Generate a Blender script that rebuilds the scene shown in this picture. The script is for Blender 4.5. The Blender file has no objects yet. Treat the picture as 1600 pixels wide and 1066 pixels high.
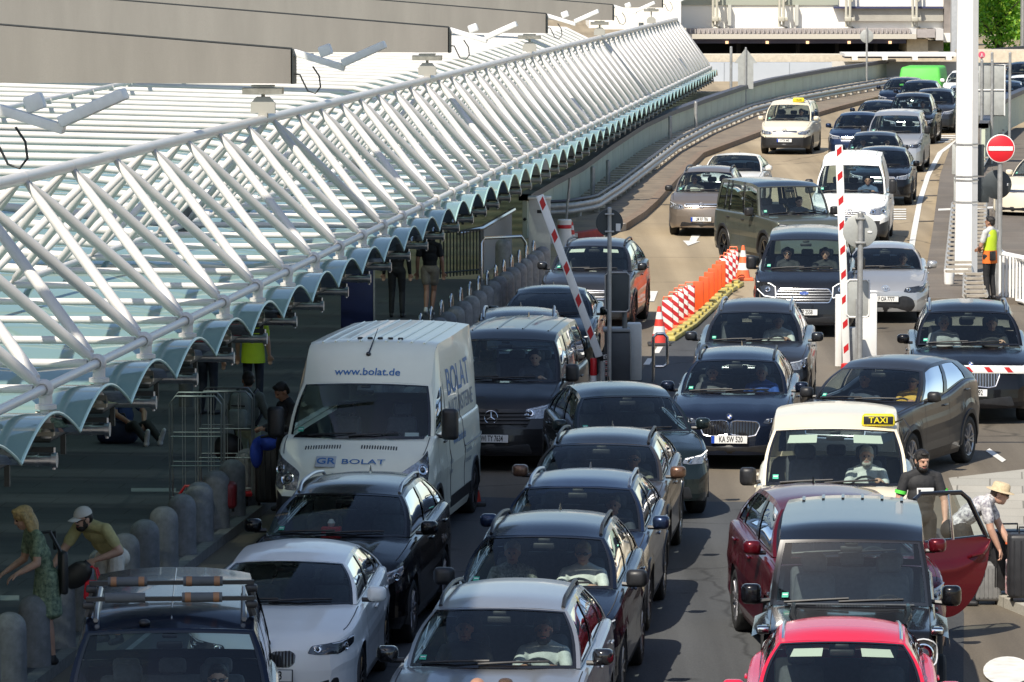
import bpy, bmesh, math, random
from mathutils import Vector, Matrix
rnd = random.Random(7)
R = math.radians
scene = bpy.context.scene
COL = scene.collection
# ------------------------------------------------------------------ camera model (photo 1600 x 1066)
FPX = 7800.0
PITCH = math.atan(643 / FPX)
CAMH = 7.85 * math.cos(PITCH)
SP, CP = math.sin(PITCH), math.cos(PITCH)
def at(px, py, h=0.0):
    """world point at height h that lies on the line of sight of a photo pixel"""
    a, b = (px - 800) / FPX, (533 - py) / FPX
    d = Vector((a, CP + b * SP, -SP + b * CP))
    k = (h - CAMH) / d.z
    return Vector((d.x * k, d.y * k, h))
def atd(px, py, D):
    a, b = (px - 800) / FPX, (533 - py) / FPX
    d = Vector((a, CP + b * SP, -SP + b * CP))
    return Vector((0, 0, CAMH)) + d * D
# ------------------------------------------------------------------ mesh builder
def pchip(pts):
    xs = [p[0] for p in pts]; ys = [p[1] for p in pts]; n = len(xs)
    if n == 1: return lambda t: ys[0]
    h = [xs[i + 1] - xs[i] for i in range(n - 1)]
    d = [(ys[i + 1] - ys[i]) / h[i] for i in range(n - 1)]
    m = [0.0] * n
    m[0], m[-1] = d[0], d[-1]
    for i in range(1, n - 1):
        if d[i - 1] * d[i] > 0:
            w1, w2 = 2 * h[i] + h[i - 1], h[i] + 2 * h[i - 1]
            m[i] = (w1 + w2) / (w1 / d[i - 1] + w2 / d[i])
    def f(t):
        if t <= xs[0]: return ys[0]
        if t >= xs[-1]: return ys[-1]
        i = 0
        while t > xs[i + 1]: i += 1
        u = (t - xs[i]) / h[i]
        return ((2*u**3 - 3*u*u + 1) * ys[i] + (u**3 - 2*u*u + u) * h[i] * m[i] + (-2*u**3 + 3*u*u) * ys[i+1] + (u**3 - u*u) * h[i] * m[i+1])
    return f
def lerp(a, b, t): return a + (b - a) * t
def linsp(a, b, n): return [a + (b - a) * i / (n - 1) for i in range(n)]
class MB:
    def __init__(s): s.V = []; s.F = []; s.I = []; s.mi = 0
    def add(s, vs, fs, mi=None):
        o = len(s.V); s.V += [tuple(v) for v in vs]
        s.F += [tuple(o + i for i in f) for f in fs]; s.I += [s.mi if mi is None else mi] * len(fs)
        return s
    def grid(s, rows, mi=None, flip=False, closed=False):
        n, m = len(rows), len(rows[0]); vs = [p for r in rows for p in r]; fs = []
        for i in range(n - 1):
            for j in range(m if closed else m - 1):
                k = (j + 1) % m
                q = (i*m + j, i*m + k, (i+1)*m + k, (i+1)*m + j)
                fs.append(q[::-1] if flip else q)
        return s.add(vs, fs, mi)
    def box(s, c, size, rz=0, mi=None, M=None):
        x, y, z = [k / 2 for k in size]
        vs = [Vector((i*x, j*y, k*z)) for k in (-1, 1) for j in (-1, 1) for i in (-1, 1)]
        T = Matrix.Translation(Vector(c)) @ (M if M else Matrix.Rotation(rz, 4, 'Z'))
        return s.add([T @ v for v in vs], [(0,2,3,1),(4,5,7,6),(0,1,5,4),(2,6,7,3),(0,4,6,2),(1,3,7,5)], mi)
    def rbox(s, c, size, b=.02, seg=2, rz=0, M=None, mi=None, taper=1.0):
        bm = bmesh.new(); bmesh.ops.create_cube(bm, size=1)
        for v in bm.verts:
            k = taper if v.co.z > 0 else 1
            v.co = Vector((v.co.x*size[0]*k, v.co.y*size[1]*k, v.co.z*size[2]))
        bmesh.ops.bevel(bm, geom=bm.edges[:], offset=min(b, min(size)*.49), segments=seg, affect='EDGES', profile=.5)
        T = Matrix.Translation(Vector(c)) @ (M if M else Matrix.Rotation(rz, 4, 'Z'))
        bm.verts.index_update()
        s.add([T @ v.co for v in bm.verts], [[v.index for v in f.verts] for f in bm.faces], mi); bm.free()
        return s
    def tube(s, p0, p1, r0, r1=None, n=8, caps=True, mi=None):
        return s.path([p0, p1], [r0, r0 if r1 is None else r1], n, caps, mi)
    def path(s, pts, r, n=8, caps=True, mi=None, closed=False):
        pts = [Vector(p) for p in pts]; k = len(pts)
        rs = r if isinstance(r, (list, tuple)) else [r] * k
        rows = []; up = None
        for i, p in enumerate(pts):
            a = pts[(i-1) % k] if (closed or i > 0) else p
            b = pts[(i+1) % k] if (closed or i < k-1) else p
            t = (b - a)
            t = t.normalized() if t.length > 1e-9 else Vector((0,0,1))
            if up is None:
                up = Vector((0,0,1)) if abs(t.z) < .9 else Vector((1,0,0))
            e = t.cross(up)
            if e.length < 1e-4: e = t.cross(Vector((1,0.3,0)))
            e.normalize(); g = e.cross(t).normalized(); up = g
            rows.append([p + (e*math.cos(2*math.pi*j/n) + g*math.sin(2*math.pi*j/n)) * rs[i] for j in range(n)])
        if closed: rows.append(rows[0])
        s.grid(rows, mi, closed=True)
        if caps and not closed:
            s.add(rows[0], [tuple(range(n))[::-1]], mi); s.add(rows[-1], [tuple(range(n))], mi)
        return s
    def lathe(s, prof, n=16, o=(0,0,0), axis='Z', mi=None, T=None):
        rows = []
        for r, z in prof:
            row = []
            for j in range(n):
                a = 2*math.pi*j/n; c, q = math.cos(a)*r, math.sin(a)*r
                v = Vector((c, q, z)) if axis == 'Z' else (Vector((z, c, q)) if axis == 'X' else Vector((q, z, c)))
                v = (T @ v) if T else v
                row.append(v + Vector(o))
            rows.append(row)
        s.grid(rows, mi, closed=True)
        return s
    def ell(s, c, r, nu=12, nv=8, M=None, mi=None):
        c = Vector(c); vs = []; fs = []
        if not hasattr(r, '__len__'): r = (r, r, r)
        for i in range(1, nv):
            th = math.pi*i/nv
            for j in range(nu):
                ph = 2*math.pi*j/nu
                vs.append(Vector((math.sin(th)*math.cos(ph)*r[0], math.sin(th)*math.sin(ph)*r[1], math.cos(th)*r[2])))
        vs += [Vector((0,0,r[2])), Vector((0,0,-r[2]))]; t = len(vs)-2
        for i in range(nv-2):
            for j in range(nu):
                k = (j+1) % nu
                fs.append((i*nu+j, (i+1)*nu+j, (i+1)*nu+k, i*nu+k))
        for j in range(nu):
            k = (j+1) % nu
            fs.append((t, j, k)); fs.append((t+1, (nv-2)*nu+k, (nv-2)*nu+j))
        vs = [(M @ v if M else v) + c for v in vs]
        return s.add(vs, fs, mi)
    def prism(s, pts, z0, z1, mi=None):
        """vertical prism over a ground polygon of (x, y), counter-clockwise"""
        a = sum(pts[i][0]*pts[(i+1) % len(pts)][1]-pts[(i+1) % len(pts)][0]*pts[i][1] for i in range(len(pts)))
        if a < 0: pts = pts[::-1]
        n = len(pts); vs = [(p[0], p[1], z0) for p in pts] + [(p[0], p[1], z1) for p in pts]
        fs = [tuple(range(n))[::-1], tuple(range(n, 2*n))] + [(i, (i+1) % n, n+(i+1) % n, n+i) for i in range(n)]
        return s.add(vs, fs, mi)
    def build(s, name, mats, parent=None, smooth=True, ang=38):
        me = bpy.data.meshes.new(name)
        me.from_pydata(s.V, [], s.F); me.update()
        if not isinstance(mats, (list, tuple)): mats = [mats]
        for m in mats: me.materials.append(m)
        if len(mats) > 1: me.polygons.foreach_set('material_index', s.I)
        if smooth:
            me.shade_smooth()
            if ang < 180: me.set_sharp_from_angle(angle=R(ang))
        o = bpy.data.objects.new(name, me); COL.objects.link(o)
        if parent: o.parent = parent
        return o
def tag(o, label, cat, group=None):
    o['label'] = label; o['category'] = cat
    if group: o['group'] = group
    return o
def empty(name, loc=(0,0,0), rz=0):
    o = bpy.data.objects.new(name, None); COL.objects.link(o)
    o.location = loc; o.rotation_euler = (0, 0, rz); o.empty_display_size = .2
    return o
def thing(name, label, cat, loc=(0,0,0), rz=0, group=None):
    return tag(empty(name, loc, rz), label, cat, group)
def struct(o): o['kind'] = 'structure'; return o
def kids(o): return list(o.children)
def copy_tree(o, parent=None):
    c = o.copy(); COL.objects.link(c); c.parent = parent
    for ch in kids(o): copy_tree(ch, c)
    return c
# ------------------------------------------------------------------ materials
MC = {}
def mat(name, col, rough=.5, metal=0, coat=0, var=0, vscale=6, bump=0, bscale=60, emit=0, spec=.5, col2=None, coatr=.03):
    if name in MC: return MC[name]
    m = bpy.data.materials.new(name); m.use_nodes = True; nt = m.node_tree
    b = nt.nodes['Principled BSDF']; MC[name] = m
    c = (*col, 1)
    b.inputs['Base Color'].default_value = c
    b.inputs['Roughness'].default_value = rough; b.inputs['Metallic'].default_value = metal
    b.inputs['Coat Weight'].default_value = coat; b.inputs['Coat Roughness'].default_value = coatr
    b.inputs['Specular IOR Level'].default_value = spec
    if emit:
        b.inputs['Emission Color'].default_value = c; b.inputs['Emission Strength'].default_value = emit
    if var or bump:
        tc = nt.nodes.new('ShaderNodeTexCoord')
        if var:
            n = nt.nodes.new('ShaderNodeTexNoise'); n.inputs['Scale'].default_value = vscale; n.inputs['Detail'].default_value = 6
            n.inputs['Roughness'].default_value = .62
            nt.links.new(tc.outputs['Object'], n.inputs['Vector'])
            rp = nt.nodes.new('ShaderNodeValToRGB')
            c2 = col2 or tuple(k*(1-var) for k in col)
            c1 = tuple(min(1, k*(1+var*.6)) for k in col) if not col2 else col
            rp.color_ramp.elements[0].position = .32; rp.color_ramp.elements[1].position = .68
            rp.color_ramp.elements[0].color = (*c2, 1); rp.color_ramp.elements[1].color = (*c1, 1)
            nt.links.new(n.outputs['Fac'], rp.inputs['Fac']); nt.links.new(rp.outputs['Color'], b.inputs['Base Color'])
            mr = nt.nodes.new('ShaderNodeMapRange'); mr.inputs['To Min'].default_value = max(.02, rough*(1-.35)); mr.inputs['To Max'].default_value = min(1, rough*1.3)
            nt.links.new(n.outputs['Fac'], mr.inputs['Value']); nt.links.new(mr.outputs['Result'], b.inputs['Roughness'])
        if bump:
            n2 = nt.nodes.new('ShaderNodeTexNoise'); n2.inputs['Scale'].default_value = bscale; n2.inputs['Detail'].default_value = 4
            nt.links.new(tc.outputs['Object'], n2.inputs['Vector'])
            bp = nt.nodes.new('ShaderNodeBump'); bp.inputs['Strength'].default_value = bump; bp.inputs['Distance'].default_value = .02
            nt.links.new(n2.outputs['Fac'], bp.inputs['Height']); nt.links.new(bp.outputs['Normal'], b.inputs['Normal'])
    return m
def glass(name, tint, refl=1.0, diff=None, dfac=0):
    """thin window glass: tinted see-through plus a Fresnel reflection"""
    if name in MC: return MC[name]
    m = bpy.data.materials.new(name); m.use_nodes = True; nt = m.node_tree; MC[name] = m
    nt.nodes.clear()
    out = nt.nodes.new('ShaderNodeOutputMaterial'); tr = nt.nodes.new('ShaderNodeBsdfTransparent'); gl = nt.nodes.new('ShaderNodeBsdfGlossy')
    tr.inputs['Color'].default_value = (*tint, 1); gl.inputs['Roughness'].default_value = .02; gl.inputs['Color'].default_value = (refl, refl, refl, 1)
    fr = nt.nodes.new('ShaderNodeFresnel'); fr.inputs['IOR'].default_value = 1.65
    mx = nt.nodes.new('ShaderNodeMixShader'); nt.links.new(fr.outputs[0], mx.inputs[0])
    base = tr.outputs[0]
    if dfac:
        df = nt.nodes.new('ShaderNodeBsdfDiffuse'); df.inputs['Color'].default_value = (*diff, 1)
        tl = nt.nodes.new('ShaderNodeBsdfTranslucent'); tl.inputs['Color'].default_value = (*diff, 1)
        m1 = nt.nodes.new('ShaderNodeMixShader'); m1.inputs[0].default_value = .55
        nt.links.new(df.outputs[0], m1.inputs[1]); nt.links.new(tl.outputs[0], m1.inputs[2])
        m2 = nt.nodes.new('ShaderNodeMixShader'); m2.inputs[0].default_value = dfac
        nt.links.new(tr.outputs[0], m2.inputs[1]); nt.links.new(m1.outputs[0], m2.inputs[2]); base = m2.outputs[0]
    nt.links.new(base, mx.inputs[1]); nt.links.new(gl.outputs[0], mx.inputs[2]); nt.links.new(mx.outputs[0], out.inputs[0])
    return m
def paint(key, col, metal=.35, rough=.3, dirt=.12):
    """car paint: coloured base under a clear coat, a little dust"""
    m = mat('paint_' + key, col, rough, metal, .42, dirt, 1.1, coatr=.035, spec=.25)
    for n in m.node_tree.nodes:
        if n.type == 'MAP_RANGE': n.inputs['To Min'].default_value = rough*.92; n.inputs['To Max'].default_value = rough*1.1
    return m
BLACK = mat('black_plastic', (.018, .018, .02), .45, 0, 0, .3, 14)
RUBBER = mat('tyre_rubber', (.016, .016, .016), .8, 0, 0, .4, 10, .2, 80)
GLOSS = mat('gloss_black', (.01, .01, .012), .12, 0, .6)
SILVER = mat('bright_trim', (.72, .72, .74), .22, 1.0)
ALU = mat('brushed_aluminium', (.55, .56, .58), .38, 1.0, var=.15)
RIMD = mat('dark_alloy', (.06, .06, .065), .35, .8)
RIMS = mat('silver_alloy', (.45, .45, .47), .32, .9)
INTER = mat('dark_interior', (.045, .047, .052), .75, var=.3)
INTERL = mat('beige_interior', (.20, .19, .165), .8, var=.2)
SEATM = mat('seat_fabric', (.075, .078, .085), .85, var=.35, vscale=20)
WSG = glass('windscreen_glass', (.82, .92, .90), .8, (.46, .58, .72), .008)
SDG = glass('side_glass', (.74, .82, .82))
DKG = glass('privacy_glass', (.16, .18, .18))
LINER = mat('headliner', (.26, .26, .25), .9)
LAMPG = mat('headlamp_glass', (.30, .31, .33), .09, .55, 1.0, .6, 30)
LAMPD = mat('headlamp_dark', (.05, .053, .06), .1, .5, 1.0, .5, 30)
LENS = mat('lamp_reflector', (.8, .82, .85), .08, 1.0)
DRL = mat('running_light', (1.0, .97, .9), .3, emit=1.3)
DRLW = mat('running_light_off', (.75, .77, .8), .12, .2, 1)
AMBER = mat('amber_lens', (.8, .25, .03), .15, 0, 1)
REDL = mat('tail_lens', (.35, .01, .01), .15, 0, 1)
PLATE = mat('plate_white', (.78, .78, .76), .4, var=.06, vscale=9)
PBLUE = mat('plate_blue', (.01, .06, .42), .4)
INK = mat('plate_ink', (.012, .012, .014), .5)
STICK = mat('green_sticker', (.05, .42, .28), .5)
CREAMV = mat('sun_visor', (.10, .105, .10), .7)
CREAML = mat('sun_visor_pale', (.55, .57, .50), .7)
# ------------------------------------------------------------------ lettering
TXT = {}
def text_obj(body, size, m, parent, T, name='lettering', sx=1.0, bold=0.0, shear=0, fold=None):
    key = (body, bold, shear)
    if key not in TXT:
        cu = bpy.data.curves.new('lettering', 'FONT'); cu.body = body; cu.align_x = 'CENTER'; cu.align_y = 'CENTER'
        cu.extrude = .006; cu.offset = bold; cu.resolution_u = 3; cu.shear = shear
        ob = bpy.data.objects.new('tmp_text', cu); COL.objects.link(ob)
        bpy.context.view_layer.update()
        me = bpy.data.meshes.new_from_object(ob)
        TXT[key] = ([v.co.copy() for v in me.vertices], [list(p.vertices) for p in me.polygons])
        bpy.data.objects.remove(ob); bpy.data.meshes.remove(me); bpy.data.curves.remove(cu)
    vs, fs = TXT[key]
    b = MB(); b.add([T @ Vector((v.x*size*sx, v.y*size, v.z*size)) for v in vs], fs)
    return b.build(name, m, parent, smooth=False)
RX90 = Matrix.Rotation(R(90), 4, 'X')
def shared(name, key, make, mats, parent):
    """one mesh datablock used by many objects"""
    if key not in SHARED: 
        o = make().build(name, mats, None); SHARED[key] = o.data; o.parent = parent; return o
    o = bpy.data.objects.new(name, SHARED[key]); COL.objects.link(o); o.parent = parent
    return o
SHARED = {}
def tyre_mb(w=.22):
    b = MB(); pr = [(.66, w*.42), (.70, w*.5), (.86, w*.52), (.955, w*.47), (.99, w*.38), (1.0, w*.2), (1.0, -w*.2), (.99, -w*.38), (.955, -w*.47), (.86, -w*.52), (.70, -w*.5), (.66, -w*.42)]
    return b.lathe(pr, 32, axis='X')
def rim_mb(spokes=5, w=.22, twin=True, side=1):
    b = MB(); s = side
    b.lathe([(.70, s*w*.46), (.66, s*w*.47), (.62, s*w*.40), (.60, s*w*.1), (.60, -s*w*.3)], 28, axis='X')
    b.lathe([(.60, -s*w*.02), (.0, -s*w*.02)], 20, axis='X', mi=1)
    b.lathe([(0, s*w*.40), (.07, s*w*.40), (.11, s*w*.36), (.12, s*w*.1)], 16, axis='X')
    for k in range(spokes):
        for q in ((-.16, .16) if twin else (0,)):
            a = 2*math.pi*k/spokes + q; a2 = 2*math.pi*k/spokes + q*1.45
            p0 = Vector((s*w*.33, math.cos(a)*.09, math.sin(a)*.09)); p1 = Vector((s*w*.40, math.cos(a2)*.635, math.sin(a2)*.635))
            t = (p1-p0).normalized(); e = Vector((1,0,0)).cross(t) * (.045 if twin else .075)
            h = Vector((s*.022, 0, 0))
            b.add([p0-e*1.1-h, p0+e*1.1-h, p1+e-h, p1-e-h, p0-e*.9+h, p0+e*.9+h, p1+e*.7+h, p1-e*.7+h],
                  [(4,5,6,7),(0,1,5,4),(1,2,6,5),(2,3,7,6),(3,0,4,7)])
    return b
class Car:
    D = dict(L=4.4, W=1.80, H=1.50, R=.325, fa=.86, ra=3.50, gc=.19, sh=[(0,.66),(.05,.72),(.16,.79),(.4,.85),(1.2,.98),(2.5,1.0),(3.9,1.06),(4.3,1.02),(4.4,.96)],
             crown=.045, yc=1.12, zc=1.02, yt=1.92, zt=1.42, bow0=.20, bow1=.07, wg=.78, wr=.58, ze=None, rc=.06, yre=3.75, yrb=4.18, zrb=1.08,
             wins=[(.05,.40),(.46,.78),(.82,.93)], wt=(.05,.90), plan=[(0,.72),(.07,.80),(.18,.88),(.4,.955),(.85,1.0)], rplan=[(0,.86),(.12,.92),(.5,.98),(1.0,1.0)],
             lean=[(.15,.10),(.24,.02),(.36,0),(.52,.01),(.66,.03),(.8,.07),(1.0,.13)], bow=.12, sr=.048, clad=0, lowblack=.0, tum=.018, hoodr=.012, lod=0,
             qx=[(0,.925),(.10,.965),(.18,.990),(.24,.984),(.45,.985),(.66,1.003),(.69,.986),(.88,.972),(1,.955)],
             light=None, grille=None, intake=None, lampm='g', drl=None, emblem=None, ez=.72, plate=None, pz=.47, pu=0, rails=None, fin=1, hole=0, dark_roof=None,
             rim=(5, True, 'd'), mir=None, rear_dark=True, seats=2, cabin=None, wip=1, glassm=None, strakes=None, visor=0)
    def __init__(s, label, color, **P):
        s.__dict__.update(Car.D); s.__dict__.update(P); s.label = label; s.col = color
        if s.ze is None: s.ze = [(0, s.zt-.035), (.25, s.H-.06), (.55, s.H-.055), (1, s.H-.12)]
        s.fsh, s.fpl, s.frp, s.fle, s.fqx, s.fze = map(pchip, (s.sh, s.plan, s.rplan, s.lean, s.qx, s.ze))
        s.Ra = s.R*1.0 + .055
    # --- surface functions (y = 0 nose tip row, y grows to the rear)
    def pl(s, y): return min(s.fpl(y), s.frp(s.L - y))
    def hw(s, y, z):
        t = (z - s.gc) / max(.05, s.fsh(y) - s.gc)
        return s.W/2 * s.pl(y) * s.fqx(max(0, min(1, t)))
    def fall(s, y): return max(0, 1 - y/.75)**2
    def rfall(s, y): return max(0, 1 - (s.L - y)/.6)**2
    def ysh(s, y, z): return y + s.fle(z)*s.fall(y)
    def wrap(s, u, z, off=0):
        def P(u, z):
            z = min(z, s.fsh(max(0, abs(u) - s.hw(0, min(z, s.fsh(0)-.0)))) - .001) if False else z
            w0 = s.hw(0, z); sg = 1 if u >= 0 else -1
            if abs(u) <= w0: return Vector((u, s.fle(z) - s.bow*(1-(u/w0)**2), z))
            yy = abs(u) - w0
            return Vector((sg*s.hw(yy, z), s.ysh(yy, z), z))
        p = P(u, z)
        if off:
            e = .012
            n = (P(u+e, z)-P(u-e, z)).cross(P(u, z+e)-P(u, z-e))
            if n.length > 1e-9: p = p + n.normalized()*off
        return p
    def wpoly(s, pts, off, sub=5, rings=4, b=None, mirror=False, rnd_=0):
        """patch hugging the nose: closed outline of (u, z)"""
        pts = [Vector((p[0], p[1])) for p in pts]
        if rnd_:
            q = []
            n = len(pts)
            for i in range(n):
                a, c, d = pts[i-1], pts[i], pts[(i+1) % n]
                ra = min(rnd_, (a-c).length*.45); rd = min(rnd_, (d-c).length*.45)
                A = c + (a-c).normalized()*ra; Dd = c + (d-c).normalized()*rd
                for t in (0, .33, .67, 1): q.append((1-t)**2*A + 2*t*(1-t)*c + t*t*Dd)
            pts = q; sub = max(1, sub//2)
        out = []
        for i in range(len(pts)):
            a, c = pts[i], pts[(i+1) % len(pts)]
            for k in range(sub): out.append(a.lerp(c, k/sub))
        ctr = sum(out, Vector((0, 0)))/len(out)
        b = b or MB()
        rows = []
        for r in range(rings+1):
            t = 1 - r/rings*.995
            o2 = off - .012 if r == 0 else off
            rows.append([s.wrap((ctr + (p-ctr)*t).x*(-1 if mirror else 1), (ctr + (p-ctr)*t).y, o2) for p in out])
        rows.insert(0, [s.wrap(p.x*(-1 if mirror else 1), p.y, off-.004) for p in out]); rows[1] = [s.wrap((ctr+(p-ctr)*.985).x*(-1 if mirror else 1), (ctr+(p-ctr)*.985).y, off) for p in out]
        b.grid(rows, closed=True, flip=mirror)
        s._last = [s.wrap(p.x*(-1 if mirror else 1), p.y, off) for p in out]
        return b
    def zb(s, y):
        g = s.gc + .06*s.fall(y) + .05*s.rfall(y)
        for a in (s.fa, s.ra):
            d = abs(y-a)
            if d <= s.Ra: return max(g, s.R + math.sqrt(max(0, s.Ra**2 - d*d)))
        return g
    def ycols(s):
        n = (1, .7, .5)[s.lod]
        ys = [0, .03, .07, .12, .18, .26, .36]
        A = []
        for a in (s.fa, s.ra):
            k = int(14*n)
            A += [a - s.Ra - .002] + [a - s.Ra*math.cos(math.pi*i/k) for i in range(k+1)] + [a + s.Ra + .002]
        ys += A
        m = s.fa + s.Ra + .05; e = s.ra - s.Ra - .05
        ys += linsp(m, e, int(12*n)+2)
        if s.fa - s.Ra > .5: ys += [.45]
        t = s.L - (s.ra + s.Ra)
        ys += [s.ra + s.Ra + t*f for f in (.25, .5, .7, .85, .94, 1)]
        ys = sorted(set(round(y, 4) for y in ys if 0 <= y <= s.L))
        return ys
    def sec(s, y):
        """one side section: list of (x, z) from the sill to the inner shoulder"""
        z1 = s.fsh(y); z0 = min(s.zb(y), z1-.05); r = s.sr
        zs = [z0 + (z1 - r - z0)*t for t in (0, .08, .2, .34, .48, .62, .72, .80, .9, 1)]
        pts = [(s.hw(y, z), z) for z in zs]
        xb, zz = pts[-1]
        for a in (30, 60, 90): pts.append((xb - r*(1-math.cos(R(a)))*1.1, zz + r*math.sin(R(a))))
        return pts
    def bend(s, x, y, z, w):
        v = min(1, abs(x)/max(w, .01))
        return Vector((x, y + s.fle(z)*s.fall(y) - s.bow*(1-v*v)*s.fall(y) + .07*(1-v*v)*s.rfall(y), z))
    # greenhouse
    def T(s, k):
        y = lerp(s.yt + s.bow1, s.yre - .02, k)
        w = s.wr * (1 - .05*max(0, k-.5)*2)
        return Vector((w, y, s.fze(k)))
    def B(s, k):
        y0 = s.yc + s.bow0; y = lerp(y0, s.yrb - .05, k)
        x = min(s.wg, s.hw(y, s.fsh(y)-s.sr) - .03)
        z = s.fsh(y) if k > 0 else s.zc - .02
        z = lerp(s.zc-.02, s.fsh(y)+.004, min(1, k/.12))
        return Vector((x, y, z))
    def G(s, k, t, sg=1, off=0):
        p = s.B(k).lerp(s.T(k), t); p.x += s.tum*math.sin(math.pi*t)*2 + off
        p.x *= sg
        return p
    def Wp(s, u, t, off=0):
        B0, T0 = s.B(0), s.T(0)
        x = lerp(B0.x, T0.x, t)*u + s.tum*math.sin(math.pi*t)*2*u
        bz = .018*math.sin(math.pi*t)
        dz = T0.z
        z = lerp(s.zc - .02*u*u, lerp(s.zt, T0.z, u*u), t) + bz
        y = lerp(s.yc + s.bow0*u*u, s.yt + s.bow1*u*u, t)
        n = Vector((0, -(s.zt-s.zc), (s.yt-s.yc))).normalized()
        return Vector((x, y, z)) + n*(off + bz)
    def roofP(s, k, u):
        t = s.T(k); y = t.y - lerp(s.bow1, .0, k)*(1-u*u)*(1-k) + .05*(1-u*u)*k
        c = lerp(s.zt - s.fze(0), s.rc, min(1, k/.12)) if s.zt > s.fze(0) else s.rc
        return Vector((t.x*u, y, t.z + c*(1-abs(u)**2.4)))
    def RW(s, u, t):
        T1, B1 = s.T(1), s.B(1)
        x = lerp(T1.x, B1.x, t)*u + s.tum*math.sin(math.pi*t)*2*u
        y = lerp(T1.y + .05*(1-u*u), s.yrb - .05 + .09*(1-u*u), t) + .03*math.sin(math.pi*t)
        z = lerp(T1.z + s.rc*(1-abs(u)**2.4), B1.z, t)
        return Vector((x, y, z))
    def build(s, nose, rz, group=None, name='parked_car', cat='car'):
        root = thing(name, s.label, cat, group=group)
        s.root = root
        pm = s.col
        ys = s.ycols(); secs = [s.sec(y) for y in ys]
        body = MB(); trim = MB()
        n = len(secs[0])
        cladz = s.clad
        for sg in (1, -1):
            g = [[s.bend(sg*x, y, z, x) for x, z in sc] for y, sc in zip(ys, secs)]
            for i in range(len(g)-1):
                for j in range(n-1):
                    q = [g[i][j], g[i+1][j], g[i+1][j+1], g[i][j+1]]
                    if sg < 0: q = q[::-1]
                    zm = sum(p.z for p in q)/4
                    lowest = s.gc + cladz
                    (trim if zm < lowest or (s.lowblack and zm < s.lowblack and ys[i] < s.fa-s.Ra) else body).add(q, [(0,1,2,3)])
            # shelf between shoulder and glass
            a = [p[-1] for p in g]; bb = [Vector((sg*max(0.02, abs(p[-1].x)-.09), p[-1].y, p[-1].z-.004)) for p in g]
            body.grid([a, bb], flip=(sg > 0))
        # nose and tail faces
        for end in (0, -1):
            sc = secs[end]; y = ys[end]
            rows = [[s.bend(x*u, y, z, x) for u in linsp(-1, 1, 17)] for x, z in sc]
            for j in range(len(rows)-1):
                zm = (sc[j][1]+sc[j+1][1])/2
                dst = trim if (zm < s.gc + max(cladz, .05) or (end == 0 and zm < s.lowblack)) else body
                dst.grid(rows[j:j+2], flip=(end == -1))
        # bonnet and tail deck
        yh = [y for y in ys if y <= s.yc + s.bow0 + .08]
        def deck(yy, flip=False):
            rows = []
            for y in yy:
                x, z = s.sec(y)[-1]
                k = min(1, y/.5)*min(1, (s.L-y)/.3)
                row = []
                for u in linsp(-1, 1, 25):
                    zz = z + s.crown*k*(1-abs(u)**2.2)
                    au = abs(u)
                    zz += s.hoodr*k*(math.exp(-((au-.62)/.06)**2) - .5*math.exp(-((au-.42)/.12)**2))
                    p = s.bend(x*u, y, z, x); p.z = min(zz, s.zc - .012) if y < s.yc + .5 else zz
                    row.append(p)
                rows.append(row)
            return rows
        body.grid(deck(yh)); yt = [y for y in ys if y >= s.yrb - .12]
        if len(yt) > 1: body.grid(deck(yt))
        # greenhouse frame
        nS = (8, 5, 3)[s.lod]
        ks = {0, 1}
        for a, b in s.wins: ks |= {a, b}
        ks = sorted(ks); t0, t1 = s.wt
        wins = []
        npil = 0
        for sg in (1, -1):
            for a, b in zip(ks, ks[1:]):
                isw = any(abs(a-w[0]) < 1e-6 and abs(b-w[1]) < 1e-6 for w in s.wins)
                m = max(1, int(round((b-a)*nS*2)))
                kk = linsp(a, b, m+1)
                tt = [0, t0] if isw else [0, t0, .35, .65, t1, 1]
                pil = (not isw) and a > 0 and b < 1 and len(s.wins) > 1 and b - a < .12
                dst = MB() if pil else body
                dst.grid([[s.G(k, t, sg) for t in tt] for k in kk], flip=(sg < 0))
                if pil: dst.build('door_pillar', GLOSS, root)
                if isw:
                    body.grid([[s.G(k, t, sg) for t in (t1, 1)] for k in kk], flip=(sg < 0))
                    wins.append((sg, a, b))
        # roof
        nr = (14, 9, 6)[s.lod]
        rows = [[s.roofP(k, u) for u in linsp(-1, 1, 21)] for k in [0, .03, .07, .12] + linsp(.18, 1, nr)]
        if s.dark_roof:
            roofb = MB(); roofb.grid(rows); roofb.build('roof', s.dark_roof, root)
        else: body.grid(rows)
        # windscreen surround
        us = linsp(-1, 1, 15)
        U0 = .955
        for a, b in ((-1, -U0), (U0, 1)): body.grid([[s.Wp(u, t) for u in (a, b)] for t in linsp(0, 1, 7)])
        body.grid([[s.Wp(u, t) for u in linsp(-U0, U0, 15)] for t in (.975, 1)])
        # rear
        rr = [[s.RW(u, t) for u in linsp(-1, 1, 13)] for t in (0, .1)]
        body.grid(rr)
        for a, b in ((-1, -.88), (.88, 1)): body.grid([[s.RW(u, t) for u in (a, b)] for t in linsp(.1, .9, 4)])
        body.grid([[s.RW(u, t) for u in linsp(-1, 1, 13)] for t in (.9, 1)])
        bo = body.build('body', pm, root)
        s.bodyo = bo
        if trim.V: trim.build('bumper_and_sills', BLACK, root)
        # glazing
        gm = s.glassm or WSG
        g = MB(); g.grid([[s.Wp(u, t, -.004) for u in linsp(-U0+.035, U0-.035, 15)] for t in linsp(.045, .945, 8)]); ws = g.build('windscreen', gm, root)
        g = MB()
        e0, e1 = U0, U0-.035
        g.grid([[s.Wp(u, t, .001) for u in linsp(-e0, e0, 15)] for t in (0, .045)]); g.grid([[s.Wp(u, t, .001) for u in linsp(-e0, e0, 15)] for t in (.945, .975)])
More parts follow.
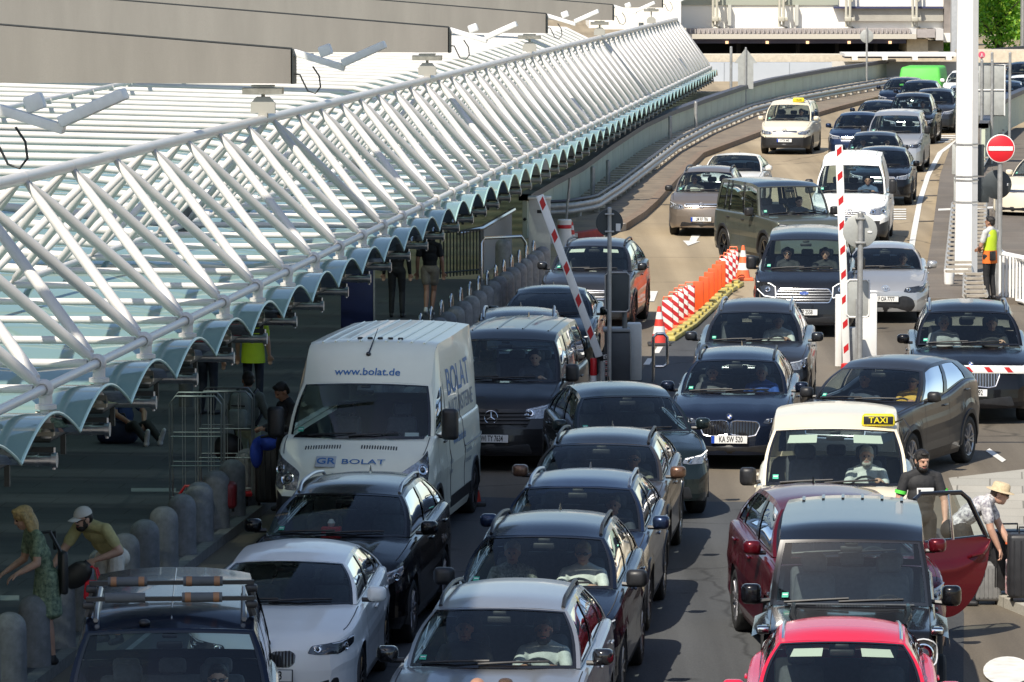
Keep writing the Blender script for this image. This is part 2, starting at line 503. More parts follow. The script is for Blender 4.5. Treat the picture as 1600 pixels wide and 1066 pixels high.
        for a, b in ((-e0, -e1), (e1, e0)): g.grid([[s.Wp(u, t, .001) for u in (a, b)] for t in linsp(.045, .945, 7)])
        g.build('windscreen_seal', GLOSS, ws)
        for sg, a, b in wins:
            g = MB(); m = max(2, int((b-a)*nS*2))
            g.grid([[s.G(k, t, sg, -.01) for t in linsp(t0, t1, 4)] for k in linsp(a, b, m+1)], flip=(sg < 0))
            g.build('side_window', SDG if a < .42 or not s.rear_dark else DKG, root)
            if s.lod == 0 and s.rails == 'silver_trim':
                f = MB(); f.path([s.G(k, t0, sg, .006) for k in linsp(a, b, 6)], .012, 5); f.build('window_trim', SILVER, root)
        g = MB(); g.grid([[s.RW(u, t) for u in linsp(-.88, .88, 9)] for t in linsp(.1, .9, 5)]); g.build('rear_window', WSG, root)
        # underside, wheel wells
        ub = MB()
        ub.box((0, s.L/2, s.gc+.16), (s.W-.55, s.L-.5, .2))
        ub.box((0, s.fa, s.gc+.35), (s.W-.62, s.Ra*2.2, .5)); ub.box((0, s.ra, s.gc+.3), (s.W-.62, s.Ra*2.2, .4))
        for a in (s.fa, s.ra):
            for sg in (1, -1):
                xo = s.hw(a, s.R+s.Ra*.8) - .012; xi = xo - .30
                rw = [[Vector((sg*x, a - s.Ra*math.cos(th), s.R + s.Ra*math.sin(th))) for x in (xi, xo)] for th in linsp(-.25, math.pi+.25, 13)]
                ub.grid(rw); 
        ub.build('underbody', INTER, root)
        # wheels
        sp, tw, rt = s.rim
        for a in (s.fa, s.ra):
            for sg in (1, -1):
                w = shared('wheel', 'tyre', tyre_mb, RUBBER, root)
                w.location = (sg*(s.W/2 - .135), a, s.R); w.scale = (1, s.R, s.R)
                rm = shared('rim', ('rim', sp, tw, rt, sg), lambda: rim_mb(sp, .22, tw, sg), [{'d': RIMD, 's': RIMS, 'k': GLOSS}[rt], BLACK], w)
                if sg == s.__dict__.get('steer_side', 9): pass
        if s.clad:
            for a in (s.fa, s.ra):
                for sg in (1, -1):
                    c = MB(); rows = []
                    for th in linsp(-.1, math.pi+.1, 17):
                        row = []
                        for rr_, o in ((s.Ra-.015, -.02), (s.Ra-.01, .016), (s.Ra+.05, .016), (s.Ra+.06, -.004)):
                            y = a - rr_*math.cos(th); z = s.R + rr_*math.sin(th)
                            yy = max(.02, min(s.L-.02, y))
                            p = s.bend(sg*(s.hw(yy, z)+o), yy, z, s.hw(yy, z)); row.append(p)
                        rows.append(row)
                    c.grid(rows, flip=sg > 0); c.build('wheel_arch_trim', BLACK if s.clad > .01 else pm, root)
        # lamps, grille, openings
        for spec in (s.light or []):
            for mir in (False, True):
                pts = spec['p']
                hb = s.wpoly(pts, .006, mirror=mir, rnd_=spec.get('r', .02))
                ho = hb.build('headlight', LAMPD if spec.get('m', s.lampm) == 'd' else LAMPG, root)
                sgn = -1 if mir else 1
                lb = MB()
                for (u, z, r) in spec.get('lens', []):
                    p = s.wrap(u*sgn, z, .006); q = s.wrap(u*sgn, z, .03); nrm = (q-p).normalized()
                    Mx = nrm.to_track_quat('Z', 'Y').to_matrix().to_4x4()
                    lb.lathe([(r*1.0, -.01), (r*1.02, .012), (r*.92, .014), (r*.8, .004), (r*.55, .002)], 18, o=p, T=Mx)
                    lb.lathe([(r*.55, .002), (r*.5, .012), (r*.3, .022), (0.001, .026)], 18, o=p, T=Mx, mi=1)
                if lb.V: lb.build('lamp', [LENS, LAMPD], ho)
                db = MB()
                for ln in spec.get('drl', []):
                    db.path([s.wrap(u*sgn, z, .014) for u, z in ln], .008 if s.lod < 2 else .014, 6)
                if db.V: db.build('running_light', DRL if s.drl else DRLW, ho)
        for spec in (s.grille or []):
            for mir in ((False, True) if spec.get('two') else (False,)):
                gb = s.wpoly(spec['p'], .005, mirror=mir, rnd_=spec.get('r', .03)); out = list(s._last)
                go = gb.build(spec.get('n', 'grille'), spec.get('m', BLACK), root)
                P2 = spec['p']; us_ = [p[0] for p in P2]; zs_ = [p[1] for p in P2]
                if spec.get('frame'):
                    f = MB(); f.path(out, spec.get('fr', .014), 6, closed=True); f.build('grille_frame', spec['frame'], go)
                sb = MB(); sgn = -1 if mir else 1
                poly = P2
                def span(z):
                    xs = []
                    for i in range(len(poly)):
                        (a, b), (c, d) = poly[i], poly[(i+1) % len(poly)]
                        if (b-z)*(d-z) < 0: xs.append(a + (c-a)*(z-b)/(d-b))
                    return (min(xs), max(xs)) if len(xs) > 1 else None
                if spec.get('h'):
                    for z in linsp(min(zs_), max(zs_), spec['h']+2)[1:-1]:
                        sp_ = span(z)
                        if sp_: sb.path([s.wrap(lerp(sp_[0]+.01, sp_[1]-.01, t)*sgn, z, .012) for t in linsp(0, 1, 9)], spec.get('hr', .011), 6)
                if spec.get('v'):
                    for u in linsp(min(us_), max(us_), spec['v']+2)[1:-1]:
                        z0, z1 = min(zs_), max(zs_); ok = [z for z in linsp(z0+.002, z1-.002, 30) if span(z) and span(z)[0]+.015 <= u <= span(z)[1]-.015]
                        if len(ok) > 2: sb.path([s.wrap(u*sgn, z, .010) for z in (ok[0], (ok[0]+ok[-1])/2, ok[-1])], spec.get('hr', .008), 6)
                if sb.V: sb.build('grille_bar', spec.get('bar', ALU), go)
        for spec in (s.intake or []):
            for mir in ((False, True) if spec.get('two') else (False,)):
                gb = s.wpoly(spec['p'], spec.get('o', .004), mirror=mir, rnd_=spec.get('r', .03)); gb.build(spec.get('n', 'air_intake'), spec.get('m', BLACK), root)
        # emblem
        if s.emblem: s.badge(s.emblem, s.wrap(0, s.ez, .012))
        # plate
        if s.plate is not None:
            p = s.wrap(s.pu, s.pz, .02); 
            b = MB(); b.rbox((p.x, p.y, p.z), (.54, .014, .125), .006); po = b.build('licence_plate_holder', BLACK, root)
            b = MB(); b.rbox((p.x, p.y-.011, p.z), (.52, .008, .112), .003, 1); pl = b.build('licence_plate', PLATE, root)
            b = MB(); b.box((p.x-.237, p.y-.0165, p.z), (.044, .004, .108)); b.build('country_strip', PBLUE, pl)
            if s.plate: text_obj(s.plate, .118, INK, pl, Matrix.Translation((p.x+.022, p.y-.0155, p.z)) @ RX90, sx=min(.72, 5.4/max(1, len(s.plate))), bold=.022, name='plate_lettering')
        # mirrors
        ym = s.B(0).y + .16; zm = s.B(0).z + .06
        mx = s.mir or {}
        for sg in (1, -1):
            x0 = s.hw(ym, zm-.1) ; w, h = mx.get('w', .20), mx.get('h', .15)
            c = Vector((sg*(x0 + mx.get('d', .10)), ym + mx.get('y', -.02), zm + mx.get('z', .03)))
            b = MB(); b.rbox(c, (w, .13, h), .055, 4); 
            # slope the outer shell
            b.V = [(x + (0), y + .05*abs((x-c.x)/w)*2*.5 + (.03*(1-abs((x-c.x)/w*2)**2) if y < c.y else 0)*-1, z) for x, y, z in b.V]
            mo = b.build('wing_mirror', mx.get('m', pm), root, ang=60)
            b = MB(); b.path([(sg*(x0-.05), ym+.03, zm-.035), (c.x - sg*.02, c.y+.02, c.z - h*.42)], .026, 6); b.rbox((c.x, c.y+.068, c.z), (w*.9, .01, h*.82), .02); b.build('mirror_arm', BLACK, mo)
        # handles + door seams
        hb = MB(); db = MB()
        for sg in (1, -1):
            seams = []
            doorw = [w for w in s.wins][:2] if len(s.wins) > 1 else s.wins[:1]
            for i, (a, b_) in enumerate(doorw):
                yb = s.B(b_).y
                k = s.B(a + (b_-a)*.82).y
                z = s.fsh(k) - .13
                hb2 = MB(); hb2.rbox((sg*(s.hw(k, z)+.018), k, z), (.03, .19, .028), .012); hb2.build('handle', pm if not s.cabin else BLACK, root)
                seams.append(yb + .02)
                if i == 0: seams.append(s.B(a).y - .08)
            if s.lod < 2:
                for y in seams:
                    zz = [z for z in linsp(s.gc+.1, s.fsh(y)-.03, 9) if z > s.zb(y)+.02]
                    if len(zz) > 1: db.grid([[s.bend(sg*(s.hw(y+d, z)+.0015), y+d, z, 1) for d in (-.004, .004)] for z in zz], flip=sg < 0)
        if s.lod < 2:
            # bonnet shut line
            for sg in (1, -1):
                pts = []
                for y in linsp(.30, s.yc + .1, 10):
                    x, z = s.sec(y)[-1]; pts.append(s.bend(sg*(x-.015), y, z, x) + Vector((0, 0, s.crown*.12)))
                db.path(pts, .005, 4)
            if db.V: db.build('panel_gap', INTER, root)
        # wipers
        if s.wip:
            wb = MB()
            for x0, x1 in (((-.12, .52), (-.66, -.02)) if s.wip == 1 else ((.12, -.52), (.66, .02))):
                wb.path([s.Wp(x0/s.wg, .03, .02), s.Wp((x0+x1)/2/s.wg, .05, .03), s.Wp(x1/s.wg, .075, .02)], .012, 5)
            wb.build('wiper', BLACK, root)
        # roof furniture
        if s.rails in ('silver', 'black'):
            for sg in (1, -1):
                b = MB(); pts = []
                for k in linsp(.05, .95, 12):
                    p = s.T(k); q = s.roofP(k, .93); q.x *= sg
                    hh = .05 * min(1, (k-.05)/.08+.05, (.95-k)/.08+.05)
                    pts.append(q + Vector((0, 0, hh)))
                b.path(pts, .02, 6); b.build('roof_rail', ALU if s.rails == 'silver' else BLACK, root)
        if s.fin:
            p = s.roofP(.86, 0); b = MB()
            b.grid([[(p.x-.02, p.y, p.z-.01), (p.x, p.y-.1, p.z-.01), (p.x+.02, p.y, p.z-.01), (p.x, p.y+.06, p.z-.01), (p.x-.02, p.y, p.z-.01)], [(p.x-.004, p.y+.05, p.z+.07), (p.x, p.y+.02, p.z+.07), (p.x+.004, p.y+.05, p.z+.07), (p.x, p.y+.07, p.z+.07), (p.x-.004, p.y+.05, p.z+.07)]])
            b.build('roof_antenna', GLOSS if s.fin == 1 else pm, root)
        if s.strakes:
            b = MB()
            for u in linsp(-.8, .8, s.strakes):
                b.path([s.roofP(k, u)+Vector((0,0,.004)) for k in linsp(.14, .97, 10)], .014, 4)
            b.build('roof_rib', pm, root)
        s.interior()
        # move so that the empty sits at the centre of the footprint, on the ground
        for ch in kids(root):
            ch.location.y -= s.L/2
        root.location = Vector((nose[0], nose[1], 0)) + Vector((-math.sin(rz), math.cos(rz), 0))*(s.L/2)
        root.rotation_euler.z = rz
        root['nose'] = 0; del root['nose']
        s.rz = rz
        return s
    def local(s, x, y, z):
        """car coordinates to world"""
        return s.root.matrix_basis @ Vector((x, y - s.L/2, z))
    def hip(s):
        yh = s.yt + .30 if not s.cabin else s.yt + s.cabin
        return yh, min(s.H - .99, s.zc - .42)
    def interior(s):
        root = s.root
        b = MB(); b.grid([[s.roofP(k, u)*1.0 + Vector((0, 0, -.035)) for u in linsp(-.93, .93, 9)] for k in linsp(.03, .97, 6)]); b.build('headliner', LINER, root)
        b = MB(); zd = s.zc - .05
        yh, zh = s.hip()
        # dashboard: rounded shelf behind the windscreen
        rows = []
        for u in linsp(-1, 1, 9):
            w = s.wg - .04; x = w*u
            yb = s.yc + s.bow0*u*u + .05
            rows.append([(x, yb-.02, zd-.02), (x, yb+.28, zd-.01 + .03*math.exp(-((u-.5)/.25)**2)), (x, yb+.50, zd-.03), (x, yb+.56, zd-.12), (x, yb+.50, zd-.42)])
        b.grid(rows)
        b.box((0, (s.yc+s.yrb)/2, .30), (s.W-.3, s.yrb-s.yc, .05))
        for sg in (1, -1): b.grid([[(sg*(s.hw(y, .6)-.07), y, .3), (sg*(min(s.wg, s.hw(y, s.fsh(y)-.07))-.05), y, s.fsh(y)-.03)] for y in linsp(s.yc+.4, s.yrb-.1, 8)])
        b.box((0, s.yc+.42, .55), (s.W-.35, .08, .55))
        io = b.build('interior', INTER, root)
        for x in (.37, -.37):
            b = MB()
            b.rbox((x, yh, zh-.12), (.50, .52, .16), .06, 3)
            T = Matrix.Translation((x, yh+.20, zh-.05)) @ Matrix.Rotation(R(-20), 4, 'X')
            b2 = MB(); b2.rbox((0, 0, .34), (.48, .15, .66), .06, 3, taper=.82); b2.rbox((0, -.01, .76), (.25, .10, .17), .045, 3)
            b2.tube((-.06, 0, .64), (-.06, 0, .72), .008); b2.tube((.06, 0, .64), (.06, 0, .72), .008)
            b.add([T @ Vector(v) for v in b2.V], b2.F); b.build('seat', SEATM, root)
        if s.seats > 1 and s.L > 3.6:
            b = MB(); yr = min(yh + .95, s.yre - .25)
            T = Matrix.Translation((0, yr, zh-.02)) @ Matrix.Rotation(R(-18), 4, 'X')
            b2 = MB(); b2.rbox((0, 0, .3), (1.25, .14, .6), .05, 2)
            for x in (-.4, 0, .4): b2.rbox((x, 0, .68), (.24, .09, .14), .04, 2)
            b.add([T @ Vector(v) for v in b2.V], b2.F); b.build('rear_seat', SEATM, root)
        # steering wheel
        ys_, zs_ = yh - .50, zh + .30
        T = Matrix.Translation((.37, ys_, zs_)) @ Matrix.Rotation(R(90-25), 4, 'X')
        b = MB(); b.path([T @ Vector((.185*math.cos(a), .185*math.sin(a), 0)) for a in linsp(0, 2*math.pi, 25)[:-1]], .015, 6, closed=True)
        b.ell(T @ Vector((0, -.01, -.01)), (.075, .05, .06)); 
        for a in (0, math.pi, -math.pi/2): b.path([T @ Vector((.05*math.cos(a), .05*math.sin(a), 0)), T @ Vector((.18*math.cos(a), .18*math.sin(a), 0))], .014, 5)
        b.path([T @ Vector((0, 0, 0)), T @ Vector((0, .03, -.3))], .03, 6)
        b.build('steering_wheel', BLACK, root)
        p = s.Wp(0, .86, -.06); b = MB(); b.rbox(p, (.22, .03, .06), .02, 2); b.rbox(s.Wp(0, .94, -.03), (.13, .05, .04), .015, 2); b.build('rear_view_mirror', BLACK, root)
        if s.lod < 2:
            for u in ((-.5, .5) if s.visor else ()):
                b = MB(); q = [s.Wp(u+d, t, -.03) for t in (.90, .80 if not s.visor else .74) for d in (-.22, .22)]
                b.add(q, [(0,1,3,2)]); b.build('sun_visor', CREAML if s.visor else CREAMV, root)
            b = MB(); b.add([s.Wp(u, t, .0) for u, t in ((-.86, .10), (-.78, .10), (-.78, .17), (-.86, .17))], [(0,1,2,3)])
            b.add([s.Wp(u, t, .0) for u, t in ((-.85, .13), (-.79, .13), (-.79, .145), (-.85, .145))], [(0,1,2,3)], 1)
            b.V[4:] = [tuple(Vector(v)+Vector((0,-.002,.003))) for v in b.V[4:]]
            b.build('windscreen_sticker', [STICK, PLATE], root)
    def badge(s, kind, p, r=.045):
        T = Matrix.Translation(p) @ Matrix.Rotation(R(-8), 4, 'X') @ RX90
        b = MB(); root = s.root
        if kind == 'roundel':
            b.lathe([(0.001,.012),(r*.62,.012)], 20, T=T, mi=0); 
            b = MB(); n = 20
            for q in range(4):
                a0 = q*math.pi/2
                pts = [T @ Vector((0,0,.010))] + [T @ Vector((r*.62*math.cos(a0+t), r*.62*math.sin(a0+t), .010)) for t in linsp(0, math.pi/2, 6)]
                b.add(pts, [tuple(range(len(pts)))], q % 2)
            b.lathe([(r*.62,.010),(r*.64,.012),(r*.94,.012)], 20, T=T, mi=2); b.lathe([(r*.94,.014),(r,.012),(r,0)], 20, T=T, mi=3)
            b.build('emblem', [PLATE, PBLUE, GLOSS, SILVER], root)
        elif kind == 'star':
            rr = r*2.1
            b.path([T @ Vector((rr*math.cos(a), rr*math.sin(a), .01)) for a in linsp(0, 2*math.pi, 25)[:-1]], .008, 6, closed=True)
            for k in range(3):
                a = math.pi/2 + k*2*math.pi/3
                b.path([T @ Vector((0,0,.012)), T @ Vector((rr*math.cos(a), rr*math.sin(a), .01))], [.016, .004], 6)
            b.build('emblem', [SILVER], root)
        elif kind == 'oval':
            vs = [T @ Vector((.085*math.cos(a), .034*math.sin(a), .010)) for a in linsp(0, 2*math.pi, 25)[:-1]]
            b.add(vs, [tuple(range(24))], 0); b.path(vs, .005, 5, closed=True, mi=1); eo = b.build('emblem', [PBLUE, SILVER], root)
            text_obj('Ford', .055, SILVER, eo, T @ Matrix.Translation((0, 0, .012)), shear=.25)
        elif kind == 'ring':
            rr = r*1.5
            b.path([T @ Vector((rr*math.cos(a), rr*math.sin(a), .01)) for a in linsp(0, 2*math.pi, 25)[:-1]], .007, 6, closed=True)
            b.path([T @ Vector(v) for v in ((-.022, .055, .01), (0, .008, .012), (.022, .055, .01))], .006, 5)
            b.path([T @ Vector(v) for v in ((-.052, .03, .01), (-.024, -.05, .01), (0, .0, .012), (.024, -.05, .01), (.052, .03, .01))], .006, 5)
            b.build('emblem', [SILVER], root)
        elif kind == 'ellipse':
            for a_, b_, dy in ((.075, .05, 0), (.022, .045, 0), (.05, .02, .024)):
                b.path([T @ Vector((a_*math.cos(a), dy + b_*math.sin(a), .01)) for a in linsp(0, 2*math.pi, 21)[:-1]], .006, 5, closed=True)
            b.build('emblem', [SILVER], root)
        elif kind == 'wing':
            b.rbox(p, (.11, .02, .05), .02); b.build('emblem', [SILVER], root)
# ------------------------------------------------------------------ people: one continuous remeshed surface each
def capsule(b, p0, r0, p1, r1, n=12):
    p0, p1 = Vector(p0), Vector(p1)
    t = (p1-p0)
    L = t.length
    if L < 1e-6: b.ell(p0, r0, 12, 8); return
    t /= L
    pts = []; rs = []
    for a in (85, 60, 30): pts.append(p0 - t*r0*math.sin(R(a))); rs.append(r0*math.cos(R(a)))
    for k in linsp(0, 1, 4): pts.append(p0.lerp(p1, k)); rs.append(lerp(r0, r1, k))
    for a in (30, 60, 85): pts.append(p1 + t*r1*math.sin(R(a))); rs.append(r1*math.cos(R(a)))
    b.path(pts, rs, n)
class Fig:
    """shapes: ('c', p0, r0, p1, r1, mat) tapered limb or ('e', c, (rx,ry,rz), Matrix, mat) ellipsoid"""
    def __init__(s): s.S = []
    def c(s, p0, r0, p1, r1, m): s.S.append(('c', Vector(p0), r0, Vector(p1), r1, m))
    def e(s, c, r, m, M=None): s.S.append(('e', Vector(c), r, M or Matrix.Identity(4), m))
    def dist(s, sh, p):
        if sh[0] == 'c':
            _, a, ra, b, rb, _m = sh; ab = b-a; L2 = ab.length_squared
            t = max(0, min(1, (p-a).dot(ab)/L2)) if L2 > 1e-12 else 0
            return (p - a - ab*t).length - lerp(ra, rb, t)
        _, c, r, M, _m = sh; q = M.transposed() @ (p-c)
        return (math.sqrt((q.x/r[0])**2+(q.y/r[1])**2+(q.z/r[2])**2)-1)*min(r)
    def mesh(s, name, mats, voxel=.012, smooth=2, fac=.5):
        b = MB()
        for sh in s.S:
            if sh[0] == 'c': capsule(b, *sh[1:5])
            else: b.ell(sh[1], sh[2], 16, 12, sh[3])
        tmp = b.build('tmp_figure', [], None, smooth=False)
        md = tmp.modifiers.new('r', 'REMESH'); md.mode = 'VOXEL'; md.voxel_size = voxel; md.use_smooth_shade = True
        if smooth:
            ms = tmp.modifiers.new('s', 'SMOOTH'); ms.factor = fac; ms.iterations = smooth
        dg = bpy.context.evaluated_depsgraph_get()
        me = bpy.data.meshes.new_from_object(tmp.evaluated_get(dg)); me.name = name
        old = tmp.data; bpy.data.objects.remove(tmp); bpy.data.meshes.remove(old)
        keys = list(mats); me.materials.clear()
        for k in keys: me.materials.append(mats[k])
        idx = {k: i for i, k in enumerate(keys)}
        info = []
        for sh in s.S:
            if sh[0] == 'c': ctr = (sh[1]+sh[3])/2; rad = (sh[1]-sh[3]).length/2 + max(sh[2], sh[4])
            else: ctr = sh[1]; rad = max(sh[2])
            info.append((ctr, rad, sh))
        mi = []
        for p in me.polygons:
            c = p.center; best = 9; bm_ = 0
            for ctr, rad, sh in info:
                if (c-ctr).length - rad > best: continue
                d = s.dist(sh, c)
                if sh[-1].startswith('x'): d -= .0015
                if d < best: best = d; bm_ = idx[sh[-1]]
            mi.append(bm_)
        me.polygons.foreach_set('material_index', mi)
        me.shade_smooth()
        return me
SKIN = mat('skin_light', (.52, .30, .21), .5, var=.12, vscale=14)
SKIN2 = mat('skin_tan', (.38, .20, .13), .5, var=.12, vscale=14)
SKIN3 = mat('skin_brown', (.22, .115, .07), .5, var=.12, vscale=14)
HAIRB = mat('hair_dark', (.014, .011, .009), .5, var=.4, vscale=40, bump=.5, bscale=120)
HAIRY = mat('hair_blonde', (.50, .34, .15), .5, var=.35, vscale=40, bump=.6, bscale=110)
HAIRG = mat('hair_grey', (.45, .42, .38), .5, var=.3, vscale=40, bump=.5, bscale=110)
HAIRW = mat('hair_brown', (.07, .038, .02), .5, var=.3, vscale=40, bump=.5, bscale=110)
EYE = mat('eye_dark', (.02, .016, .014), .25)
LIP = mat('lip', (.36, .13, .11), .5)
SHOE = mat('shoe_dark', (.02, .02, .022), .5)
SHOEW = mat('shoe_white', (.7, .7, .68), .5)
def cloth(k, col, var=.2, vs=10, col2=None): return mat('cloth_'+k, col, .85, var=var, vscale=vs, bump=.55, bscale=13, col2=col2)
def frame_from(d, n):
    d = d.normalized(); n = (n - d*n.dot(d)).normalized(); return d, n, d.cross(n)
def head(f, c, fwd, up=Vector((0,0,1)), skin='skin', s=1.0, beard=None):
    """head about .235 m tall centred on c, facing fwd, with brow, nose, mouth, ears and jaw"""
    fwd = fwd.normalized(); up = (up - fwd*up.dot(fwd)).normalized(); rt = fwd.cross(up)
    M = Matrix((rt, fwd, up)).transposed().to_4x4()
    P = lambda x, y, z: c + (rt*x + fwd*y + up*z)*s
    f.e(P(0, -.012, .035), (.076*s, .096*s, .088*s), skin, M)
    f.e(P(0, .012, -.035), (.062*s, .074*s, .082*s), skin, M)
    f.e(P(0, .045, -.085), (.034*s, .034*s, .028*s), skin, M)
    f.e(P(0, .088, -.012), (.013*s, .022*s, .030*s), skin, M)
    f.e(P(0, .066, .030), (.052*s, .026*s, .014*s), skin, M)
    f.e(P(0, .078, -.062), (.024*s, .010*s, .008*s), 'lip', M)
    for x in (-1, 1):
        f.e(P(x*.078, -.012, -.005), (.012*s, .024*s, .034*s), skin, M)
        f.e(P(x*.031, .078, .008), (.011*s, .009*s, .006*s), 'xeye', M)
    if beard:
        f.e(P(0, .040, -.088), (.062*s, .052*s, .045*s), beard, M); f.e(P(0, .075, -.045), (.034*s, .016*s, .008*s), beard, M)
        for x in (-1, 1): f.e(P(x*.062, .012, -.05), (.016*s, .03*s, .05*s), beard, M)
    return P, M
def hand(f, w, d, n, side, skin='skin', curl=.5, s=1.0):
    """palm, four unequal bent fingers and a thumb that leaves the side of the palm; n = back-of-hand direction"""
    d, n, ac = frame_from(Vector(d), Vector(n)); ac = ac*side
    M = Matrix((ac, d, n)).transposed().to_4x4()
    f.c(w - d*.01, .026*s, w + d*.02*s, .026*s, skin)
    f.e(w + d*.052*s, (.041*s, .052*s, .018*s), skin, M)
    for k, (off, ln) in enumerate(((-.032, .066), (-.011, .080), (.011, .074), (.031, .058))):
        b0 = w + d*.092*s + ac*off*s
        a1 = curl*.8; a2 = curl*1.9
        d1 = (d*math.cos(a1) - n*math.sin(a1)); d2 = (d*math.cos(a2) - n*math.sin(a2))
        m = b0 + d1*ln*.52*s; e = m + d2*ln*.5*s
        f.c(b0 - d*.02*s, .0105*s, m, .0095*s, skin); f.c(m, .0095*s, e, .008*s, skin)
    t0 = w + d*.028*s - ac*.034*s; td = (d*.72 - ac*.62 - n*.25*(.5+curl)).normalized(); t1 = t0 + td*.040*s
    td2 = (d*.9 - ac*.15 - n*.45*(.3+curl)).normalized()
    f.c(t0, .0135*s, t1, .0115*s, skin); f.c(t1, .0115*s, t1 + td2*.032*s, .0095*s, skin)
def hair(kind, P, M, s=1.0):
    f = Fig()
    if kind in ('short', 'fade'):
        f.e(P(0, -.022, .052), (.083*s, .100*s, .083*s), 'h', M) if kind == 'short' else f.e(P(0, -.03, .03), (.081*s, .086*s, .07*s), 'h', M); f.e(P(0, -.065, .0), (.072*s, .052*s, .075*s), 'h', M)
        f.e(P(0, .045, .100), (.060*s, .040*s, .03*s), 'h', M) if kind == 'short' else None
        for x in (-1, 1): f.e(P(x*.072, -.015, .04), (.014*s, .03*s, .045*s), 'h', M)
    elif kind == 'long':
        f.e(P(0, -.018, .045), (.094*s, .112*s, .092*s), 'h', M); f.e(P(0, -.075, -.06), (.105*s, .062*s, .13*s), 'h', M)
        for x in (-1, 1):
            f.c(P(x*.085, .0, .04), .035*s, P(x*.105, -.02, -.12), .042*s, 'h'); f.c(P(x*.095, -.05, -.05), .045*s, P(x*.09, -.06, -.18), .035*s, 'h')
        f.e(P(.03, .05, .095), (.06*s, .035*s, .03*s), 'h', M)
    elif kind == 'tied':
        f.e(P(0, -.020, .050), (.084*s, .103*s, .084*s), 'h', M); f.e(P(0, -.06, .0), (.078*s, .055*s, .085*s), 'h', M)
        f.e(P(0, .05, .098), (.055*s, .036*s, .022*s), 'h', M)
        f.e(P(0, -.125, .0), (.034*s, .034*s, .036*s), 'h', M); f.c(P(0, -.135, -.01), .03*s, P(.01, -.13, -.11), .014*s, 'h')
        for x in (-1, 1): f.e(P(x*.074, -.005, .03), (.014*s, .035*s, .05*s), 'h', M)
    return f
def make_person(name, label, group, J, mats, opts):
    """J: joints in metres; mats: material per region key; builds the body mesh plus hair / hat / glasses children"""
    f = Fig(); g = opts.get('fat', 1.0)
    pel, che, nek, hd = J['pelvis'], J['chest'], J['neck'], J['head']
    face = Vector(opts.get('face', (0, -1, 0))); up = Vector(opts.get('hup', (0, 0, 1)))
    top = 'top'; bot = 'bot'
    sh = [J['shl'], J['shr']]; ax = (sh[1]-sh[0]).normalized()
    fw = ax.cross((che-pel).normalized()).normalized()
    M = Matrix((ax, fw, (che-pel).normalized())).transposed().to_4x4()
    f.e(pel.lerp(che, -.02), (.165*g, .115*g, .13), bot, M)
    f.e(pel.lerp(che, .38), (.145*g, .105*g*opts.get('belly', 1), .16), top, M)
    f.e(pel.lerp(che, .75), (.165*g, .115*g, .17), top, M)
    f.e(che + (nek-che)*.35, (.185*g, .108*g, .13), top, M)
    f.c(sh[0].lerp(nek, .25), .06*g, sh[1].lerp(nek, .25), .06*g, top)
    f.c(nek - (hd-nek)*.2, .060, hd.lerp(nek, .4), .052, 'skin')
    f.c(nek, .075, sh[0].lerp(nek, .3), .058*g, top); f.c(nek, .075, sh[1].lerp(nek, .3), .058*g, top)
    hs = opts.get('hs', 1.0)
    P, HM = head(f, hd, face, up, 'skin', hs, 'beard' if 'beard' in mats else None)
    for sd, s_, e_, w_ in ((-1, 'shl', 'ell', 'wrl'), (1, 'shr', 'elr', 'wrr')):
        a, e, w = J[s_], J[e_], J[w_]
        slv = opts.get('sleeve', 'short')
        if slv == 'long':
            f.c(a, .062*g, e, .050*g, top); f.c(e, .050, w.lerp(e, .06), .038, top)
        elif slv == 'none':
            f.c(a, .056*g, e, .042, 'skin'); f.c(e, .042, w, .028, 'skin')
        else:
            f.c(a, .064*g, a.lerp(e, .62), .062*g, top); f.c(a.lerp(e, .4), .050*g, e, .043*g, 'skin'); f.c(e, .044*g, e.lerp(w, .4), .041*g, 'skin'); f.c(e.lerp(w, .4), .041*g, w, .028, 'skin')
        hdir = J.get('hd'+s_[-1], (w-e)); hn = J.get('hn'+s_[-1], Vector((0, -1, 0)) if abs((w-e).normalized().y) < .8 else Vector((0, 0, 1)))
        hand(f, w, Vector(hdir), Vector(hn), sd, 'skin', J.get('curl'+s_[-1], .5))
    shorts = opts.get('shorts')
    for h_, k_, a_, t_ in (('hpl', 'knl', 'anl', 'tol'), ('hpr', 'knr', 'anr', 'tor')):
        if h_ not in J: continue
        h, k, a = J[h_], J[k_], J[a_]
        lr = opts.get('legr', 1.0)
        if shorts:
            e = h.lerp(k, shorts); f.c(h, .098*lr, e, .088*lr, bot); f.c(h.lerp(k, .3), .075, k, .055, 'skin'); f.c(k, .054, k.lerp(a, .35), .056, 'skin'); f.c(k.lerp(a, .35), .056, a, .034, 'skin')
        else:
            f.c(h, .095*lr, k, .066*lr, bot); f.c(k, .066*lr, k.lerp(a, .35), .063*lr, bot); f.c(k.lerp(a, .35), .063*lr, a.lerp(k, .06), .052*lr, bot)
        t = J[t_]; dd = (t-a); dd.z = 0
        f.c(a, .042, a + Vector((0, 0, -.04)), .046, 'shoe'); f.c(a + Vector((0, 0, -.045)) - dd*.18, .042, t, .034, 'shoe')
    if opts.get('dress'):
        zk = opts['dress']
        for t in linsp(0, 1, 12):
            z = lerp(pel.z+.02, zk, t); f.e((pel.x, pel.y, z), (lerp(.17, .215, t), lerp(.125, .165, t), .075), top)
    for x in opts.get('extra', []): f.c(*x) if len(x) == 5 else f.e(*x)
    if 'bot' not in mats: mats['bot'] = mats['top']
    ms = dict(mats); ms.setdefault('skin', SKIN); ms.setdefault('shoe', SHOE); ms.setdefault('lip', LIP); ms.setdefault('xeye', EYE)
    hm = ms.pop('hair', None)
    me = f.mesh(name, ms, opts.get('voxel', .0085), 2, .5)
    o = bpy.data.objects.new(name, me); COL.objects.link(o)
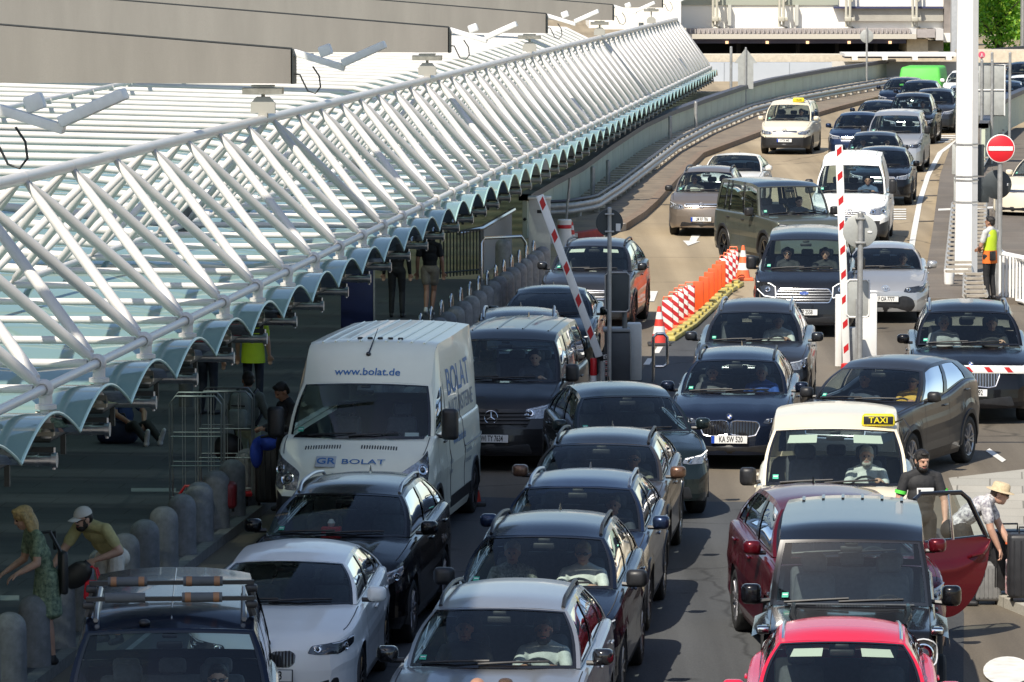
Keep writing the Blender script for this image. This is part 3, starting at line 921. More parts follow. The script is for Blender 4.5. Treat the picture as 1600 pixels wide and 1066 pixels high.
    tag(o, label, 'person', group)
    if hm and opts.get('hair', 'short') != 'bald':
        hf = hair('fade' if (opts.get('cap') or opts.get('hat')) else opts.get('hair', 'short'), P, HM, hs)
        hme = hf.mesh('hair', {'h': hm}, .009, 1, .4); ho = bpy.data.objects.new('hair', hme); COL.objects.link(ho); ho.parent = o
    if opts.get('shades'):
        b = MB()
        for x in (-1, 1):
            b.ell(P(x*.033, .094, .010), (.028, .010, .019), 10, 6, HM); b.path([P(x*.058, .088, .012), P(x*.078, .03, .012), P(x*.08, -.03, .006)], .004, 5)
        b.path([P(-.01, .1, .014), P(.01, .1, .014)], .004, 5)
        so = b.build('sunglasses', GLOSS, o)
    if opts.get('cap'):
        b = MB(); cm = opts['cap']
        rows = []
        for th in linsp(0, 90, 7):
            rows.append([P(.089*math.cos(R(th))*math.cos(a), -.012+.108*math.cos(R(th))*math.sin(a), .045+.092*math.sin(R(th))) for a in linsp(0, 2*math.pi, 25)[:-1]])
        b.grid(rows, closed=True)
        br = []
        for t in linsp(0, 1, 4):
            br.append([P(.08*math.sin(a)*(1-.15*t), .085*math.cos(a)*.9+.02+t*.085*math.cos(a*.8), .048-.012*t-.02*math.sin(a)**2) for a in linsp(-1.1, 1.1, 11)])
        b.grid(br); b.grid([[v-Vector((0,0,.006)) for v in r] for r in br], flip=True)
        b.build('cap', cm, o)
    if opts.get('hat'):
        b = MB(); cm = opts['hat']
        pr = [(.105,.03),(.150,.022),(.158,.026),(.150,.032),(.104,.042),(.100,.06),(.094,.105),(.075,.125),(.035,.118),(0.001,.115)]
        rows = [[P(r*math.cos(a)*.95, -.01+r*math.sin(a)*1.08, z+.012) for a in linsp(0, 2*math.pi, 29)[:-1]] for r, z in pr]
        b.grid(rows, closed=True); ho = b.build('hat', cm, o)
    o['_'] = 0; del o['_']
    return o, P
def J_stand(**k):
    J = dict(pelvis=(0,0,.96), chest=(0,.01,1.26), neck=(0,.02,1.47), head=(0,-.015,1.615), shl=(-.185,.02,1.41), shr=(.185,.02,1.41), ell=(-.245,.04,1.12), elr=(.245,.04,1.12),
             wrl=(-.26,-.03,.88), wrr=(.26,-.03,.88), hpl=(-.092,0,.92), hpr=(.092,0,.92), knl=(-.10,-.02,.50), knr=(.10,-.02,.50), anl=(-.105,.03,.09), anr=(.105,.03,.09), tol=(-.13,-.13,.036), tor=(.13,-.13,.036))
    J.update(k)
    return {a: (Vector(b) if hasattr(b, '__len__') else b) for a, b in J.items()}
def J_sit(**k):
    """seated, hips at the origin, facing -y, hands on a wheel"""
    J = dict(pelvis=(0,.02,.04), chest=(0,.11,.34), neck=(0,.13,.545), head=(0,.085,.69), shl=(-.185,.12,.48), shr=(.185,.12,.48), ell=(-.25,-.10,.30), elr=(.25,-.10,.30),
             wrl=(-.16,-.36,.40), wrr=(.16,-.36,.40), hpl=(-.09,-.02,.0), hpr=(.09,-.02,.0), knl=(-.12,-.44,.10), knr=(.12,-.44,.10), anl=(-.11,-.72,-.24), anr=(.11,-.72,-.24), tol=(-.12,-.88,-.22), tor=(.12,-.88,-.22))
    J.update(k)
    return {a: (Vector(b) if hasattr(b, '__len__') else b) for a, b in J.items()}
SEATED = {}
def seated(kind, top, skin, hairm, label, car, x, hair_='short', shades=False, beard=False, turn=0):
    key = (kind, hair_, shades, beard)
    if key not in SEATED:
        if kind == 'drive': J = J_sit(curll=1.1, curlr=1.1, hnl=Vector((0,-.4,.9)), hnr=Vector((0,-.4,.9)))
        elif kind == 'onehand': J = J_sit(wrr=(.17,-.37,.43), wrl=(-.14,-.22,.13), ell=(-.26,-.02,.22), curlr=1.1, curll=.6, hnr=Vector((0,-.4,.9)))
        else: J = J_sit(wrl=(-.08,-.30,.15), wrr=(.07,-.28,.15), ell=(-.26,-.03,.24), elr=(.26,-.03,.24))
        m = dict(top=cloth('grey', (.2,.2,.21)), bot=cloth('denim', (.03,.045,.08)), skin=SKIN, hair=HAIRB)
        if beard: m['beard'] = HAIRB
        o, P = make_person('person', 'x', None, J, m, dict(voxel=.013, hair=hair_, shades=shades, face=(0,-1,-.04)))
        SEATED[key] = o
        base = o
    else:
        base = copy_tree(SEATED[key])
    o = base
    ms = {'skin': skin, 'top': top, 'beard': hairm}
    names = [sl.material.name for sl in o.material_slots]
    keys = ['top', 'bot', 'skin', 'hair'] if False else None
    order = o.data.get('keys')
    for i, sl in enumerate(o.material_slots):
        nm = o.data.materials[i].name
        new = None
        if nm == 'cloth_grey': new = top
        elif nm == 'skin_light': new = skin
        elif nm == 'hair_dark': new = hairm
        if new is not None:
            sl.link = 'OBJECT'; sl.material = new
    for ch in kids(o):
        if ch.name.startswith('hair'):
            ch.material_slots[0].link = 'OBJECT'; ch.material_slots[0].material = hairm
    yh, zh = car.hip()
    o.location = car.local(x, yh - .02, zh - .02); o.rotation_euler.z = car.rz + turn
    tag(o, label, 'person', 'people sitting in the cars')
    return o
# ------------------------------------------------------------------ ground and roads
def ground_mat(name, c1, c2, c3, sc=.35, rough=.9, bump=.25, cracks=0, tiles=None):
    m = bpy.data.materials.new(name); m.use_nodes = True; nt = m.node_tree; b = nt.nodes['Principled BSDF']; L = nt.links.new
    tc = nt.nodes.new('ShaderNodeTexCoord')
    mp = nt.nodes.new('ShaderNodeMapping'); mp.inputs['Rotation'].default_value = (0, 0, R(6.3)); mp.inputs['Scale'].default_value = (1, .28, 1); L(tc.outputs['Object'], mp.inputs['Vector'])
    n1 = nt.nodes.new('ShaderNodeTexNoise'); n1.inputs['Scale'].default_value = sc; n1.inputs['Detail'].default_value = 8; n1.inputs['Roughness'].default_value = .65; L(mp.outputs[0], n1.inputs['Vector'])
    n2 = nt.nodes.new('ShaderNodeTexNoise'); n2.inputs['Scale'].default_value = 42; n2.inputs['Detail'].default_value = 3; L(tc.outputs['Object'], n2.inputs['Vector'])
    r1 = nt.nodes.new('ShaderNodeValToRGB'); e = r1.color_ramp.elements; e[0].position = .34; e[0].color = (*c1, 1); e[1].position = .66; e[1].color = (*c2, 1); L(n1.outputs['Fac'], r1.inputs['Fac'])
    mx = nt.nodes.new('ShaderNodeMixRGB'); mx.blend_type = 'MIX'; L(r1.outputs[0], mx.inputs[1]); mx.inputs[2].default_value = (*c3, 1)
    r2 = nt.nodes.new('ShaderNodeMapRange'); r2.inputs['From Min'].default_value = .38; r2.inputs['From Max'].default_value = .72; r2.inputs['To Max'].default_value = .6; L(n2.outputs['Fac'], r2.inputs['Value']); L(r2.outputs[0], mx.inputs[0])
    col = mx.outputs[0]
    if cracks:
        v = nt.nodes.new('ShaderNodeTexVoronoi'); v.feature = 'DISTANCE_TO_EDGE'; v.inputs['Scale'].default_value = cracks
        nz = nt.nodes.new('ShaderNodeTexNoise'); nz.inputs['Scale'].default_value = 1.3; nz.inputs['Detail'].default_value = 5; L(tc.outputs['Object'], nz.inputs['Vector'])
        va = nt.nodes.new('ShaderNodeMixRGB'); va.inputs[0].default_value = .35; L(tc.outputs['Object'], va.inputs[1]); L(nz.outputs['Color'], va.inputs[2]); L(va.outputs[0], v.inputs['Vector'])
        cr = nt.nodes.new('ShaderNodeMapRange'); cr.inputs['From Max'].default_value = .006; cr.inputs['To Min'].default_value = .55; cr.inputs['To Max'].default_value = 1; L(v.outputs['Distance'], cr.inputs['Value'])
        mu = nt.nodes.new('ShaderNodeMixRGB'); mu.blend_type = 'MULTIPLY'; mu.inputs[0].default_value = 1; L(col, mu.inputs[1]); L(cr.outputs[0], mu.inputs[2]); col = mu.outputs[0]
    if tiles:
        bk = nt.nodes.new('ShaderNodeTexBrick'); bk.inputs['Scale'].default_value = 1; bk.inputs['Brick Width'].default_value = tiles[0]; bk.inputs['Row Height'].default_value = tiles[1]; bk.inputs['Mortar Size'].default_value = .012
        bk.inputs['Color1'].default_value = (1,1,1,1); bk.inputs['Color2'].default_value = (.82,.84,.86,1); bk.inputs['Mortar'].default_value = (.45,.45,.45,1)
        mp2 = nt.nodes.new('ShaderNodeMapping'); mp2.inputs['Rotation'].default_value = (0, 0, R(5.5)); L(tc.outputs['Object'], mp2.inputs['Vector']); L(mp2.outputs[0], bk.inputs['Vector'])
        mu = nt.nodes.new('ShaderNodeMixRGB'); mu.blend_type = 'MULTIPLY'; mu.inputs[0].default_value = 1; L(col, mu.inputs[1]); L(bk.outputs['Color'], mu.inputs[2]); col = mu.outputs[0]
    L(col, b.inputs['Base Color']); b.inputs['Roughness'].default_value = rough; b.inputs['Specular IOR Level'].default_value = .35
    bp = nt.nodes.new('ShaderNodeBump'); bp.inputs['Strength'].default_value = bump; bp.inputs['Distance'].default_value = .02; L(n2.outputs['Fac'], bp.inputs['Height']); L(bp.outputs[0], b.inputs['Normal'])
    return m
def wear(m, streak=.3, oil=.5):
    """tyre polish along the lanes and scattered drips"""
    nt = m.node_tree; L = nt.links.new; b = nt.nodes['Principled BSDF']; src = b.inputs['Base Color'].links[0].from_socket
    tc = nt.nodes.new('ShaderNodeTexCoord'); mp = nt.nodes.new('ShaderNodeMapping'); mp.inputs['Rotation'].default_value = (0, 0, R(5.6)); mp.inputs['Scale'].default_value = (1.3, .018, 1); L(tc.outputs['Object'], mp.inputs['Vector'])
    n = nt.nodes.new('ShaderNodeTexNoise'); n.inputs['Scale'].default_value = 1; n.inputs['Detail'].default_value = 5; L(mp.outputs[0], n.inputs['Vector'])
    r = nt.nodes.new('ShaderNodeMapRange'); r.inputs['From Min'].default_value = .35; r.inputs['From Max'].default_value = .65; r.inputs['To Min'].default_value = 1-streak; r.inputs['To Max'].default_value = 1+streak*.5; L(n.outputs['Fac'], r.inputs['Value'])
    v = nt.nodes.new('ShaderNodeTexVoronoi'); v.inputs['Scale'].default_value = .9; L(tc.outputs['Object'], v.inputs['Vector'])
    n2 = nt.nodes.new('ShaderNodeTexNoise'); n2.inputs['Scale'].default_value = .25; L(tc.outputs['Object'], n2.inputs['Vector'])
    lim = nt.nodes.new('ShaderNodeMapRange'); lim.inputs['From Min'].default_value = .5; lim.inputs['From Max'].default_value = .7; lim.inputs['To Max'].default_value = .22; L(n2.outputs['Fac'], lim.inputs['Value'])
    lt = nt.nodes.new('ShaderNodeMath'); lt.operation = 'SUBTRACT'; L(v.outputs['Distance'], lt.inputs[0]); L(lim.outputs[0], lt.inputs[1])
    o = nt.nodes.new('ShaderNodeMapRange'); o.inputs['From Min'].default_value = -.05; o.inputs['From Max'].default_value = .05; o.inputs['To Min'].default_value = 1-oil; o.inputs['To Max'].default_value = 1; L(lt.outputs[0], o.inputs['Value'])
    mm = nt.nodes.new('ShaderNodeMath'); mm.operation = 'MULTIPLY'; L(r.outputs[0], mm.inputs[0]); L(o.outputs[0], mm.inputs[1])
    mu = nt.nodes.new('ShaderNodeMixRGB'); mu.blend_type = 'MULTIPLY'; mu.inputs[0].default_value = 1; L(src, mu.inputs[1]); L(mm.outputs[0], mu.inputs[2]); L(mu.outputs[0], b.inputs['Base Color'])
    return m
BEIGE = ground_mat('sunbleached_road', (.30,.235,.15), (.43,.345,.225), (.24,.19,.13), .22, cracks=.11)
WARM = ground_mat('worn_asphalt', (.15,.125,.095), (.215,.185,.14), (.10,.085,.07), .3, cracks=.13)
DARKA = ground_mat('new_asphalt', (.054,.057,.061), (.078,.082,.086), (.100,.103,.105), .5, cracks=.2)
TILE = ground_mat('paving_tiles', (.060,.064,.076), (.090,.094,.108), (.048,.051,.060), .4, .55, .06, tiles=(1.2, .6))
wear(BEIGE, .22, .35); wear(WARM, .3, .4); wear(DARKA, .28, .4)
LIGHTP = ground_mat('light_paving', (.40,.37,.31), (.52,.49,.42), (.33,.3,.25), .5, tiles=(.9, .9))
BROWNC = ground_mat('island_concrete', (.15,.125,.10), (.22,.19,.155), (.12,.10,.085), .5, tiles=(7, 1.0))
def sheet(name, px, m, z, hpx=0):
    b = MB(); pts = [at(x, y, 0) for x, y in px]; a = sum(pts[i].x*pts[(i+1) % len(pts)].y-pts[(i+1) % len(pts)].x*pts[i].y for i in range(len(pts)))
    if a < 0: pts = pts[::-1]
    b.add([(p.x, p.y, z) for p in pts], [tuple(range(len(pts)))]); return struct(b.build(name, m, smooth=False))
def raised(name, px, m, z0, z1, far=None):
    b = MB(); pts = [at(x, y, 0) for x, y in px]; b.prism([(p.x, p.y) for p in pts], z0, z1); return struct(b.build(name, m, smooth=False))
b = MB(); b.add([(-2500,-60,0),(2500,-60,0),(2500,3500,0),(-2500,3500,0)], [(0,1,2,3)]); struct(b.build('ground', BEIGE, smooth=False))
sheet('road', [(-400,1900),(2200,1900),(2000,560),(1660,470),(1300,478),(1080,500),(560,500),(-400,1000)], WARM, .004)
b = MB(); b.add([(-70,-58,.004),(90,-58,.004),(90,26,.004),(-3.2,26,.004),(-12,-58,.004)][0:4], [(0,1,2,3)]); struct(b.build('road', DARKA, smooth=False))  # unseen dark road sheet behind the camera, added to darken windscreen reflections
sheet('road_patch', [(-400,1950),(1500,1950),(1506,960),(1480,830),(1300,786),(1000,784),(690,776),(500,776),(-200,1300)], DARKA, .008)
sheet('gate_lane', [(1000,585),(1062,486),(1128,486),(1090,600),(1080,660),(960,660)], DARKA, .008)
# kerb side pavement under the canopy (kerb line from photo)
KX0, KX1 = at(277, 893), at(850, 451)
kd = (KX1-KX0).normalized(); kn = Vector((kd.y, -kd.x, 0))
def kerb(t, off=0): return KX0 + kd*t + kn*off
Lk = (KX1-KX0).length
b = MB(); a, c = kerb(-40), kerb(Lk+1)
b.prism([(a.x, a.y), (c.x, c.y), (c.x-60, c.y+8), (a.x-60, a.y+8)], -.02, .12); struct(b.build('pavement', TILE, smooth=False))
KERBM = mat('granite_kerb', (.20,.20,.19), .8, var=.3, vscale=8)
b = MB(); a2, c2 = kerb(-40, .16), kerb(Lk+1, .16); b.prism([(a.x, a.y), (a2.x, a2.y), (c2.x, c2.y), (c.x, c.y)], -.02, .126); struct(b.build('kerb', KERBM, smooth=False))
WHITEP = mat('road_paint', (.74,.72,.66), .7, var=.22, vscale=5)
b = MB(); q = [kerb(-10, .55), kerb(Lk-24, .55), kerb(Lk-24, .62), kerb(-10, .62)]; b.add([(p.x, p.y, .012) for p in q], [(0,1,2,3)][0:1] and [(3,2,1,0)]); struct(b.build('gutter_line', mat('gutter', (.30,.31,.31), .8, var=.3), smooth=False))
YEL = mat('paving_stripe', (.30,.31,.30), .8)
for (x0, y0, x1, y1, w) in ((205,766,275,766,5.5),(0,935,30,935,8)):
    p0, p1, p2, p3 = at(x0, y0-w/2, .12), at(x1, y1-w/2, .12), at(x1, y1+w/2, .12), at(x0, y0+w/2, .12)
    b = MB(); b.add([(p.x, p.y, .124) for p in (p3, p2, p1, p0)], [(0,1,2,3)]); struct(b.build('paving_strip', YEL, smooth=False))
# painted marks on the road: flat quads traced on the ground
def mark(name, px, z=.014, m=None):
    pts = [at(x, y, 0) for x, y in px]; a = sum(pts[i].x*pts[(i+1) % len(pts)].y-pts[(i+1) % len(pts)].x*pts[i].y for i in range(len(pts)))
    if a < 0: pts = pts[::-1]
    b = MB(); b.add([(p.x, p.y, z) for p in pts], [tuple(range(len(pts)))]); return struct(b.build(name, m or WHITEP, smooth=False))
mark('lane_arrow', [(1081,367),(1095,367),(1088,378),(1094,378),(1075,385),(1067,377),(1077,377)])
for q in ([(1020,551),(1036,551),(1030,542+9),(1024,559)],): pass
for x, y in ((1013,566),(1028,548),(1049,520)): mark('lane_dash', [(x-8,y+5),(x+2,y+5),(x+8,y-5),(x-1,y-5)])
mark('stop_bar', [(1000,456),(1028,456),(1022,472),(1000,472)]); mark('lane_dash', [(931,377),(949,377),(947,386),(929,386)]); mark('lane_dash', [(1107,455),(1117,455),(1107,471),(1096,471)])
for k in range(5): mark('hatch_stripe', [(1390,327+k*3.7),(1416,327+k*3.7),(1416,328.8+k*3.7),(1390,328.8+k*3.7)])
for k in range(4): mark('hatch_stripe', [(1466+k*0,212+k*3.2),(1498-k*4,212+k*3.2),(1497-k*4,213.6+k*3.2),(1466,213.6+k*3.2)])
mark('lane_dash', [(1352,284),(1361,284),(1352,296),(1343,296)])
mark('lane_dash', [(1546,702),(1572,720),(1566,724),(1540,706)]); mark('lane_dash', [(1442,595-30),(1450,565),(1430,600),(1420,600)])
# white edge line along the island (right) and the island itself
edge = [(1508,205),(1499,217),(1469,239),(1450,275),(1437,316),(1429,359),(1422,400),(1418,440)]
w = [7,7,8,8,8,9,9,9]
mark('edge_line', [(x-k*.5, y) for (x, y), k in zip(edge, w)] + [(x+k*.5, y) for (x, y), k in zip(edge, w)][::-1])
isl = [(1516,205),(1485,234),(1469,279),(1463,322),(1457,369),(1452,400),(1440,466),(1438,476)]
raised('traffic_island', isl + [(1760,476),(1760,205)], BROWNC, -.02, .13)
mark('island_joint', [(1466,334),(1560,330),(1560,333),(1466,337)], .137)
for y, x0, x1 in ((257,1476,1470),(282,1466,1445),(306,1460,1440),(346,1455,1432)): mark('joint_seam', [(x1-6,y),(x0+26,y-1),(x0+26,y+.3),(x1-6,y+1.3)], .137 if False else .012, mat('joint_dark', (.10,.085,.07), .9))
# left verge between kerb and guard rail, with red and white painted kerb stones
lk = [(850,381),(897,376),(938,369),(972,360),(1000,342),(1020,324),(1047,294),(1094,247),(1150,226),(1187,212),(1240,193),(1300,175),(1345,163),(1400,150),(1480,134),(1700,112)]
back = [(1700,88),(1480,104),(1300,138),(1200,155),(1110,186),(1056,222),(1000,262),(930,318),(850,330)]
raised('road_verge', lk + back, mat('verge_concrete', (.22,.175,.125), .9, var=.35, vscale=1.5, bump=.3, bscale=20), -.02, .16)
kp = [at(x, y) for x, y in lk]
KW = mat('kerb_white', (.55,.51,.45), .8, var=.35, vscale=4); KR = mat('kerb_red', (.42,.07,.06), .8, var=.35, vscale=4); KG = mat('kerb_grey', (.22,.16,.11), .9, var=.35, vscale=4)
i = 0
for p, q in zip(kp, kp[1:]):
    n = max(1, int((q-p).length/3.0))
    for k in range(n):
        a, c = p.lerp(q, k/n), p.lerp(q, (k+1)/n); d = (c-a).normalized(); s = Vector((d.y, -d.x, 0))*.12
        m = (KR if i % 2 else KW) if i < 3 else KG; i += 1
        if i > 40: continue
        b = MB(); b.prism([((a+s).x, (a+s).y), ((c+s-d*.02).x, (c+s-d*.02).y), ((c-s-d*.02).x, (c-s-d*.02).y), ((a-s).x, (a-s).y)], -.02, .19); struct(b.build('kerb_stone', m, smooth=False))
# right hand pavement with kerb
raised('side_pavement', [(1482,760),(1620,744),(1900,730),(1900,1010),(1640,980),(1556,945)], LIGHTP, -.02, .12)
mark('white_disc', [(1574+38*math.cos(a), 1052+22*math.sin(a)) for a in linsp(0, 2*math.pi, 25)[:-1]], .03)
# ------------------------------------------------------------------ glass canopy on a white tube truss
WTUBE = mat('white_steel', (.65,.62,.585), .42, 0, .1, .10, 1.6)
def vault_glass():
    m = glass('green_glass', (.40,.47,.46), .9, (.50,.78,.73), .84); return m
VG = vault_glass()
STEEL = mat('bracket_steel', (.36,.34,.29), .42, .6, var=.25)
DKS = mat('dark_steel', (.03,.035,.035), .5, .3)
C0 = at(68, 608, 3.45); C1 = at(1110, 105, 1.2); NB = 59
cd = (C1-C0)/NB; SLOPE = -cd.z; cd.z = 0; cdir = cd.normalized(); cl = Vector((-cdir.y, cdir.x, 0))   # cl points left, away from the road
zr0, zr1 = 5.12, 5.76
can = thing('glass_canopy', 'long white tubular truss carrying rippled green glass vaults above the dark pavement', 'canopy', (C0.x, C0.y, 0))
off0 = -can.location
def cn(k, off=0, z=3.45): p = C0 + cd*k + cl*off; return Vector((p.x, p.y, z - SLOPE*k)) + off0
def rz(k): return lerp(zr0, zr1, k/NB)
def joined(parts, name, m, ang=50):
    return parts.build(name, m, can, ang=ang)
b = MB(); b.path([cn(k) for k in range(-2, NB+1)], [.046*(1+.5*max(0,k)/NB) for k in range(-2, NB+1)], 12); joined(b, 'front_chord', WTUBE)
b = MB(); b.path([cn(k, 1.6, rz(k)) for k in [x-.5 for x in range(-2, NB+1)]], [.07*(1+.5*max(0,k)/NB) for k in range(-2, NB+1)], 14); joined(b, 'ridge_tube', WTUBE)
b = MB(); b.path([cn(k, 3.2) for k in range(-2, NB+1)], .046, 10); joined(b, 'rear_chord', WTUBE)
for o_, z_ in ((12.0, 3.74), (16.5, 3.78)):
    b = MB(); b.path([cn(k, o_, z_ + SLOPE*k) for k in range(6, NB-3)], .06, 8); joined(b, 'purlin_tube', WTUBE)
    b = MB(); [b.box(cn(k, o_, z_ - .05 + SLOPE*k), (.16, .12, .14)) for k in range(6, NB-3)]
    oo = joined(b, 'purlin_foot', WTUBE); oo['kind'] = 'stuff'
def strut(p, q, r):
    b = MB(); d = q-p
    pts = [p + d*t for t in (.03, .06, .16, .35, .6, .85, .945, .95, .985)]
    b.path(pts, [r*.55, r*.62, r*.95, r*1.05, r*1.05, r*1.0, r*.86, r*.5, r*.5], 10); return b
rear = MB()
for k in range(-2, NB):
    up = cn(k+.5, 1.6, rz(k+.5))
    for kk in (k, k+1):
        joined(strut(up, cn(kk), .058*(1+.5*max(0,k)/NB)), 'strut', WTUBE)
        rear.add(*[(x.V, x.F) for x in [strut(up, cn(kk, 3.2), .05)]][0])
ro = joined(rear, 'rear_strut', WTUBE); ro['kind'] = 'stuff'
# node balls, posts, brackets per bay
for k in range(-2, NB+1):
    b = MB(); b.ell(cn(k), .098, 14, 10); b.lathe([(.06, -.10), (.068, -.10), (.068, .10), (.06, .10)], 14, cn(k), T=cdir.to_track_quat('Z', 'Y').to_matrix().to_4x4()); joined(b, 'node', WTUBE)
    b = MB(); p = cn(k, -.02, 0); b.lathe([(.05, 2.98), (.05, 3.14), (.07, 3.15), (.07, 3.18), (.055, 3.19), (.055, 3.25), (.105, 3.26), (.105, 3.30), (.065, 3.31), (.065, 3.42)], 12, p); joined(b, 'post', WTUBE)
    b = MB(); b.box(cn(k, -.10, 3.225), (.10, .07, .04)); b.tube(cn(k, .08, 3.22), cn(k, -.17, 3.20), .018); joined(b, 'clamp', STEEL)
    b = MB(); b.lathe([(.066, -.06), (.074, -.05), (.074, .05), (.066, .06)], 14, cn(k-.5, 1.6, rz(k-.5)), T=cdir.to_track_quat('Z', 'Y').to_matrix().to_4x4()); joined(b, 'ridge_collar', WTUBE)
# cross tubes and glass vaults
for k in range(-2, NB+1):
    b = MB(); b.path([cn(k, .1), cn(k, 3.3)], .043*(1+.5*max(0,k)/NB), 10); joined(b, 'cross_tube', WTUBE); b = MB(); b.path([cn(k, 3.25), cn(k, 7, 3.5 + SLOPE*max(0,k)*.8), cn(k, 16, 3.55 + SLOPE*max(0,k)), cn(k, 36, 3.6 + SLOPE*max(0,k))], .066*(1+.3*max(0,k)/NB), 10); joined(b, 'roof_tube', WTUBE)
    b = MB(); b.box((cn(k, -.1, 3.02)+cn(k, 24, 3.02))/2, (24.1, .10, .04), math.atan2(cl.y, cl.x)); joined(b, 'gutter', STEEL)
for k in range(-2, NB):
    b = MB(); rows = []
    for o_ in (-.34, -.1, .4, 1.5, 4, 8, 14, 24):
        row = []
        for t in linsp(0, 1, 17):
            z = 3.04 + .31*(.5*(1-(2*t-1)**2)**.75 + .5*math.sin(math.pi*t)**1.5) ; row.append(cn(k+t, o_, z))
        rows.append(row)
    b.grid(rows)
    joined(b, 'glass_vault', VG, 180)
    b = MB(); b.path([cn(k+t, -.345, 3.045 + .31*(.5*(1-(2*t-1)**2)**.75 + .5*math.sin(math.pi*t)**1.5)) for t in linsp(0, 1, 17)], .016, 6); joined(b, 'glass_edge', mat('glass_edge', (.42,.62,.55), .3))
    b = MB(); b.rbox(cn(k+.55, .3, 2.93), (.50, 2.2, .10), .02, 2, math.atan2(cl.y, cl.x)); b.box(cn(k+.9, .3, 2.90), (.9, .06, .05), math.atan2(cl.y, cl.x)); b.box(cn(k+.9, .3, 2.72), (.05, .06, .35), math.atan2(cl.y, cl.x)); joined(b, 'gutter_box', DKS)
    b = MB(); c_ = cn(k+.9, .12, 2.80); b.tube(c_ - cl*.26, c_ + cl*.55, .055, n=12); b.tube(c_ - cl*.30, c_ - cl*.25, .075, n=12); b.tube(c_ - cl*.12, c_ - cl*.09, .062, n=12); b.tube(c_ - cl*.27 + Vector((0,0,.12)), c_ - cl*.27 - Vector((0,0,.09)), .018, n=6); joined(b, 'tube_light', ALU)
# columns that carry the truss (far side of the pavement)
for k in range(2, NB, 8):
    b = MB(); p = cn(k, 3.2, 0); b.tube(Vector((p.x, p.y, .1)), Vector((p.x, p.y, 3.4)), .12, n=12); joined(b, 'column', mat('column_grey', (.10,.11,.11), .5))
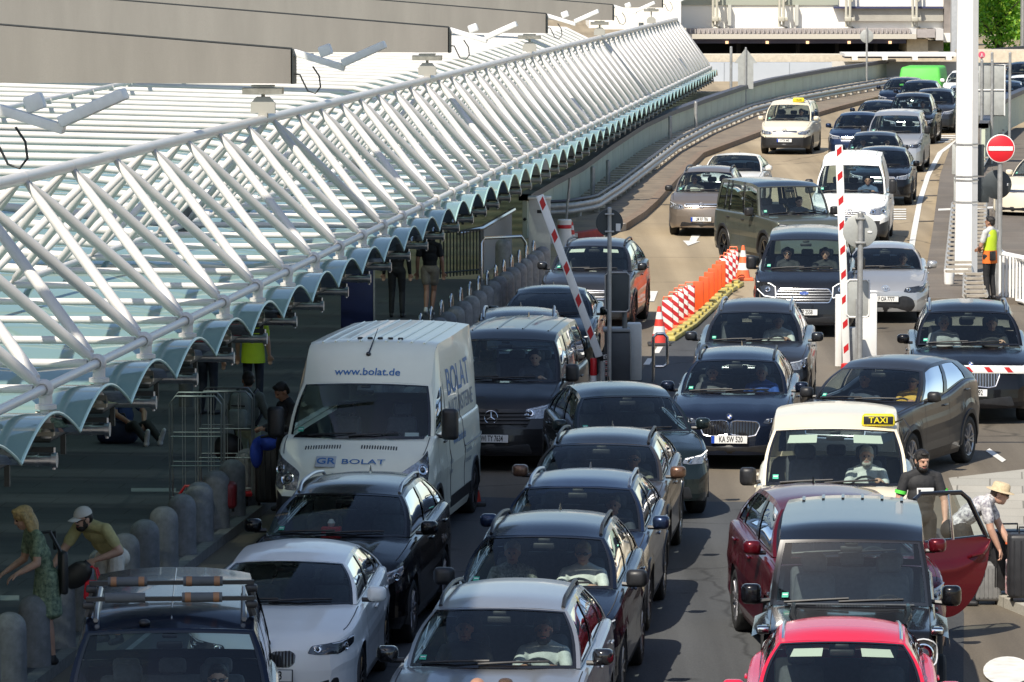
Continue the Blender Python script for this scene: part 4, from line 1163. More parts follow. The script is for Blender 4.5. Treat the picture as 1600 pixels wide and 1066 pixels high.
# ------------------------------------------------------------------ concrete beams above the canopy
def concrete(name, c, v=.05, sc=(.6, .6, .15)):
    m = mat(name, c, .85, var=v, vscale=2.2, bump=.15, bscale=40); return m
CONC = ground_mat('beam_concrete', (.215,.198,.176), (.262,.242,.215), (.235,.216,.192), .9, .85, .12)
for n in CONC.node_tree.nodes:
    if n.type == 'MAPPING': n.inputs['Scale'].default_value = (1.6, 1.6, .25); n.inputs['Rotation'].default_value = (0, 0, 0)
LAMPW = mat('floodlight_white', (.84,.83,.80), .45, var=.1)
for i, (kk) in enumerate((1.0, 9.2, 17.9, 27.5, 38.2, 50.4)):
    base = C0 + cd*kk + cl*1.6
    tip = base - cl*.46
    zb = (5.56, 5.44, 5.22, 4.98, 4.70, 4.51)[i]; zt = zb + .52
    o = thing('concrete_beam', ['nearest sand grey concrete roof beam, its cut end just outside the picture beside a floodlight', 'long sand grey beam ending above the canopy ridge, second of the row', 'sand grey beam end between the longest beam and the next smaller one', 'mid-length beam end with floodlight, fourth along the ridge', 'short beam end near the far roof corner, fifth along the ridge', 'smallest and farthest beam end before the white building'][i], 'beam', (tip.x, tip.y, 0), group='concrete beams over the canopy')
    o0 = -Vector((tip.x, tip.y, 0))
    b = MB(); hw_ = .22
    prof = []
    for d, zt_ in ((0, zt), (26, zt+2.1)):
        p = Vector((tip.x, tip.y, 0)) + cl*d + o0
        prof.append([p - cdir*hw_ + Vector((0,0,zb)), p + cdir*hw_ + Vector((0,0,zb)), p + cdir*hw_ + Vector((0,0,zt_)), p - cdir*hw_ + Vector((0,0,zt_))])
    b.grid(prof, closed=True); b.add(prof[0], [(0,1,2,3)]); b.add(prof[1], [(3,2,1,0)]); b.build('beam_body', CONC, o, smooth=False)
    b = MB(); p, q = Vector((0,0,zt+.012)), cl*26 + Vector((0,0,zt+2.112)); b.path([p, q], .02, 4); b.build('edge_flashing', DKS, o, smooth=False)
    b = MB(); p = -cl*.004
    b.add([p - cdir*(hw_+.01) + Vector((0,0,zb-.01)), p + cdir*(hw_+.01) + Vector((0,0,zb-.01)), p + cdir*(hw_+.01) + Vector((0,0,zt+.01)), p - cdir*(hw_+.01) + Vector((0,0,zt+.01))], [(3,2,1,0)])
    b.box(-cl*.03 + Vector((0,0,(zb+zt)/2)), (.02, hw_*2+.02, zt-zb+.02), math.atan2(cl.y, cl.x)); b.build('shaded_end_face', DKS, o, smooth=False)  # dark plate paints the shade on the end face turned from the sun
    b = MB(); 
    for d in linsp(0, 26, 2): pass
    q = cl*13 + Vector((0,0,0)); 
    # hanger between beam and ridge
    hb = MB(); rzk = rz(kk) - SLOPE*kk; c0 = cl*.46
    ya = math.atan2(cl.y, cl.x)
    hb.box(c0 + Vector((0,0,zb-.045)), (.34,.3,.03), ya); hb.box(c0 + Vector((0,0,zb-.12)), (.62,.30,.10), ya)
    hb.tube(c0 + Vector((0,0,zb-.17)), c0 + Vector((0,0,zb-.30)), .03)
    hb.build('bearing_plate', STEEL, o, smooth=False)
    hb = MB(); zc_ = rzk + .10
    pts = [(-.19, .0), (.19, .0), (.19, .16), (.10, .26), (-.10, .26), (-.19, .16)]
    f0 = [c0 + cl*x - cdir*.05 + Vector((0,0,zc_+z)) for x, z in pts]; f1 = [c0 + cl*x + cdir*.05 + Vector((0,0,zc_+z)) for x, z in pts]
    hb.add(f0 + f1, [tuple(range(6))[::-1], tuple(range(6, 12))] + [(j, (j+1) % 6, 6+(j+1) % 6, 6+j) for j in range(6)]); hb.box(c0 + Vector((0,0,rzk+.03)), (.14,.16,.16), ya); hb.tube(c0 + Vector((0,0,zc_+.2)), c0+Vector((0,0,zb-.16)), .026); hb.build('hanger_plate', mat('hanger_grey', (.40,.385,.34), .5, .2), o, smooth=False)
    # floodlight with bracket and hanging cable
    fl = thing('floodlight', ['white floodlight on the nearest beam tip at the picture edge, beside its dark cable loop', 'white double floodlight bolted to the end of the second beam', 'white double floodlight on the end of the third beam', 'white double floodlight on the end of the fourth beam', 'small white floodlight on the end of the fifth beam', 'tiny white floodlight on the farthest beam end'][i], 'floodlight', (tip.x, tip.y, 0), group='floodlights on the beam ends')
    r_ = -cl
    p0 = r_*.02 + Vector((0,0,zt-.06))
    b = MB(); T = Matrix.Rotation(ya, 4, 'Z') @ Matrix.Rotation(R(-18), 4, 'Y')
    b.rbox(p0 + r_*.40 + Vector((0,0,-.10)), (.84,.18,.10), .01, 2, M=Matrix.Rotation(math.atan2(r_.y, r_.x), 4, 'Z') @ Matrix.Rotation(R(17), 4, 'Y')); b.build('bracket', LAMPW, fl)
    b = MB(); b.rbox(p0 + r_*.50 + Vector((0,0,.05)), (.20,.17,.17), .03, 2, M=Matrix.Rotation(math.atan2(r_.y, r_.x), 4, 'Z') @ Matrix.Rotation(R(-20), 4, 'Y')); b.build('driver_box', LAMPW, fl)
    b = MB(); b.rbox(p0 + r_*1.10 + Vector((0,0,.0)), (.72,.38,.12), .018, 2, M=Matrix.Rotation(math.atan2(r_.y, r_.x), 4, 'Z') @ Matrix.Rotation(R(-24), 4, 'Y')); b.build('lamp_head', LAMPW, fl)
    b = MB(); b.path([p0 + r_*x + Vector((0,0,z)) for x, z in ((.03,-.32),(.10,-.33),(.14,-.42),(.22,-.58),(.34,-.62),(.42,-.52),(.40,-.35),(.30,-.2))], .014, 6); b.build('cable', DKS, fl)
# terminal facade standing behind the canopy, out of frame on the left
FAC = mat('terminal_facade', (.10,.105,.11), .5, var=.2)
ta, tb = C0 + cl*42 - cd*8, C0 + cl*42 + cd*50
tw = thing('terminal_building', 'dark terminal frontage running along the back of the canopy', 'building', ((ta+tb)/2).to_tuple()[:2] + (0,))
b = MB(); b.box((0, 0, 6.5), (8, (tb-ta).length, 13), math.atan2(cl.y, cl.x)); b.build('wall', FAC, tw, smooth=False)
# unseen glass roof with girders, added high above the kerb lane to shade it
L0 = -tw.location; b = MB()
ra, rb = C0 - cd*8 + cl*1.1, C0 + cd*10.5 + cl*1.1
b.box(((ra+rb)/2).xy.to_3d() + L0 + Vector((0,0,12.0)), (3.7, (rb-ra).length, .04), math.atan2(cl.y, cl.x)); b.build('added_shade_roof', glass('added_shade_glass', (.97, .99, .97), .7, (.5, .6, .5), .02), tw, smooth=False)
for k in (-7, -1, 5, 10):
    p, q = C0 + cd*k - cl*.6, C0 + cd*k + cl*38.5; b = MB(); b.box(((p+q)/2).xy.to_3d() + L0 + Vector((0,0,12.5)), ((q-p).length, .4, .5), math.atan2(cl.y, cl.x)); b.build('added_roof_girder', CONC, tw, smooth=False)
# ------------------------------------------------------------------ background: guard rails, panel walls, far buildings, trees
PANEL = mat('green_grey_panel', (.54,.58,.45), .6, var=.14, vscale=.8)
CAPM = mat('dark_cap', (.05,.055,.075), .5)
GALV = mat('galvanised_steel', (.50,.48,.44), .5, .35, var=.25, vscale=5)
def curve_pts(px, step, h=0):
    pts = [at(x, y, h) for x, y in px]; out = []
    acc = 0
    for p, q in zip(pts, pts[1:]):
        d = (q-p).length
        while acc <= d: out.append((p.lerp(q, acc/d), (q-p).normalized())); acc += step
        acc -= d
    return out
def panel_wall(name, px, hgt, label, pitch=2.4, cap=True, z0=0):
    o = thing(name, label, 'wall', at(*px[0])); L0 = -o.location
    cs = curve_pts(px, pitch)
    for (p, d), (q, _) in zip(cs, cs[1:]):
        n = Vector((d.y, -d.x, 0)); b = MB(); dd = (q-p).normalized()
        b.box((p+q)/2 + L0 + Vector((0,0,z0+hgt/2)), ((q-p).length-.05, .12, hgt), math.atan2(dd.y, dd.x)); b.build('panel', PANEL, o, smooth=False)
    b = MB(); b.path([p + L0 + Vector((0,0,z0+hgt*.5)) for p, d in cs], .05, 4); b.build('backing_rail', DKS, o)
    if cap:
        b = MB(); rows = []
        for p, d in cs:
            n = Vector((d.y, -d.x, 0)); c = p + L0 + Vector((0,0,z0+hgt)); rows.append([c-n*.16, c+n*.16, c+n*.16+Vector((0,0,.16)), c-n*.16+Vector((0,0,.16))])
        b.grid(rows, closed=True); b.build('wall_cap', CAPM, o, smooth=False)
    return o
base_w = [(820,372),(860,345),(900,322),(950,281),(1000,244),(1047,219),(1105,195),(1165,172),(1206,160),(1300,141),(1400,125),(1500,112),(1640,98)]
panel_wall('panel_wall', base_w, .95, 'long curving parapet of pale green panels with dark cap left of the road', 2.6)
def guard_rail(px, label, hgt=.56, gap=2.0):
    o = thing('guard_rail', label, 'guard rail', at(*px[0])); L0 = -o.location
    cs = curve_pts(px, gap/2)
    n_ = 0
    for i, (p, d) in enumerate(cs):
        if i % 2 == 0 and n_ < 95:
            b = MB(); b.box(p + L0 + Vector((0,0,hgt/2)), (.13,.13,hgt), math.atan2(d.y, d.x)); b.build('post', mat('rail_post', (.55,.52,.46), .6, var=.2), o, smooth=False); n_ += 1
    b = MB(); rows = []
    for p, d in cs:
        n = Vector((d.y, -d.x, 0)); c = p + L0
        rows.append([c + n*x + Vector((0,0,z)) for x, z in ((.08,hgt-.30),(.13,hgt-.27),(.13,hgt-.20),(.07,hgt-.16),(.13,hgt-.12),(.13,hgt-.04),(.08,hgt-.01))])
    b.grid(rows); b.build('rail_beam', GALV, o, ang=60)
    b = MB(); b.path([p + L0 + Vector((0,0,hgt+.05)) for p, d in cs], .05, 6); b.build('top_rail', mat('rail_dark', (.10,.10,.11), .5, .3), o)
    return o
gr_px = [(845,352),(880,351),(930,342),(965,318),(1000,290),(1056,246),(1110,216),(1175,188),(1235,172),(1300,159),(1380,144),(1470,128),(1600,112)]
guard_rail(gr_px, 'galvanised steel guard rail curving along the verge below the green panels')
# metal slats between guard rail and parapet
SLAT = mat('weathered_slat', (.50,.44,.35), .6, .3, var=.3)
sl = thing('slat_deck', 'ladder-like row of weathered metal slats between guard rail and parapet', 'slat deck', at(900,322)); L0 = -sl.location
b = MB(); n_ = 0
inner = curve_pts([(x, y) for x, y in base_w[2:]], 1.5)
gr_line = [p for p, d in curve_pts(gr_px, .5)]
for p, d in inner[:110]:
    q = min(gr_line, key=lambda g: (g-p).length); e = (q-p); L_ = e.length
    if L_ < .4: continue
    e.normalize(); c = p + e*(L_*.5)
    bb = MB(); bb.box(c + L0 + Vector((0,0,.22)), (L_*.92, .72, .05), math.atan2(e.y, e.x)); 
    b.add(bb.V, bb.F)
so = b.build('slat', SLAT, sl, smooth=False); so['kind'] = 'stuff'
b = MB(); 
# right-hand ramp wall, curved
panel_wall('ramp_wall', [(1536,268),(1544,248),(1556,229),(1575,212),(1600,199),(1640,186),(1700,176)], 1.15, 'curved pale parapet of upright panels on the ramp at the right edge', 1.5, z0=.25)
# slats left of white pole and right
def slat_stair(px0, px1, wpx, n, label):
    o = thing('slat_grating', label, 'grating', at(*px0)); L0 = -o.location
    st = MB()
    for i in range(n):
        t = i/(n-1); x, y = lerp(px0[0], px1[0], t), lerp(px0[1], px1[1], t); w0, w1 = wpx
        a, c = at(x, y, .45), at(x + lerp(w0, w1, t), y, .45)
        b = MB(); b.box((a+c)/2 + L0, ((c-a).length, .22, .05), .05); b.build('slat', SLATL, o, smooth=False)
    a, c = at(px0[0], px0[1], .3), at(px1[0], px1[1], .3); b = MB(); b.path([a+L0, c+L0], .05, 6); a, c = at(px0[0]+wpx[0], px0[1], .3), at(px1[0]+wpx[1], px1[1], .3); b.path([a+L0], .05) if False else b.path([a+L0, c+L0], .05, 6); b.build('side_rail', GALV, o)
    return o
SLATL = mat('pale_slat', (.42,.37,.30), .6, .2, var=.25)
slat_stair((1489,318),(1478,424),(36,38), 16, 'pale metal slat grating around the foot of the white pole')
slat_stair((1522,318),(1514,392),(18,24), 14, 'narrow slat grating right of the white pole')
slat_stair((1508,428),(1507,462),(28,34), 6, 'short slat grating below the security man')
slat_stair((1545,193),(1520,262),(30,14), 14, 'brown slat grating behind the large grey sign backs')
# ---- white building across the end of the road
WALLW = mat('white_cladding', (.86,.83,.76), .7, var=.05, vscale=.3)
WALLG = mat('grey_concrete_wall', (.40,.38,.33), .8, var=.2, vscale=.5)
ROOFG = mat('ribbed_fascia', (.36,.33,.32), .6, var=.15)
DARKI = mat('car_park_shade', (.018,.018,.022), .9)
BLUED = mat('blue_strip', (.04,.045,.11), .5)
D1 = 285.0
s1 = FPX/D1
def bx(px, D=D1): return (px-800)/FPX*D
def bz(py, D=D1): return CAMH + ((533-py)/FPX - math.tan(PITCH))*D*CP if False else atd(800, py, D).z
def slab(b, x0, x1, y0, y1, D, depth, mi=None):
    """box seen between pixels x0..x1, y0..y1 on its front face at distance D"""
    p, q = atd(x0, y1, D), atd(x1, y0, D)
    b.box(((p.x+q.x)/2, (p.y)+depth/2, (p.z+q.z)/2), (q.x-p.x, depth, q.z-p.z), mi=mi)
bd = thing('white_building', 'wide white building with pipes, ribbed grey fascia and open dark car park beneath', 'building', atd(1240, 100, D1).to_tuple()[:2]+(0,))
L0 = -bd.location
def bpart(name, m, items):
    b = MB()
    for it in items: slab(b, *it)
    b.V = [tuple(Vector(v)+L0) for v in b.V]
    return b.build(name, m, bd, smooth=False)
bpart('upper_wall', WALLW, [(920,1474,-300,44,D1,12)])
bpart('cornice', mat('cornice_grey', (.34,.36,.30), .7), [(880,1310,-20,8,D1-.22,.2)])
bpart('wall_recess', WALLG, [(1322,1474,13,33,D1-.35,.3)])
bpart('blue_strip', BLUED, [(1303,1474,10.5,13.5,D1-.7,.6)])
bpart('fascia', ROOFG, [(1052,1422,45,55,D1-2,14)]); bpart('fascia_end', mat('fascia_pale', (.55,.54,.53), .6), [(1422,1432,45,55,D1-2,6),(1462,1474,45,63,D1-2,6)])
for x in linsp(1056, 1420, 52):
    bpart('fascia_rib', ROOFG, [(x, x+2.6, 45.5, 52.5, D1-2.25, .25)])
bpart('gutter_band', mat('band_pale', (.50,.47,.41), .7), [(1074,1432,53.5,61,D1-2.6,15)])
bpart('fascia_grille', ROOFG, [(1433,1461,46,59,D1-2.1,2)])
bpart('dark_opening', DARKI, [(1074,1415,61,84,D1+9,1)])
bpart('car_park_soffit', BLUED, [(1074,1416,61,68,D1-1.5,10)])
for x in (1152,1245,1306,1366): bpart('car_park_column', mat('column_dark', (.05,.05,.06), .8), [(x, x+5, 61, 86, D1+3, 1)])
for x in (1136,1199,1262,1327,1391): bpart('ceiling_lamp', mat('warm_lamp', (1,.62,.35), .5, emit=1.2), [(x-2.2, x+2.2, 64.5, 68.5, D1-1.8, .3)])
bpart('stair_block', mat('block_cream', (.56,.51,.41), .8, var=.1), [(1417,1450,61,81,D1-1,6)]); bpart('bracket_end', WALLG, [(1450,1474,64,80,D1,3)])
bpart('white_sign_box', WALLW, [(1474,1492,52,66,D1-1,2)])
bpart('corner_tower', mat('tower_brown', (.25,.22,.20), .6, var=.4, vscale=.8), [(1475,1494,-250,52,D1-.5,8)])
for i, x in enumerate((1117, 1221, 1325, 1429)):
    b = MB(); xs = bx(x)
    for dx in (-.10, .12):
        p, q = atd(x, -280, D1-1.3), atd(x, 42, D1-1.3); b.tube(Vector((p.x+dx, p.y, p.z)), Vector((p.x+dx, q.y, q.z)), .075, n=8)
    p = atd(x, 30, D1-1.5); b.rbox(p, (.36,.5,.26), .04); b.rbox(p+Vector((.28,0,0)), (.18,.4,.2), .04); b.tube(atd(x, 40, D1-1.3), atd(x+8, 43, D1-.4), .06)
    b.tube(atd(x+5, 0, D1-1.3), atd(x+5, 0, D1-.1), .12); b.tube(atd(x+5, 30, D1-1.6), atd(x+5, 30, D1-.1), .10)
    b.V = [tuple(Vector(v)+L0) for v in b.V]; b.build('down_pipe', mat('pipe_grey', (.45,.43,.36), .5), bd)
for x in (1035,1140,1245): bpart('wall_bracket', mat('bracket_grey', (.48,.48,.44), .6), [(x-2.5, x+2.5, 8, 40, D1-.5, .4)])
bpart('left_pier', mat('pier_pale', (.58,.56,.50), .7), [(1063,1072,44,90,D1-4,2)])
bpart('left_wing', WALLW, [(940,1064,-300,46,D1-4,6)])
# low sound wall in front, with blue coping
lw = thing('retaining_wall', 'long low pale wall with horizontal joints and dark blue coping below the car park', 'wall', atd(1240, 120, 258).to_tuple()[:2]+(0,)); L0 = -lw.location
def lpart(name, m, items):
    b = MB()
    for it in items: slab(b, *it)
    b.V = [tuple(Vector(v)+L0) for v in b.V]
    return b.build(name, m, lw, smooth=False)
D2 = 258
lpart('wall_face', mat('wall_shade_tint', (.46,.50,.55), .7, var=.1, vscale=.3), [(1060,1300,98,165,D2,1)])  # bluish tone paints shade into this stretch of the wall
lpart('sunlit_face', mat('wall_sun_tint', (.60,.575,.52), .7, var=.1, vscale=.3), [(1300,1495,97,150,D2-.3,1)])  # warmer, lighter tone paints sunlight into this stretch of the same wall
for y in (112, 121, 131): lpart('joint', mat('joint_grey', (.25,.27,.30), .8), [(1060,1330,y,y+.7,D2-.06,.05)])
for x in (1131, 1233): lpart('joint', mat('joint_grey', (.25,.27,.30), .8), [(x,x+.7,98,150,D2-.06,.05)])
lpart('ledge', mat('ledge_cream', (.62,.54,.42), .8, var=.15), [(1060,1500,86,97,D2+1.5,3)])
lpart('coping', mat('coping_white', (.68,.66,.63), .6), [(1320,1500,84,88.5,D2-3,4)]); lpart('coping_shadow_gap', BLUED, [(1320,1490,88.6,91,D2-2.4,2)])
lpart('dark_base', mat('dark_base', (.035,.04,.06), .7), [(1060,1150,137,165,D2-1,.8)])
for x in (1336,1383,1430,1483): lpart('bracket', WALLW, [(x-4,x+4,88,94,D2-3.4,1)])
# pale upper road wall to the right, behind the signs
lpart('far_ledge', mat('ledge_cream', (.62,.54,.42), .8, var=.15), [(1500,1700,79,98,D2+4,3)])
# ---- trees top right
def tree(px, py_top, py_base, D, wpx, seed, label):
    r_ = random.Random(seed); g = atd(px, 533, D); g.z = 0
    o = thing('tree', label, 'tree', g, group='trees beyond the road'); k = D/FPX
    zt, zb = atd(px, py_top, D).z, max(.5, atd(px, py_base, D).z); rx = wpx*k/2; rz_ = (zt-zb)/2; zc = (zt+zb)/2
    b = MB(); b.path([(0,0,0),(.15,0,zb*.6),(0,.1,zc),(.1,0,zt-.6)], [.28,.22,.14,.04], 8)
    for i in range(8):
        a = r_.uniform(0, 6.28); z = lerp(zb, zc, r_.random()); b.path([(0,0,z),(math.cos(a)*rx*.4, math.sin(a)*rx*.4, z+.9),(math.cos(a)*rx*.8, math.sin(a)*rx*.8, z+1.5)], [.10,.06,.02], 5)
    b.build('trunk', mat('bark', (.09,.07,.05), .9, var=.4), o)
    b = MB()
    clumps = [(Vector((r_.gauss(0, .42)*rx, r_.gauss(0, .42)*rx, zc + r_.uniform(-1, 1)*rz_*.85)), r_.uniform(.5, 1.0)*min(rx, rz_)*.42) for _ in range(64)]
    for c, rr in clumps:
        for _ in range(120):
            v = Vector((r_.gauss(0,1), r_.gauss(0,1), r_.gauss(0,1))).normalized()*rr*r_.uniform(.55, 1.08); p = c + v
            s_ = r_.uniform(.09, .18); n = (v.normalized()*.6 + Vector((r_.gauss(0,.6), r_.gauss(0,.6), r_.gauss(0,.6)+.5))).normalized()
            q = n.to_track_quat('Z', 'Y'); a = r_.uniform(0, 6.28)
            e = q @ Vector((math.cos(a), math.sin(a), 0))*s_; f = q @ Vector((-math.sin(a), math.cos(a), 0))*s_*.6
            b.add([p-e, p+f*.9, p+e, p-f*.9], [(0,1,2,3)], r_.choice((0,0,1,2)))
    b.build('crown', LEAVES, o, smooth=False)
def leafmat(n, c):
    m = bpy.data.materials.new(n); m.use_nodes = True; nt = m.node_tree; p = nt.nodes['Principled BSDF']; p.inputs['Base Color'].default_value = (*c, 1); p.inputs['Roughness'].default_value = .5
    tl = nt.nodes.new('ShaderNodeBsdfTranslucent'); tl.inputs['Color'].default_value = (c[0]*1.6, c[1]*1.7, c[2]*.7, 1); mx = nt.nodes.new('ShaderNodeMixShader'); mx.inputs[0].default_value = .4
    nt.links.new(p.outputs[0], mx.inputs[1]); nt.links.new(tl.outputs[0], mx.inputs[2]); nt.links.new(mx.outputs[0], nt.nodes['Material Output'].inputs[0]); return m
LEAVES = [leafmat('leaf_green', (.24,.46,.05)), leafmat('leaf_light', (.40,.54,.08)), leafmat('leaf_dark', (.11,.27,.04))]
tree(1556, -90, 86, 300, 130, 3, 'dense bright green tree at the top right behind the grey sign backs')
tree(1612, -90, 92, 330, 120, 5, 'green tree cut by the right picture edge beside a thin grey post')
tree(1515, -30, 88, 340, 60, 8, 'green tree mostly hidden by the white pole')
tree(1575, -120, 96, 360, 170, 21, 'tall green tree filling the gap behind the two nearer trees')
tree(1478, 62, 92, 300, 24, 11, 'small green bush beside the white building corner')
# ------------------------------------------------------------------ street furniture
BOLL = mat('bollard_concrete', (.22,.225,.23), .85, var=.3, vscale=9, bump=.25, bscale=50)
def lathe_obj(name, prof, m, parent, n=20, loc=(0,0,0)):
    b = MB(); b.lathe(prof, n); o = b.build(name, m, parent); o.location = loc; return o
boll_prof = [(.175,0),(.178,.02),(.175,.55),(.172,.60)] + [(.172*math.cos(a), .60+.15*math.sin(a)) for a in linsp(.12, 1.55, 8)]
b = MB(); b.lathe(boll_prof, 24); boll_me = b.build('bollard', BOLL); first = True
p0, p1 = at(338, 825, .12), at(846, 439, .12); bdir = (p1-p0).normalized(); blen = (p1-p0).length
t = -1.35*13; i = 0
while t < blen + .5:
    p = p0 + bdir*t; px = 800 + FPX*p.x/(p.y*CP + CAMH*SP)
    if px > -60 and not (425 < px < 560):
        o = boll_me if first else boll_me.copy()
        if not first: COL.objects.link(o)
        first = False; o.location = (p.x, p.y, .12)
        lab = ('dark domed concrete bollard standing on the kerb between the people and the cars' if px < 425 else 'dark domed concrete bollard in the dense row behind the steel hoops')
        tag(o, lab, 'bollard', 'domed bollards near the people' if px < 425 else 'domed bollards in the dense row')
    t += 1.35
o = boll_me.copy(); COL.objects.link(o); p = at(786, 425, .12); o.location = p; tag(o, 'single domed bollard under the U-shaped handrail, apart from the dense row', 'bollard')
INOX = mat('stainless', (.55,.56,.57), .25, 1.0)
hoop = None
for k in range(15):
    p = at(651, 586, .12).lerp(at(842, 444, .12), k/14)
    if hoop is None:
        b = MB(); dx, dy = bdir.x, bdir.y
        pts = [Vector((0,0,0)) - bdir*.16, Vector((0,0,.80)) - bdir*.16] + [Vector((0,0,.80+.13*math.sin(a))) - bdir*.16*math.cos(a) for a in linsp(.3, math.pi-.3, 5)] + [Vector((0,0,.80)) + bdir*.16, bdir*.16]
        b.path(pts, .028, 8); hoop = b.build('steel_hoop', INOX); o = hoop
    else: o = hoop.copy(); COL.objects.link(o)
    o.location = p + Vector((-.12,0,0)); tag(o, 'stainless steel hoop in the row beside the dense bollards', 'hoop', 'steel hoops beside the bollards')
# ---- signs and posts
GREYB = mat('sign_back', (.40,.41,.39), .5, .1, var=.12)
GREYD = mat('sign_back_dark', (.05,.06,.065), .55, .2, var=.2)
POSTM = mat('post_zinc', (.42,.42,.41), .45, .5, var=.2)
WHITEM = mat('white_paint', (.84,.83,.80), .45, var=.06, vscale=3)
REDM = mat('signal_red', (.55,.018,.022), .4, var=.08)
CAB = mat('cabinet_grey', (.055,.062,.07), .5, var=.2)
def post(o, x, y, h, r=.038, m=None, z0=0): 
    b = MB(); b.tube((x, y, z0), (x, y, h), r, n=10); b.ell((x, y, h), (r, r, r*.6), 10, 6); return b.build('post', m or POSTM, o)
def disc(o, name, c, r, m, th=.012, dy=0):
    b = MB(); b.lathe([(0.001,-th),(r*.97,-th),(r,-th*.5),(r,th*.5),(r*.97,th),(0.001,th)], 32, axis='Y', o=c); return b.build(name, m, o)
def plate(o, name, c, w, h, m, fr=None):
    b = MB(); b.rbox(c, (w, .02, h), .008, 2); p = b.build(name, m, o)
    if fr:
        b = MB(); x, z = w/2, h/2; c = Vector(c)
        b.path([c+Vector(v) for v in ((-x,-.012,-z+.05),(-x,-.012,z-.05),(-x+.05,-.012,z),(x-.05,-.012,z),(x,-.012,z-.05),(x,-.012,-z+.05),(x-.05,-.012,-z),(-x+.05,-.012,-z))], .018, 6, closed=True); b.build('sign_rim', fr, p)
    return p
def hz(py, base_py, z0=0):
    """height of a point seen at py standing over the ground seen at base_py"""
    s = (base_py+110)/7.85; return 7.85 - (py+110)/s
# gate 1 on the left of the middle lane
def cab_gate(px, py, label, arm_top, group, cabh, tint):
    g = at(px, py); o = thing('barrier_gate', label, 'barrier gate', g, group=group); return o, g
g1 = thing('barrier_gate', 'dark grey barrier cabinet by the middle lane, its striped arm raised at a slant', 'barrier gate', at(965, 598), group='car park barrier gates')
s_ = (598+110)/7.85
def rel(px, py, bp=(965, 598), dy=0): 
    s = (bp[1]+110)/7.85; return Vector(((px-bp[0])/s, dy, (bp[1]-py)/s))
b = MB(); b.rbox((.0,.12,.44), (.44,.5,.88), .03); b.build('cabinet', CAB, g1)
b = MB(); b.rbox((-.02,.12,.915), (.47,.54,.06), .02); b.build('cabinet_lid', mat('cabinet_lid', (.22,.23,.23), .5), g1)
b = MB(); b.rbox((.30,.5,.5), (.25,.35,1.0), .03); b.build('service_box', mat('service_box_pale', (.62,.62,.58), .5, var=.1), g1)
def arm(root, p, q, hgt, nstripe, fw=.05, label=None):
    p, q = Vector(p), Vector(q); L_ = (q-p).length; d = (q-p).normalized()
    M = d.to_track_quat('X', 'Z').to_matrix().to_4x4()
    b = MB(); T = Matrix.Translation(p) @ M
    b.rbox(T @ Vector((L_/2, 0, 0)), (L_, fw, hgt), .012, 2, M=M); a = b.build('barrier_arm', WHITEM, root)
    for k in range(nstripe):
        x = L_*(k+.75)/nstripe; w = L_/nstripe*.27
        for sy in (-1, 1):
            b = MB(); z = hgt*.33; sh = .10*0+hgt*.55
            b.add([T @ Vector((x-w/2-sh/2, sy*(fw/2+.003), -z)), T @ Vector((x+w/2-sh/2, sy*(fw/2+.003), -z)), T @ Vector((x+w/2+sh/2, sy*(fw/2+.003), z)), T @ Vector((x-w/2+sh/2, sy*(fw/2+.003), z))], [(0,1,2,3) if sy < 0 else (3,2,1,0)])
            b.build('red_stripe', REDM, a)
    return a
arm(g1, rel(936, 556, dy=-.2), rel(843, 304, dy=-.2), .135, 5)
b = MB(); b.tube(rel(930, 552, dy=-.12), rel(948, 560, dy=.1), .07); b.build('arm_hub', CAB, g1)
b = MB(); b.lathe([(.055,0),(.055,.26),(.05,.28),(0.001,.28)], 14, (-.42,-.15,0)); w_ = b.build('marker_post', WHITEM, g1)
b = MB(); b.lathe([(.058,.14),(.058,.42),(.05,.44),(0.001,.44)], 14, (-.42,-.15,0)); b.build('red_sleeve', REDM, g1)
b = MB(); b.tube((-.26,-.2,0),(-.26,-.2,.38),.045); b.build('bollard_light', GREYB, g1)
for k in range(4):
    b = MB(); b.rbox((-.20,-.14,.46-k*.10+.0), (.10,.01,.075), .01); c = b.build('notice', PLATE, g1)
    b = MB(); b.lathe([(.016,0),(.030,0),(.030,.004),(.016,.004)], 12, (-.20,-.151,.46-k*.10), axis='Y'); b.build('notice_mark', REDM if k else INK, c)
b = MB(); b.path([(.62,.1,.0),(.62,.1,.78),(.68,.1,.84),(.80,.1,.84),(.86,.1,.78),(.86,.1,.32),(.80,.1,.27),(.66,.1,.27)], .028, 8); b.build('guard_hoop', INOX, g1)
rs = thing('road_sign', 'dark back of a round sign on a zinc post beside the slanted barrier arm', 'road sign', at(952, 600)); h_ = hz(348, 600)
post(rs, 0, 0, h_+.25); disc(rs, 'sign_plate', (0, -.05+.1, h_), .235, GREYD); b = MB(); b.rbox((.15,-.0+.035,h_-.08), (.08,.004,.13), .002, 1); b.build('sticker', PLATE, rs)
for dz in (-.15, .15):
    b = MB(); b.rbox((0,0,h_+dz), (.16,.1,.03), .01); b.build('clamp', POSTM, rs)
rs = thing('road_sign', 'dark rectangular sign back with pale rim on a grey post right of the slanted arm', 'road sign', at(976, 598)); h_ = hz(456, 598)
post(rs, 0, .02, hz(424, 598), .045, mat('post_dark', (.16,.17,.17), .5, .5)); plate(rs, 'sign_plate', (-.13,-.05,h_), .42, .68, GREYD, POSTM)
